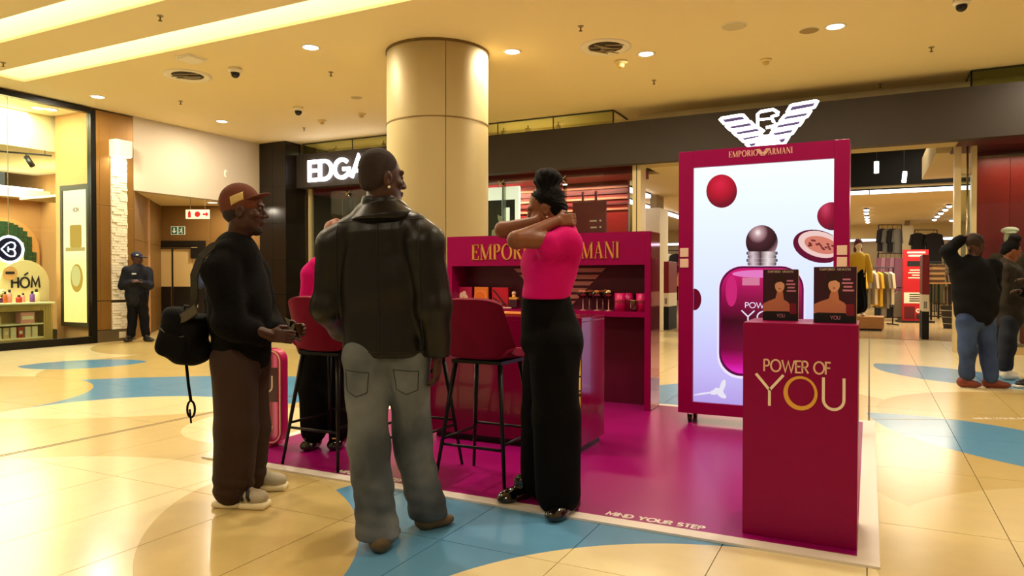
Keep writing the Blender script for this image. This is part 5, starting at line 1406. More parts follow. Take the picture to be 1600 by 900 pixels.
# ---------------------------------------------------------------- generic standing figure for the people farther away
def figure(loc, label, J, cloth, skin=SKIN, h=.011, rz=YAW):
    P = person(loc, label, rz); f = Field(h)
    s_, w_, u_ = frame(J['face']); Ah = np.array([s_, w_, u_]); hc = V3(*J['head'])
    add_head(f, hc, J['face'], k=1.0); nb = V3(*J['neck'])
    f.cap(hc + V3(0,0,-.09), nb, .052, .06, .03)
    f.cap(nb + V3(0,0,-.08), V3(*J['pelvis']), .12, .12, .05)
    A = J['armL'], J['armR']; Lg = J['legL'], J['legR']
    for a in A:
        f.chain([V3(*p) for p in a[:3]], [.048,.04,.03], .02); add_hand(f, a[2], unit(V3(*a[2])-V3(*a[1]))*.6+V3(*a[3])*.6, a[4], a[5], .5)
    for l in Lg: f.chain([V3(*p) for p in l[:3]], [.08,.055,.04], .04)
    j = Field(h); fd = V3(*J['front']); tw, td = cloth.get('w', .20), cloth.get('d', .68)
    pv = V3(*J['pelvis'])
    j.cap(nb+V3(0,0,-.16), pv+V3(0,0,.16), tw, tw, .06, (fd, td)); j.cap(pv+V3(0,0,.16), pv+V3(0,0,cloth.get('hem', .02)), tw, tw*.98, .05, (fd, td))
    j.cap(nb, nb+V3(0,0,-.05), .075, .11, .05)
    for a in A: j.chain([V3(*a[0]), V3(*a[1]), V3(*a[1])*.1+V3(*a[2])*.9], [.085,.072,.055], .04)
    j.wrinkle(folds(.005, 20, 12, 24, .4)); j.wrinkle(folds(.003, 40, 20, -30, 1.4))
    t = Field(h); t.cap(pv+V3(0,0,.0)-fd*0, pv+V3(0,0,-.06), .15, .155, .05, (fd, .8))
    for l in Lg: t.chain([V3(*l[0]), V3(*l[1]), V3(*l[2])+V3(0,0,.05)], [.11,.088,.078], .03)
    t.wrinkle(folds(.005, 20, 12, 30, .8))
    s = each(shoe, h*.8, *[(l[3], l[4], .054, .075, .005) for l in Lg])
    o = finish(P, f, skin, [(cloth['topname'], j, cloth['top']), (cloth['legname'], t, cloth['leg']), (cloth['shoename'], s, cloth['shoe'])])
    if cloth.get('cap'):
        c = Field(h*.8); cc = hc + w_*-.01 + u_*.062; c.ell(cc, V3(.086,.108,.085), Ah, .01); c.box(cc - u_*.125, V3(.2,.2,.10), Ah, .01, .012, True); c.ell(cc + w_*.13 + u_*-.01, V3(.075,.085,.013), Ah, .012)
        link('cap', c.mesh('cap'), cloth['cap'], o)
    if cloth.get('hair'):
        c = Field(h*.8); c.ell(hc + w_*-.022 + u_*.04, V3(.084,.096,.092), Ah, .01); c.box(hc + w_*.13 - u_*.04, V3(.2,.085,.12), Ah, .02, .02, True); c.box(hc - u_*.16, V3(.2,.2,.10), Ah, .02, .02, True)
        if cloth.get('bun'): c.ell(hc + w_*-.03 + u_*.15, V3(.07,.07,.055), Ah, .02); c.ell(hc - w_*.07 + u_*.0, V3(.07,.05,.08), Ah, .03)
        c.wrinkle(folds(.003, 60, 40, 50, .3)); link('hair', c.mesh('hair'), cloth['hair'], o)
    return o, hc, Ah
def at_px(u, d): k = (u-800)/1110*d; return (-sy_*d + cy_*k, cy_*d + sy_*k, 0)
M_NAVY = mat('uniform_navy', (22, 24, 34), .7, spec=.2); M_NAVYD = mat('uniform_navy_dark', (10, 10, 15), .8, spec=.2); M_NCAP = mat('cap_navy', (28, 34, 58), .8)
SG = dict(head=(0,0,1.60), neck=(0,0,1.45), pelvis=(0,0,.93), front=(.75,-.66,0), face=(1,.12,-.12),
  armL=((-.15,-.10,1.37),(-.22,-.12,1.08),(.09,-.24,1.16),(1,.3,0),(0,.3,-1),(0,1,.3)), armR=((.17,.10,1.37),(.26,-.02,1.08),(.17,-.22,1.16),(-.6,-.6,0),(0,.3,-1),(0,.8,.4)),
  legL=((-.09,0,.88),(-.10,.02,.48),(-.13,.02,.10),(-.14,.06,0),(-.12,-.22,0)), legR=((.09,0,.88),(.12,.02,.48),(.15,.02,.10),(.12,.02,0),(.36,-.10,0)))
g1, hc, Ah = figure(at_px(214, 13.75), 'security guard in a navy jacket and cap standing by the pilaster', SG,
   dict(w=.22, hem=-.07, topname='navy_jacket', top=M_NAVY, legname='navy_trousers', leg=M_NAVYD, shoename='boot', shoe=M_DARK, cap=M_NCAP))
mk('cap_badge', MB().box(.05, -.13, 1.665, .10, -.12, 1.69), mat('badge_white', (225,225,225), .5), g1)
mk('chest_badge', MB().box(.0, -.185, 1.30, .08, -.175, 1.325), MATS['badge_white'], g1)
g2, _, _ = figure(at_px(334, 14.9), 'second guard in a navy cap mostly hidden behind the man in the brown cap', dict(SG, face=(-.8,-.5,-.1), front=(-.6,-.8,0), head=(-.02,0,1.60)),
   dict(w=.22, hem=-.07, topname='navy_jacket', top=mat('uniform_blue', (40,52,84), .7), legname='navy_trousers', leg=M_NAVYD, shoename='boot', shoe=M_DARK, cap=M_NCAP))
# right-hand group
M_NJ = mat('jacket_navy_black', (9, 10, 14), .85, spec=.2); M_BJ = jeans_mat('blue_denim', (28, 46, 84), (52, 76, 120)); M_BRS = mat('shoe_brown', (112, 44, 26), .5)
dR = 8.0; sR = dR/1110
def RM(u, v, y=0): return ((u-1528)*sR, y, EYE-(v-433)*sR)
r1, _, _ = figure(at_px(1528, dR), 'man in a navy jacket and blue jeans with a hand on his head', dict(head=RM(1524,383,0), neck=RM(1520,406,.02), pelvis=RM(1525,487,0), front=(.5,.85,0), face=(.88,.42,-.05),
   armL=(RM(1500,414,.06), RM(1489,392,.10), RM(1508,371,.05), (1,-.1,.1), (.2,-.3,-1), (.2,-1,.2)), armR=(RM(1548,416,-.04), RM(1562,455,.10), RM(1572,450,.32), (.5,.8,0), (0,0,-1), (-1,.3,0)),
   legL=(RM(1511,500,0), RM(1511,548,-.02), RM(1512,592,0), RM(1501,607,.05)[:2]+(0,), RM(1530,607,-.05)[:2]+(0,)), legR=(RM(1541,500,.02), RM(1544,548,0), RM(1545,594,-.05), RM(1536,607,.0)[:2]+(0,), RM(1571,607,-.1)[:2]+(0,))),
   dict(w=.215, d=.7, hem=.02, topname='navy_jacket', top=M_NJ, legname='blue_jeans', leg=M_BJ, shoename='brown_shoe', shoe=M_BRS, hair=STUBB), h=.010)
dR2 = 8.75; sR = dR2/1110
def RM(u, v, y=0): return ((u-1575)*sR, y, EYE-(v-433)*sR)
r2, _, _ = figure(at_px(1575, dR2), 'woman with a high bun and brown jacket standing beside the man in jeans', dict(head=RM(1580,392,0), neck=RM(1573,412,.02), pelvis=RM(1572,487,0), front=(.8,.4,0), face=(.9,-.2,-.4),
   armL=(RM(1562,422,-.12), RM(1566,462,-.12), RM(1590,452,-.10), (1,.1,0), (0,0,-1), (0,1,0)), armR=(RM(1578,422,.14), RM(1582,462,.14), RM(1600,450,.1), (1,0,0), (0,0,-1), (0,-1,0)),
   legL=(RM(1570,500,-.08), RM(1566,545,-.1), RM(1563,578,-.1), RM(1556,590,-.1)[:2]+(0,), RM(1580,590,-.14)[:2]+(0,)), legR=(RM(1575,500,.08), RM(1578,545,.1), RM(1576,578,.1), RM(1570,590,.1)[:2]+(0,), RM(1600,590,.1)[:2]+(0,))),
   dict(w=.20, d=.75, hem=-.1, topname='brown_jacket', top=mat('jacket_brown', (36, 28, 17), .8, noise=(4,.5)), legname='dark_jeans', leg=jeans_mat('dark_denim', (18,22,34), (32,38,54)), shoename='white_sneaker', shoe=mat('sneaker_white', (225,215,195), .6), hair=HAIRB, bun=True), SKIN2, h=.011)
dR3 = 8.15; sR = dR3/1110
def RM(u, v, y=0): return ((u-1632)*sR, y, EYE-(v-433)*sR)
r3, _, _ = figure(at_px(1632, dR3), 'person at the right edge reaching in, black and white sneaker showing', dict(head=RM(1628,385,0), neck=RM(1630,408,.02), pelvis=RM(1634,487,0), front=(-.9,.2,0), face=(-.95,.1,-.2),
   armL=(RM(1630,420,-.16), RM(1625,460,-.18), RM(1598,440,-.12), (-1,0,0), (0,0,-1), (0,1,0)), armR=(RM(1632,420,.16), RM(1630,460,.18), RM(1606,455,.1), (-1,0,0), (0,0,-1), (0,-1,0)),
   legL=(RM(1634,500,-.08), RM(1628,548,-.1), RM(1618,590,-.1), RM(1616,603,-.1)[:2]+(0,), RM(1578,603,-.12)[:2]+(0,)), legR=(RM(1640,500,.1), RM(1640,548,.12), RM(1642,590,.12), RM(1646,603,.1)[:2]+(0,), RM(1612,603,.12)[:2]+(0,))),
   dict(w=.20, d=.75, hem=-.08, topname='black_jacket', top=M_SWT, legname='black_trousers', leg=M_PANT, shoename='sneaker', shoe=M_DARK, hair=HAIRB), SKIN, h=.012)
sol = Field(.008); sole(sol, RM(1617,603,-.1)[:2]+(0,), RM(1576,603,-.12)[:2]+(0,), .052, .03); link('sneaker_sole', sol.mesh('sneaker_sole'), MATS['sneaker_white'], r3)
# ================================================================== CLOTHING STORE FRONT
def XY(u, Y): k = (u-800)/1110; d = Y/(cy_+k*sy_); return d*(-sy_+k*cy_), d
def ZV(v, d): return EYE + (433-v)*d/1110
def PXD(u, d): k = (u-800)/1110; return d*(-sy_+k*cy_), d*(cy_+k*sy_)
M_FASC = mat('fascia_dark_bronze', (46, 37, 27), .6)
struct(mk('wall_fascia', MB().box(-12.26, 12.9, 3.375, 14, 13.15, 4.165), M_FASC), 'dark bronze fascia band over the clothing store front')
struct(mk('wall_soffit', MB().box(-4.06, 13.15, 3.40, 1.25, 13.75, 3.44), mat('soffit_tan', (176,156,110), .85)), 'cream soffit behind the store fascia')
sg = thing('store_sign', (-11.82, 12.9, 3.52), 'glowing white capital letter sign on the dark store fascia', 'sign')
M_SIGN = emat('sign_white_glow', (250, 244, 255), 4.5); M_SIGNS = mat('sign_side', (120, 100, 190), .4, emit=(120,100,220), es=.5)
xx = 0
for c in 'EDGARS':
    w_c = SANS[c][0]*.497
    b = MB(); text(b, c, SANS, xx, 0, xx+w_c, .45, .084, -.06, -.01); mk('letter', b, M_SIGN, sg)
    xx += w_c + .081
# clerestory glass above the fascia
M_GREEN = glassmat('green_glass', (226, 232, 205), mix=.15); M_GEDGE = mat('glass_edge', (40, 38, 22), .4)
def clerestory(name, xs, label):
    t = struct(thing(name, (0,0,0), 'x', 'x'), label); del t['category']
    for a, c in zip(xs[:-1], xs[1:]):
        p = mk('pane', MB().box(a+.008, 13.06, 4.165, c-.008, 13.072, CEIL-.002), M_GREEN, t)
        mk('pane_edge', MB().box(a-.008, 13.055, 4.165, a+.008, 13.075, CEIL-.002), M_GEDGE, p)
    mk('top_trim', MB().box(xs[0], 13.04, CEIL-.02, xs[-1], 13.09, CEIL-.001), M_GEDGE, t)
    e = xs[-1] if xs[-1] < 3 else xs[0]
    mk('return_trim', MB().box(e-.012, 13.06, CEIL-.02, e+.012, 14.3, CEIL-.001).box(e-.012, 13.055, 4.165, e+.012, 13.08, CEIL-.002), M_GEDGE, t)
clerestory('window_2', [-12.2, -10.7, -9.2, -7.65, -6.9, -5.65, -4.4], 'low glass panes between the fascia and the ceiling')
clerestory('window_3', [1.39, 3.1, 4.8, 6.7], 'low glass panes above the fascia at the right')
M_LITS = emat('spot_face', (255, 246, 235), 14)
for u, l in ((526, 'spot lamp above the glowing store sign'), (600, 'spot lamp above the fascia just left of the column'), (787, 'left one of three spot lamps above the fascia right of the column'), (825, 'middle one of three spot lamps above the fascia right of the column'), (872, 'right one of three spot lamps above the fascia right of the column')):
    x, d = XY(u, 13.6)
    t = thing('spot_lamp', (x, 13.6, CEIL), l, 'spot lamp', group='spot lamps above the fascia')
    mk('stem', MB().tube([(0,0,0),(0,0,-.06)], .012, 8), M_GREY, t)
    mk('can', MB().lathe((0,0,-.17), [(.055,0),(.055,.11)], 14), mat('lamp_can', (200,185,150), .4), t, smooth=True)
    mk('lamp_face', MB().lathe((0,0,-.185), [(.06,0),(.06,.014)], 14), M_LITS, t)
    area('spot_light', (0,0,-.19), .1, 7, WARM, t)
struct(mk('wall_clerestory', MB().box(-12.2, 13.95, 3.44, -4.1, 14.0, CEIL), M_CEIL), 'added cream backing that catches the spot light behind the low glass panes'); struct(mk('wall_window_head', MB().box(-12.2, 13.15, 3.42, -4.07, 13.95, 3.44), M_CEIL), 'cream ledge behind the fascia above the shop windows')  # backing wall added so the panes look lit instead of dark
# shop windows left of the entrance
GY = 13.33
M_CHROME = mat('chrome', (215, 205, 185), .12, .95); M_FRAME = mat('frame_cream', (206, 186, 138), .4, .2)
w2 = struct(thing('window_4', (0,0,0), 'x', 'x'), 'frameless glass shop windows with steel fittings'); del w2['category']
xs = [-12.17, -11.05, -9.55, -8.2, -6.95, -5.55, -4.07]
for a, c in zip(xs[:-1], xs[1:]): mk('pane', MB().box(a+.006, GY, .1, c-.006, GY+.012, 3.40), M_GLASS, w2)
mk('sill', MB().box(-12.25, GY-.08, 0, -4.06, GY+.1, .1), M_FASC, w2)
mk('jamb', MB().box(-12.25, GY-.05, 0, -12.17, GY+.05, 3.4), M_FRAME, w2)
for x in xs[1:-1]:
    b = MB()
    for a in range(4): b.tube([(x,GY-.05,3.22),(x+.1*math.cos(PI/4+a*PI/2),GY-.02,3.22+.1*math.sin(PI/4+a*PI/2))], .012, 6)
    b.sphere((x,GY-.06,3.22), .03, 10, 8); mk('spider_fitting', b, M_CHROME, w2, smooth=True)
    mk('glass_fin', MB().box(x-.006, GY+.02, .1, x+.006, GY+.2, 3.4), M_GREEN, w2)
ja = struct(mk('trim_1', MB().box(-4.06, 13.20, 0, -3.90, 13.55, 3.40), M_FRAME), 'cream entrance jamb of the clothing store')
mk('jamb_groove', MB().box(-3.985, 13.194, 0, -3.97, 13.20, 3.40), M_GEDGE, ja)
M_REDW = mat('red_wood', (132, 16, 14), .4, noise=(2.2, .45, (1, 1, .12))); M_REDD = mat('red_dark', (96, 10, 22), .5); M_LOUVRE_REFL = mat('slat_copper', (196, 110, 84), .5)
bk = struct(mk('wall_display_red', MB().box(-10.0, 14.35, 0, -4.5, 14.45, 3.40), M_REDW), 'red display wall behind the shop windows')
for k in range(10): mk('wall_panel', MB().box(-9.98+k*.548, 14.335, .1, -9.98+k*.548+.54, 14.352, 2.62), M_REDW, bk)
for k in range(6): mk('slat', MB().box(-10.0, 14.30, 2.66+k*.115, -4.5, 14.35, 2.70+k*.115), M_LOUVRE_REFL if k % 2 == 0 else M_REDD, bk)  # lighter bands stand in for louvres reflected in the window
mk('pelmet', MB().box(-12.17, 13.37, 3.26, -4.07, 14.35, 3.42), mat('pelmet_crimson', (130, 8, 36), .5), bk)
struct(mk('wall_display_grey', MB().box(-12.2, 14.5, 0, -10.0, 14.6, 3.4), mat('display_grey', (70, 66, 50), .6)), 'grey green wall inside the left shop window')
area('window_lamp', (-7.2, 13.9, 3.20), 5.0, 170, (1,.86,.66), None, shape='RECTANGLE', size_y=.15)  # added fill light without a fixture, brightens the red window display
# white framed portrait in the window
x0 = XY(744, 13.75)[0]; x1 = XY(812, 13.75)[0]; d0 = XY(812, 13.75)[1]; zt = ZV(291, d0)
pf = thing('framed_poster', ((x0+x1)/2, 13.75, .1), 'white framed black and white portrait in the shop window', 'poster')
hw = (x1-x0)/2; zt -= .1
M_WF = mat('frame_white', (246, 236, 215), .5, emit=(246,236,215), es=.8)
mk('frame_top', MB().box(-hw, -.03, zt-.28, hw, .03, zt), M_WF, pf); mk('frame_side', MB().box(hw-.1, -.03, 0, hw, .03, zt-.28), M_WF, pf); mk('frame_side', MB().box(-hw, -.03, 0, -hw+.1, .03, zt-.28), M_WF, pf)
mk('poster_sheet', MB().box(-hw+.1, .0, 0, hw-.1, .02, zt-.28), mat('poster_dark', (34, 30, 24), .5), pf)
xf = XY(785, 13.75)[0]-(x0+x1)/2; zf = ZV(337, d0)-.1
mk('printed_face', MB().prism(circ(xf, zf, .115, 20, rz=.17), -.004, 0), mat('print_grey', (196,186,160), .5), pf)
mk('printed_hair', MB().prism(circ(xf-.0, zf+.11, .135, 20, rz=.11), -.006, 0), mat('print_dark', (52,46,36), .5), pf)
for q in (-1, 1): mk('printed_eye', MB().prism(circ(xf+q*.045, zf+.02, .028, 10, rz=.014), -.007, -.004), MATS['print_dark'], pf)
mk('printed_lips', MB().prism(circ(xf, zf-.08, .035, 10, rz=.014), -.007, -.004), MATS['print_dark'], pf)
mk('printed_shoulders', MB().prism([(xf-.3,zf-.75),(xf+.3,zf-.75),(xf+.26,zf-.3),(xf+.08,zf-.2),(xf-.08,zf-.2),(xf-.26,zf-.3)], -.004, 0), MATS['print_grey'], pf)
mk('white_card', MB().box(hw-.36, -.008, zt-.95, hw-.24, -.002, zt-.45), M_WF, pf)
# red text board
x0 = XY(895, 13.7)[0]; x1 = XY(947, 13.7)[0]; d0 = XY(920, 13.7)[1]
tb = thing('text_board', ((x0+x1)/2, 13.7, .1), 'dark red board with lines of small white text in the shop window', 'sign board')
hw = (x1-x0)/2; zt = ZV(315, d0)-.1
mk('board', MB().box(-hw, -.03, 0, hw, .03, zt), mat('board_red', (112, 12, 18), .5), tb, bevel=.005)
b = MB(); rr = random.Random(5)
for k, (a, c) in enumerate(((.05,.8),(.1,.8),(-.35,.8),(.2,.8))): b.box(hw*a, -.033, zt-.42-k*.13, hw*c-.12, -.03, zt-.39-k*.13); b.box(hw*c-.06, -.033, zt-.42-k*.13, hw*c-.02, -.03, zt-.385-k*.13)
stuff(mk('printed_text', b, mat('text_pale', (220,180,160), .5), tb))
mk('post', MB().box(-hw+.2, -.02, zt, -hw+.24, .02, zt+.2), M_REDD, tb); mk('post', MB().box(hw-.24, -.02, zt, hw-.2, .02, zt+.2), M_REDD, tb)
# right-hand window
fr = struct(thing('window_5', (0,0,0), 'x', 'x'), 'cream door frame and red panelled shop window at the right'); del fr['category']
mk('post', MB().box(1.247, 13.8, 0, 1.342, 14.0, 3.42), M_FRAME, fr); mk('post', MB().box(1.485, 13.8, 0, 1.56, 14.0, 3.42), M_FRAME, fr)
mk('transom', MB().box(1.342, 13.82, 2.95, 1.485, 13.98, 3.05), M_FRAME, fr); mk('door_pull', MB().tube([(1.419,13.72,.55),(1.419,13.72,3.38)], .016, 8), M_CHROME, fr, smooth=True)
mk('side_pane', MB().box(1.342, 13.88, 0, 1.485, 13.89, 2.95), M_GLASS, fr)
mk('pane', MB().box(1.56, 13.9, .12, 6.0, 13.912, 3.40), M_GLASS, fr); mk('sill', MB().box(1.53, 13.8, 0, 6.0, 14.6, .12), mat('sill_beige', (176,150,100), .4), fr)
rb = struct(mk('wall_display_wood', MB().box(1.58, 14.6, .12, 6.0, 14.7, 3.42), M_REDD), 'red wood panelled wall of the right shop window')
for k in range(8): mk('wood_panel', MB().box(1.585+k*.54, 14.58, .12, 1.585+k*.54+.533, 14.6, 3.30), M_REDW, rb)
area('window_lamp', (3.5, 14.25, 3.30), 3.5, 36, (1,.86,.66), None, shape='RECTANGLE', size_y=.12)  # added fill, no lamp modelled, lifts the red wood wall
struct(mk('wall_clerestory_right', MB().box(-4.1, 13.70, 3.44, 14, 13.74, CEIL), M_CEIL), 'cream wall above the entrance behind the fascia')
struct(mk('trim_5', MB().box(1.25, 13.15, 3.40, 6.0, 14.6, 3.44), mat('soffit_red', (70, 10, 16), .6)), 'dark red soffit over the right shop window')
# ================================================================== STORE INTERIOR
M_SCEIL = mat('store_ceiling', (206, 188, 140), .9); M_BLKC = mat('store_black_ceiling', (12, 11, 10), .8); M_SWALL = mat('store_wall', (150, 130, 88), .8)
struct(mk('ceiling_store', MB().box(-12.7, 19.4, 3.40, 14, 36, 3.46).box(-12.7, 14.6, 3.40, -2.4, 19.4, 3.46).box(-3.9, 13.75, 3.40, -2.4, 14.6, 3.46), M_SCEIL), 'pale ceiling of the clothing store')
struct(mk('ceiling_store_black', MB().box(-2.4, 13.75, 4.36, 14, 19.4, 4.40).box(-2.4, 19.36, 3.46, 14, 19.4, 4.36).box(-2.44, 13.75, 3.46, -2.4, 19.4, 4.36), M_BLKC), 'black recessed ceiling above the store entrance')
struct(mk('trim_2', MB().box(1.05, 14.8, 3.46, 6, 18.6, 3.95), M_SCEIL), 'pale bulkhead over the right side of the store entrance')
struct(mk('wall_back', MB().box(-12.7, 34, 0, 14, 34.2, 3.4), M_SWALL), 'back wall of the clothing store')
struct(mk('wall_store_left', MB().box(-12.8, 14.0, 0, -12.6, 34, 3.4), M_SWALL), 'left side wall of the clothing store')
struct(mk('wall_store_right', MB().box(9, 14.7, 0, 9.2, 34, 3.4), M_SWALL), 'right side wall of the clothing store')
M_TUBE = emat('strip_white', (246, 240, 255), 5)
def strip_light(x0, y0, x1, y1, z, label, w=.12):
    t = thing('strip_light', ((x0+x1)/2, (y0+y1)/2, z), label, 'strip light', group='store strip lights')
    L = math.hypot(x1-x0, y1-y0); along_x = abs(x1-x0) > abs(y1-y0)
    n = max(1, round(L/2.6))
    for k in range(n):
        a = -L/2 + L*k/n; c = a + L/n - .03
        if along_x: mk('tube', MB().box(a, -w/2, -.10, c, w/2, -.02), M_TUBE, t)
        else: mk('tube', MB().box(-w/2, a, -.10, w/2, c, -.02), M_TUBE, t)
    mk('housing', MB().box(-L/2, -w/2-.02, -.02, L/2, w/2+.02, 0) if along_x else MB().box(-w/2-.02, -L/2, -.02, w/2+.02, L/2, 0), M_BLKC, t)
strip_light(-3.0, 19.5, 6, 19.5, 3.385, 'long white strip light under the black store ceiling edge')
strip_light(-5.1, 14.7, -5.1, 18.0, 3.385, 'white strip light running into the store behind the red window panel')
strip_light(-5.9, 16.0, -5.9, 30, 3.385, 'second white strip light running into the store beside the first')
strip_light(-9, 33.2, 8, 33.2, 2.85, 'far white strip light along the back wall of the store')
struct(mk('trim_3', MB().box(-12.6, 33.0, 2.86, 9, 34, 3.40), M_SCEIL), 'pale bulkhead along the back wall of the store')
for k, (u, v, l) in enumerate(((1368, 262, 'left one of two glowing white pendant tubes in the store entrance'), (1411, 277, 'right one of two glowing white pendant tubes in the store entrance'))):
    x, y = PXD(u, 15.2+k); d = 15.2+k; z = ZV(v, d)
    t = thing('pendant_tube', (x, y, z), l, 'pendant lamp', group='pendant tubes')
    mk('tube', MB().tube([(0,0,-.12),(0.02 if k else 0,0,.12)], .045, 12), emat('pendant_glow', (255,250,245), 8), t, smooth=True)
    mk('wire', MB().tube([(0,0,.12),(0,0,4.36-z)], .005, 5), M_DARK, t)
def cspot(u, v, l):
    d = 1110*2.12/(433-v); x, y = PXD(u, d)
    t = thing('store_spotlight', (x, y, 3.40), l, 'spotlight', group='store ceiling spotlights')
    mk('housing', MB().lathe((0,0,-.05), [(.07,0),(.08,.05)], 12), M_DARK, t)
    mk('lamp_face', MB().sphere((0,0,-.06), .075, 10, 8, (1,1,.6)), emat('spot_glow', (255,246,235), 10), t, smooth=True)
for u, v in ((1482,321),(1476,326.6),(1469,332),(1463.6,337),(1459,342),(1486,343.6)): cspot(u, v, 'spotlight in the slanting row right of the store pillar, %s' % {1482:'first from the right', 1476:'second from the right', 1469:'third from the right', 1463.6:'fourth from the right', 1459:'leftmost of the row', 1486:'apart below the row'}[u])
for u, v in ((1353,327),(1353,332),(1353.7,338),(1354.5,342),(1355,346)): cspot(u, v, 'spotlight in the receding row left of the store pillar, %s' % {327:'nearest', 332:'second nearest', 338:'third nearest', 342:'fourth nearest', 346:'farthest'}[v])
for x, y, e in ((-3.5, 22, 220), (1.5, 21, 250), (4.5, 26, 250), (-2, 29, 250), (-7.5, 18, 120), (2.0, 17.4, 110)):
    area('store_lamp', (x, y, 3.34 if y > 19.4 or x < -2.4 else 4.3), 3.2, e, (1,.88,.66))  # wide fill discs added to brighten the store, no fixtures here
def spillar(u0, u1, d, z1, label):
    x0, y0 = PXD(u0, d); x1, _ = XY(u1, y0)
    t = struct(mk('pillar_store', MB().box(x0, y0, 0, x1, y0+.9, z1), mat('pillar_pale', (206,194,160), .6)), label)
    for k in range(3): mk('pillar_panel', MB().box(x0-.01, y0-.012, .05+k*1.1, x1+.01, y0, min(z1-.02, .05+k*1.1+1.09)), MATS['pillar_pale'], t)
    mk('pillar_head', MB().box(x0+.1, y0+.1, z1, x1-.1, y0+.8, 3.4), M_SWALL, t)
spillar(1409, 1426, 27, 3.2, 'pale square pillar inside the store beside the red promotion board')
spillar(1008, 1030, 18.6, 3.05, 'pale square pillar inside the store left of the display cabinet')
# red promotion board
x, y = PXD(1430, 19.6); pb = thing('promotion_board', (x, y, 0), 'red promotion board with white text inside the store', 'sign board', YAW*.6); q = 19.6/1110
hw = 18*q
mk('board', MB().box(-hw, -.04, .05, hw, .04, ZV(390, 19.6)), mat('promo_red', (176, 22, 30), .5), pb)
mk('white_panel', MB().box(-hw+.02, -.045, .05+27*q, hw-.02, -.04, .05+44*q), mat('promo_white', (225,212,185), .5), pb)
mk('dark_card', MB().box(-.22, -.045, ZV(416,19.6), .22, -.04, ZV(408,19.6)), M_BLKC, pb)
b = MB()
for k, (a, c, hh) in enumerate(((-.7,.75,.05),(-.6,.6,.05))): b.box(a*hw, -.045, ZV(396+5*k,19.6), c*hw, -.04, ZV(396+5*k,19.6)+hh)
for k, (a, c) in enumerate(((-.5,.5),(-.6,.6),(-.3,.3),(-.6,.6))): b.box(a*hw, -.045, ZV(423+4*k,19.6), c*hw, -.04, ZV(423+4*k,19.6)+.03)
stuff(mk('printed_text', b, MATS['promo_white'], pb))
b = MB()
for k in range(4): b.box(-.5*hw, -.05, .05+(30+3.4*k)*q, .5*hw, -.045, .05+(31.6+3.4*k)*q)
stuff(mk('printed_copy', b, M_BLKC, pb))
mk('printed_photo', MB().box(-hw+.03, -.045, .10, -.02, -.04, .05+22*q), mat('promo_photo', (90,20,22), .5), pb); mk('printed_photo', MB().box(.02, -.045, .10, hw-.03, -.04, .05+10*q), mat('promo_photo2', (60,30,30), .5), pb)
b = MB(); text(b, 'CLUB', SANS, .02, .05+13*q, hw-.03, 5*q, .035, -.046, -.04); mk('lettering', b, MATS['promo_white'], pb)
mk('base', MB().box(-hw-.1, -.25, 0, hw+.1, .25, .05), M_DARK, pb)
# security gates
def gate(u, Y, zs, label):
    x, d = XY(u, Y)
    t = thing('security_gate', (x, Y, 0), label, 'security gate', group='anti-theft gates at the store entrance')
    for nm, z0, z1, m in (('lower_panel', 0, zs[0], M_BLKC), ('label_panel', zs[0], zs[1], MATS['promo_white']), ('upper_panel', zs[1], zs[2], mat('gate_red', (120, 14, 22), .45))):
        mk(nm, MB().box(-.062, -.4, z0, .062, .4, z1), m, t, bevel=.008)
    b = MB()
    for k in range(3): b.box(-.02+.02*k-.01, -.405, zs[0]+.06, -.02+.02*k, -.4, zs[0]+.2)
    stuff(mk('printed_text', b, M_BLKC, t))
gate(1444.5, 16.85, (.56, .9, 1.70), 'red white and black security gate right of the red display cabinet')
gate(1047.5, 17.05, (.55, .87, 1.62), 'red white and black security gate between the back bar and the display cabinet')
# mannequin on a plinth
x, y = PXD(1341, 17.0)
pz = thing('wood_plinth', (x+.1, y, 0), 'low wooden plinth under the mannequin in the yellow top', 'plinth'); mk('block', MB().box(-.45, -.35, .04, .45, .35, .32), mat('plinth_wood', (170,120,64), .5, noise=(6,.2,(1,8,8))), pz, bevel=.01); mk('recessed_base', MB().box(-.4, -.3, 0, .4, .3, .04), M_DARK, pz)
f = Field(.012); z0 = .32
f.ell((0,0,1.70+z0), (.08,.1,.12)); f.cap((0,0,1.6+z0), (0,0,1.45+z0), .045, .055); f.cap((0,0,1.4+z0), (0,0,1.0+z0), .13, .11, .05, (V3(0,1,0),.7)); f.cap((-.17,0,1.42+z0), (.17,0,1.42+z0), .04, .04)
f.chain([(-.18,0,1.42+z0),(-.23,0,1.12+z0),(-.2,-.06,.88+z0)], [.045,.038,.03]); f.chain([(.18,0,1.42+z0),(.24,0,1.12+z0),(.24,-.04,.86+z0)], [.045,.038,.03])
f.chain([(-.09,0,.95+z0),(-.09,0,.5+z0),(-.09,0,.08+z0)], [.08,.055,.04]); f.chain([(.09,0,.95+z0),(.09,0,.5+z0),(.09,0,.08+z0)], [.08,.055,.04])
f.ell((-.09,-.06,.035+z0), (.045,.12,.035)); f.ell((.09,-.06,.035+z0), (.045,.12,.035))
mq = link('mannequin', f.mesh('mannequin'), mat('mannequin_white', (225,205,180), .4), None, (x, y, 0), (0,0,.3)); tag(mq, 'white mannequin with red hair in a yellow top and long black skirt', 'mannequin')
f = Field(.012); f.cap((0,0,1.38+z0), (0,0,1.05+z0), .165, .15, .05, (V3(0,1,0),.7)); f.chain([(-.18,0,1.42+z0),(-.24,0,1.12+z0),(-.21,-.05,.92+z0)], [.07,.065,.06]); f.chain([(.18,0,1.42+z0),(.25,0,1.12+z0),(.25,-.04,.84+z0)], [.07,.065,.06])
link('yellow_top', f.mesh('yellow_top'), mat('top_yellow', (206,164,36), .8), mq)
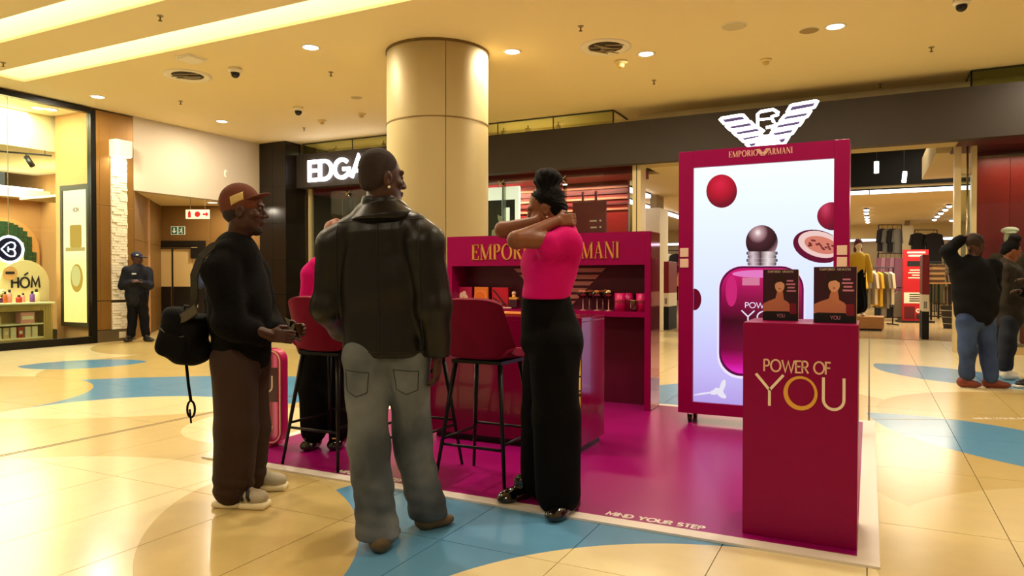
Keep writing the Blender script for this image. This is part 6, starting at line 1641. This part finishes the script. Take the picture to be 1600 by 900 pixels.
f = Field(.012); f.cap((0,0,1.05+z0), (0,0,.25+z0), .15, .20, .05, (V3(0,1,0),.75)); f.wrinkle(folds(.01, 40, 30, 0, 0)); link('black_skirt', f.mesh('black_skirt'), M_PANT, mq)
f = Field(.012); f.ell((0,.02,1.74+z0), (.1,.115,.11)); f.ell((0,.05,1.6+z0), (.1,.07,.13)); link('red_wig', f.mesh('red_wig'), mat('wig_red', (88,22,20), .7), mq)
# clothes racks
M_RACK = mat('rack_black', (20,18,16), .5, .4)
def rack(x, y, L, h, rz, label):
    t = thing('clothes_rack', (x, y, 0), label, 'clothes rack', rz)
    for s in (-1, 1):
        mk('upright', MB().tube([(s*L/2,0,0.02),(s*L/2,0,h)], .016, 6), M_RACK, t); mk('foot', MB().box(s*L/2-.02, -.25, 0, s*L/2+.02, .25, .03), M_RACK, t)
    mk('rail', MB().tube([(-L/2,0,h),(L/2,0,h)], .016, 6), M_RACK, t)
    return t
GM = {}
def garment_mesh(kind, w, L, m):
    key = (kind, w, L, m.name)
    if key in GM: return GM[key]
    if kind == 'top': poly = [(-w/2,-L),(w/2,-L),(w/2*.95,-.25),(w/2*1.15,-.45),(w/2*1.35,-.42),(w/2*1.05,-.06),(.07,0),(-.07,0),(-w/2*1.05,-.06),(-w/2*1.35,-.42),(-w/2*1.15,-.45),(-w/2*.95,-.25)]
    elif kind == 'skirt': poly = [(-w/2,-L),(-w/6,-L-.02),(w/6,-L+.01),(w/2,-L-.01),(w/2*.7,-.02),(-w/2*.7,-.02)]
    else: poly = [(-w/2,-L),(-w*.08,-L),(0,-.4),(w*.08,-L),(w/2,-L),(w/2*.9,0),(-w/2*.9,0)]
    b = MB().prism(poly, -.035, .035); bm = bmesh.new(); me0 = b.mesh('g'); bm.from_mesh(me0)
    bmesh.ops.triangulate(bm, faces=[f for f in bm.faces if len(f.verts) > 4]); me = bpy.data.meshes.new('garment_body'); bm.to_mesh(me); bm.free(); me.materials.append(m); GM[key] = me
    return me
hook_me = MB().tube([(0,0,.07),(.02,0,.09),(.02,0,.10),(0,0,.115),(-.02,0,.10)], .006, 5).tube([(0,0,.07),(0,0,.0)], .006, 5).mesh('hanger'); hook_me.materials.append(M_RACK)
def hang(r, L, h, kinds, n, label, group, turn=PI/2, nm='hanging_garment', cat='clothing'):
    ORD = ('first','second','third','fourth','fifth','sixth','seventh','eighth')
    m4 = Matrix.Translation(r.location) @ Matrix.Rotation(r.rotation_euler.z, 4, 'Z')
    q = random.Random(n*7+int(L*10))
    for k in range(n):
        kind, w, ln, m = kinds[k % len(kinds)]
        p = m4 @ Vector((-L/2+.12+(L-.24)*k/max(1, n-1), 0, h-.115))
        t = thing(nm, tuple(p), '%s %s, %s from the left' % (m.name[6:], label, ORD[k]), cat, r.rotation_euler.z + turn + q.uniform(-.12,.12), group)
        link('garment_body', garment_mesh(kind, w, ln, m), None, t); link('hanger', hook_me, None, t)
C_ = {n: mat('cloth_'+n, c, .9) for n, c in dict(purple=(112,66,84), lilac=(140,100,110), black=(18,16,18), cream=(206,188,150), white=(230,222,200), tan=(170,130,80), olive=(80,76,48), grey=(96,92,84), denim=(66,76,92), yellow=(206,160,40), rust=(150,70,30), red=(150,24,28), brown=(84,58,36), floral=(120,110,90)).items()}
def place_rack(u, d, L, h, rz, kinds, n, rl, gl, turn=PI/2):
    x, y = PXD(u, d); r = rack(x, y, L, h, rz, rl); hang(r, L, h, kinds, n, gl, gl, turn)
place_rack(1390, 21.8, .7, 2.85, YAW, [('top',.42,.7,C_['black']),('top',.42,.75,C_['grey'])], 4, 'tall black rack with black tops left of the red promotion board', 'top on the tall rack left of the red promotion board', .5)
place_rack(1391, 21.0, .75, 1.95, YAW, [('skirt',.5,1.2,C_['purple']),('skirt',.5,1.15,C_['lilac'])], 5, 'lower rack of purple skirts left of the red promotion board', 'skirt on the rack left of the red promotion board', .3)
place_rack(1391, 20.3, .75, .95, YAW, [('top',.42,.75,C_['black']),('top',.42,.72,C_['floral'])], 4, 'low rack of black floral garments under the purple skirts', 'garment on the low rack under the purple skirts', .3)
place_rack(1366, 18.6, 1.0, 1.5, .5, [('top',.45,.9,C_['yellow']),('top',.45,.95,C_['floral']),('top',.45,.85,C_['cream'])], 6, 'rack of mixed tops beside the mannequin in the yellow top', 'top on the rack beside the mannequin in the yellow top')
place_rack(1372, 25, 1.8, 1.6, .3, [('top',.45,.7,C_['white']),('top',.45,.75,C_['tan']),('top',.45,.7,C_['black'])], 8, 'rack of pale shirts further back left of the pillar', 'shirt on the rack further back left of the pillar')
place_rack(1456, 23.5, .9, 1.75, .6, [('leg',.36,1.2,C_['denim']),('leg',.36,1.2,C_['grey'])], 5, 'rack of hanging jeans right of the red promotion board', 'pair of jeans hanging right of the red promotion board', .4)
place_rack(1480, 22.6, 1.2, 1.5, .9, [('top',.45,.95,C_['olive']),('top',.45,1.0,C_['brown']),('top',.45,.95,C_['black'])], 7, 'rack of olive and brown coats near the entrance post', 'coat on the rack near the entrance post')
place_rack(1446, 25.6, .8, 2.95, YAW, [('top',.6,1.1,C_['black'])], 2, 'high rail holding a bulky dark coat right of the pillar', 'bulky coat hanging high right of the pillar', .2)
place_rack(1046, 20.5, 1.6, 1.55, .2, [('top',.45,.8,C_['white']),('top',.45,.85,C_['black']),('top',.45,.8,C_['tan'])], 7, 'rack of mixed garments seen left of the display cabinet', 'garment on the rack seen left of the display cabinet', .6)
place_rack(1050, 25.5, 2.4, 2.2, .2, [('top',.45,.8,C_['white']),('top',.45,.85,C_['black']),('top',.45,.8,C_['grey'])], 8, 'far rack of pale garments seen left of the display cabinet', 'garment on the far rack seen left of the display cabinet', .5)
place_rack(1120, 21, 1.8, 1.55, .1, [('top',.45,.8,C_['rust']),('top',.45,.85,C_['cream']),('top',.45,.8,C_['grey'])], 7, 'rack of rust and cream tops inside the store behind the display cabinet', 'top behind the left half of the display cabinet', .5)
place_rack(1200, 24, 1.8, 1.6, .4, [('leg',.36,1.1,C_['denim']),('leg',.36,1.1,C_['black'])], 7, 'rack of dark trousers inside the store behind the display cabinet', 'trousers behind the middle of the display cabinet', .5)
place_rack(1285, 20.5, 1.6, 1.5, .2, [('top',.45,.9,C_['white']),('top',.45,.85,C_['red']),('top',.45,.8,C_['lilac'])], 7, 'rack of red and white tops inside the store behind the display cabinet', 'top behind the right half of the display cabinet', .5)
# folded jeans on a table, shopping basket stack
x, y = PXD(1461, 21.0); tt = thing('display_table', (x, y, 0), 'wooden display table with folded jeans right of the red promotion board', 'table', YAW)
mk('table_top', MB().box(-.3, -.3, 1.05, .3, .3, 1.09), MATS['plinth_wood'], tt)
for sx2 in (-1, 1):
    for sy3 in (-1, 1): mk('leg', MB().box(sx2*.27-.02, sy3*.27-.02, 0, sx2*.27+.02, sy3*.27+.02, 1.05), M_RACK, tt)
for k in range(7):
    t = thing('folded_jeans', (x, y, 1.0905+k*.075), 'folded jeans, %s from the bottom of the stack right of the red promotion board' % ('first','second','third','fourth','fifth','sixth','seventh')[k], 'jeans', YAW+.04*(k % 3), 'folded jeans stack')
    mk('fold', MB().box(-.2, -.17, .002, .2, .17, .036), C_['tan'] if k % 2 else C_['brown'], t, bevel=.012); mk('upper_fold', MB().box(-.195, -.165, .038, .195, .165, .073), C_['tan'] if k % 2 else C_['brown'], t, bevel=.012)
x, y = PXD(1486, 17.3); bkx = thing('shopping_basket', (x, y, 0), 'black shopping baskets tub beside the entrance post', 'basket')
mk('shell', MB().lathe((0,0,0), [(.15,0),(.22,.55),(.21,.55),(.14,.02)], 4), M_DARK, bkx); 
for k in range(3): mk('rib', MB().tube([(.17*math.cos(a)*(1+.1*k), .17*math.sin(a)*(1+.1*k), .12+.16*k) for a in [2*PI*i/16 for i in range(16)]], .008, 5, True), M_GREY, bkx)
# window mannequin with white cap
x, d = XY(1577, 14.2); f = Field(.014); z0 = .13
f.ell((0,0,1.78+z0), (.085,.1,.125)); f.cap((0,0,1.68+z0), (0,0,1.5+z0), .05, .06); f.cap((0,0,1.42+z0), (0,0,1.02+z0), .15, .13, .05, (V3(0,1,0),.7)); f.cap((-.2,0,1.46+z0), (.2,0,1.46+z0), .05, .05)
for s in (-1, 1): f.chain([(s*.2,0,1.46+z0),(s*.26,0,1.15+z0),(s*.25,-.08,.9+z0)], [.05,.04,.03]); f.chain([(s*.1,0,1.0+z0),(s*.1,0,.5+z0),(s*.1,0,.06+z0)], [.09,.06,.045]); f.ell((s*.1,-.05,.04+z0), (.05,.12,.04))
m2 = link('mannequin', f.mesh('mannequin'), MATS['mannequin_white'], None, (x, 14.2, -.01), (0,0,0)); tag(m2, 'mannequin with a white flat cap in the red shop window', 'mannequin')
f = Field(.012); f.ell((0,-.01,1.90+z0), (.125,.135,.06)); f.ell((0,-.13,1.855+z0), (.08,.06,.014), None, .02); link('flat_cap', f.mesh('flat_cap'), mat('cap_white', (236,224,200), .8), m2)
f = Field(.014); f.cap((0,0,1.4+z0), (0,0,1.0+z0), .185, .17, .05, (V3(0,1,0),.7)); f.chain([(-.2,0,1.46+z0),(-.27,0,1.15+z0),(-.26,-.07,.95+z0)], [.075,.065,.055]); f.chain([(.2,0,1.46+z0),(.27,0,1.15+z0),(.26,-.07,.95+z0)], [.075,.065,.055]); link('dark_coat', f.mesh('dark_coat'), C_['brown'], m2)

# ================================================================== COSMETICS SHOP INTERIOR (left)
M_SHW = mat('shop_cream', (240, 224, 180), .8); M_ORG = mat('shop_caramel', (186, 138, 86), .7); M_SHC = mat('shop_ceiling', (240, 228, 196), .8)
struct(mk('floor_shop', MB().box(-19.5, 2.5, -.012, XW-.1, 8.5, .0).box(-19.5, 8.5, -.012, -14.3, 10.3, 0), mat('shop_floor', (214,188,140), .25)), 'pale floor inside the cosmetics shop')
struct(mk('wall_shop_end', MB().box(-14.14, 8.47, 0, XW-.1, 8.6, CEIL).box(-14.3, 8.47, 0, -14.14, 10.3, CEIL).box(-19.5, 10.3, 0, -14.14, 10.4, CEIL), M_ORG), 'caramel end wall inside the cosmetics shop')
struct(mk('wall_shop_back', MB().box(-18.2, 2.5, 0, -18.0, 10.3, 3.1), M_ORG), 'caramel back wall of the cosmetics shop')
struct(mk('wall_shop_near', MB().box(-19.5, 2.4, 0, XW-.1, 2.6, CEIL), M_SHW), 'cream near wall of the cosmetics shop')
struct(mk('wall_shop_bulkhead', MB().box(-14.6, 2.6, 3.72, -14.4, 10.3, CEIL), M_SHW), 'cream bulkhead inside the cosmetics shop')
struct(mk('ceiling_shop', MB().box(-18.2, 2.6, 3.72, -14.6, 10.3, 3.76).box(-14.4, 2.6, CEIL-.04, XW-.1, 8.47, CEIL), M_SHC), 'pale ceiling of the cosmetics shop')
struct(mk('trim_4', MB().box(-18.3, 2.6, 3.1, -17.6, 10.3, 3.3), M_SHC), 'lit ceiling cove above the back wall of the cosmetics shop')
ba = thing('strip_light', (-17.75, 6.4, 3.34), 'hidden cove strip light above the cosmetics shop back wall', 'strip light'); mk('tube', MB().box(-.04, -3.6, -.03, .04, 3.8, .01), emat('cove_shop', (255,244,225), 8), ba); mk('housing', MB().box(-.06, -3.6, -.04, -.04, 3.8, .02), M_SHC, ba)
area('shop_lamp', (-13.9, 6.0, CEIL-.06), 1.0, 330, (1,.88,.6), None, shape='RECTANGLE', size_y=4); area('shop_lamp', (-16.4, 7.2, 3.68), 2.0, 480, (1,.9,.66), None, shape='RECTANGLE', size_y=5)  # fill panels added to brighten the shop interior, not modelled as fixtures
for u, v in ((82,172),(38,178)):
    k = (u-800)/1110; d = 1110*(CEIL-.04-EYE)/(433-v); x, y = PXD(u, d)
    t = thing('shop_downlight', (x, min(y, 8.3), CEIL-.04), 'round downlight in the high ceiling strip of the cosmetics shop, %s' % ('right one' if u > 50 else 'left one'), 'ceiling light'); link('trim_ring', ring_me, None, t); link('lens', lens_me, None, t)
# lit poster on the end wall
ps = thing('lit_poster', (-13.63, 8.47, .30), 'tall black framed lit poster with amber picture in the cosmetics shop', 'poster'); hw = .44
for bb in (MB().box(-hw,-.06,0,hw,0,.08), MB().box(-hw,-.06,2.62,hw,0,2.72), MB().box(-hw,-.06,.08,-hw+.07,0,2.62), MB().box(hw-.07,-.06,.08,hw,0,2.62)): mk('frame', bb, mat('poster_frame', (50,44,22), .5), ps)
mk('lit_sheet', MB().box(-hw+.07,-.04,.08,hw-.07,-.01,2.62), grad_mat('poster_amber', [(0,(255,214,120)),(.45,(255,226,150)),(.55,(255,236,176)),(1,(255,240,190))], es=1.5), ps)
mk('printed_drop', MB().prism(circ(.04,.93,.19,24,rz=.27), -.043, -.04), emat('poster_drop', (236,176,70), .95), ps); mk('printed_drop_light', MB().prism(circ(.02,.97,.14,24,rz=.2), -.046, -.04), emat('poster_drop2', (255,226,140), 1.0), ps)
mk('printed_stripe', MB().box(-.3,-.043,1.45,.3,-.04,1.52), emat('poster_stripe', (244,200,110), .95), ps); mk('printed_jar', MB().prism(rrect(-.16,1.52,.2,1.95,.04), -.043, -.04), emat('poster_jar', (238,184,84), .95), ps)
b = MB(); text(b, 'HOM', SANS, -.05, 2.2, .12, .08, .012, -.043, -.04); mk('printed_lettering', b, emat('poster_text', (220,160,120), .9), ps)
# round sign in the window
rs_ = thing('round_sign', (-13.3, 7.08, 1.73), 'round dark sign with glowing white ring and heart shaped symbol in the shop window', 'neon sign', PI/2)
mk('disc', MB().prism(circ(0,0,.215,36), .0, .03), mat('sign_navy', (18,14,40), .3), rs_)
mk('neon_ring', MB().tube([(x, -.01, z) for x, z in circ(0,0,.222,40)], .018, 8, True), M_NEON, rs_, smooth=True)
hp = [(-.13,0),(-.04,.095),(.02,.125),(.075,.115),(.095,.07),(.08,.02),(.05,.0),(.08,-.02),(.095,-.07),(.075,-.115),(.02,-.125),(-.04,-.095)]
mk('neon_symbol', MB().tube([(x, -.012, z) for x, z in hp], .010, 8, True), M_NEON, rs_, smooth=True); mk('neon_bar', MB().tube([(-.02,-.012,-.045),(-.02,-.012,.045)], .008, 8).tube([(-.02,-.012,0),(.05,-.012,0)], .008, 8), M_NEON, rs_, smooth=True)
mk('hanging_rod', MB().tube([(0,.015,.22),(0,.015,CEIL-.04-1.73)], .006, 6), M_GREY, rs_)
# arch niche with green tiles
ar = struct(mk('wall_arch', MB().prism([(-.78,0),(.78,0)] + circ(0,1.85,.78,20,0,PI), 0, .06), mat('arch_caramel', (206,150,84), .7), loc=(-17.94, 9.45, 0.0), rot=(0,0,PI/2)), 'arched niche lined with green tiles in the cosmetics shop')
gm = mat('green_tile', (40, 74, 48), .3, noise=(30, .3)); b = MB(); rr = random.Random(4)
for i in range(-7, 7):
    for k in range(25):
        xa = i*.1; za = .05+k*.1
        cx2, cz2 = xa+.05, za+.05
        e = max(abs(xa), abs(xa+.1))
        top = min(za+.096, 1.85 + math.sqrt(max(0, .70**2-min(e, .7)**2)))
        if abs(cx2) < .68 and top > za+.02: b.box(xa+.004, -.012-rr.random()*.012, za+.004, xa+.096, 0, top)
stuff(mk('green_tiles', b, gm, ar))
# arched HOM board, fluted counter and goods
hb_ = thing('arch_board', (-14.5, 8.0, .775), 'cream arched display board with dark lettering on the shop counter', 'display board', PI/2)
mk('board', MB().prism([(-.45,0),(.45,0)] + circ(0,.35,.45,24,0,PI), 0, .05), mat('board_cream', (238,218,168), .6), hb_, bevel=.006)
mk('lettering', text(MB(), 'HOM', SANS, -.24, .27, .26, .2, .035, -.008, 0, gap=.22), mat('letter_navy', (30,24,40), .5), hb_); mk('letter_accent', MB().ribbon([(-.02,.51),(.05,.56)], .03, -.008, 0), MATS['letter_navy'], hb_)
mk('round_badge', MB().prism(circ(-.28,.55,.13,24), -.02, -.008), mat('badge_peach', (226,170,110), .5), hb_); mk('badge_stripe', MB().box(-.36,-.024,.53,-.2,-.02,.58), MATS['letter_navy'], hb_)
hb2 = thing('arch_shelf', (-15.3, 8.42, 0), 'cream arched wall shelf with bottles behind the arch board', 'shelf', PI/2)
mk('back_board', MB().prism([(-.75,0),(.0,0)] + [(0,1.2)] + circ(-.0,1.2,.75,16,PI*.5,PI)[0:], 0, .05), mat('board_cream', (238,218,168), .6), hb2)
for z in (.35,.75,1.1): mk('shelf_board', MB().box(-.72,-.28,z,-.02,0,z+.03), M_SHW, hb2)
fc = thing('fluted_counter', (-14.0, 6.85, 0), 'fluted pale wood counter with open shelves in the cosmetics shop', 'counter')
M_FLU = mat('fluted_wood', (206,168,92), .6)
CL = 1.36
mk('top', MB().box(-.62,-CL-.03,.735,.04,CL+.03,.775), M_SHW, fc, bevel=.01); mk('carcass', MB().box(-.6,-CL,0,-.4,CL,.735), M_FLU, fc)
mk('side_panel', MB().box(-.4,CL-.05,0,.0,CL,.735), M_FLU, fc); mk('middle_shelf', MB().box(-.4,-CL,.36,.0,CL-.16,.385), M_SHW, fc); mk('bottom_shelf', MB().box(-.4,-CL,.10,.0,CL-.16,.125), M_SHW, fc)
b = MB()
for k in range(int(2*CL/.03)):
    y = -CL+.015+k*.03
    b.tube([(0,y,0),(0,y,.10)], .013, 6); b.tube([(0,y,.62),(0,y,.735)], .013, 6)
    if y > CL-.16: b.tube([(0,y,.10),(0,y,.62)], .013, 6)
stuff(mk('fluting', b, M_FLU, fc))
rr = random.Random(9)
def carton_box(y, z, w, h, m, label, x=-14.12):
    t = thing('product_carton', (x, y, z), label, 'box', 0, 'goods on the fluted counter'); mk('box', MB().box(-.09,-w/2,0,.09,w/2,h), m, t, bevel=.004); mk('label_band', MB().box(.09,-w/2+.02,h*.35,.0915,w/2-.02,h*.65), M_SHW, t)
PC = {n: mat('pack_'+n, c, .5) for n, c in dict(orange=(200,96,30), cream=(236,214,166), green=(106,120,60), red=(176,48,34), pink=(226,150,140), sand=(222,186,126), violet=(126,70,150), teal=(60,110,96)).items()}
yy = 6.3
for k, c in enumerate(('orange','orange','cream','green','cream','sand','cream','red','cream','cream')):
    carton_box(6.78+k*.125, .1255, .095, .2, PC[c], '%s carton number %s from the right on the lowest counter shelf' % (c, ('ten','nine','eight','seven','six','five','four','three','two','one')[k]))
carton_box(7.15, .3855, .34, .14, PC['sand'], 'wide sand coloured carton on the middle counter shelf'); carton_box(7.78, .3855, .24, .21, PC['pink'], 'pink carton on the middle counter shelf')
def bottle(y, z, r, h, m, label, x=-14.1):
    t = thing('cosmetic_bottle', (x, y, z), label, 'bottle', 0, 'bottles on the fluted counter')
    mk('body', MB().lathe((0,0,0), [(r*.95,0),(r,.01),(r,h*.7),(r*.45,h*.78)], 14), m, t, smooth=True); mk('cap', MB().lathe((0,0,h*.78), [(r*.5,0),(r*.5,h*.22)], 12), M_DARK, t, smooth=True)
for k, c in enumerate(('cream','sand','green','teal','green','violet','orange','pink','red','pink','violet','cream')):
    bottle(6.72+k*.118, .7755, .035+.008*(k % 3), .14+.035*((k*5) % 4), PC[c], '%s cosmetic bottle on the fluted counter, %s from the right' % (c, ('twelfth','eleventh','tenth','ninth','eighth','seventh','sixth','fifth','fourth','third','second','first')[k]), x=-14.1-.08*(k % 2))
def posy(y, z, x, label):
    t = thing('flower_posy', (x, y, z), label, 'flowers'); mk('pot', MB().lathe((0,0,0), [(.05,0),(.065,.09)], 12), PC['violet'], t, smooth=True)
    b = MB(); q = random.Random(3)
    for k in range(14): b.sphere((q.uniform(-.08,.08), q.uniform(-.1,.1), .12+q.uniform(0,.1)), .035, 8, 6)
    mk('blossoms', b, PC['cream'], t, smooth=True); b = MB()
    for k in range(12):
        a = q.random()*6.28; b.add([(0,0,.1),(.1*math.cos(a),.1*math.sin(a),.13),(.12*math.cos(a+.3),.12*math.sin(a+.3),.17)], [(0,1,2)])
    mk('leaves', b, PC['green'], t)
posy(7.45, .7755, -14.25, 'cream flowers in a small pot on the fluted counter'); posy(8.12, 1.585, -14.55+.0, 'cream flower bunch above the arch board') if False else None
for k in range(5):
    bottle(7.98-.0+.08*k-.0, .7805, .028, .15, PC[('teal','green','cream','violet','sand')[k]], '%s bottle on the arched wall shelf behind the arch board' % ('teal','green','cream','violet','sand')[k], x=-15.15) if False else None
# track lights
tk = thing('track_rail', (-15.2, 6.9, 3.72), 'black lighting track with spot heads on the shop ceiling', 'track light')
mk('rail', MB().beam((.9,1.5,-.10),(-.6,-1.6,-.10), .035, .03), M_DARK, tk)
for k in (0, 1, 2):
    p = Vector((.9,1.5,-.1)).lerp(Vector((-.6,-1.6,-.1)), .12+.22*k)
    hd2 = mk('spot_head', MB().tube([p+Vector((0,0,-.06)), p+Vector((.12,.05,-.24))], .05, 10), M_DARK, tk, smooth=True)
    mk('stem', MB().tube([p, p+Vector((0,0,-.07))], .012, 6), M_DARK, hd2)
for yq in (1.4, -1.5): mk('hanger', MB().tube([(.85 if yq > 0 else -.55, yq, -.10), (.85 if yq > 0 else -.55, yq, 0)], .008, 6), M_DARK, tk)
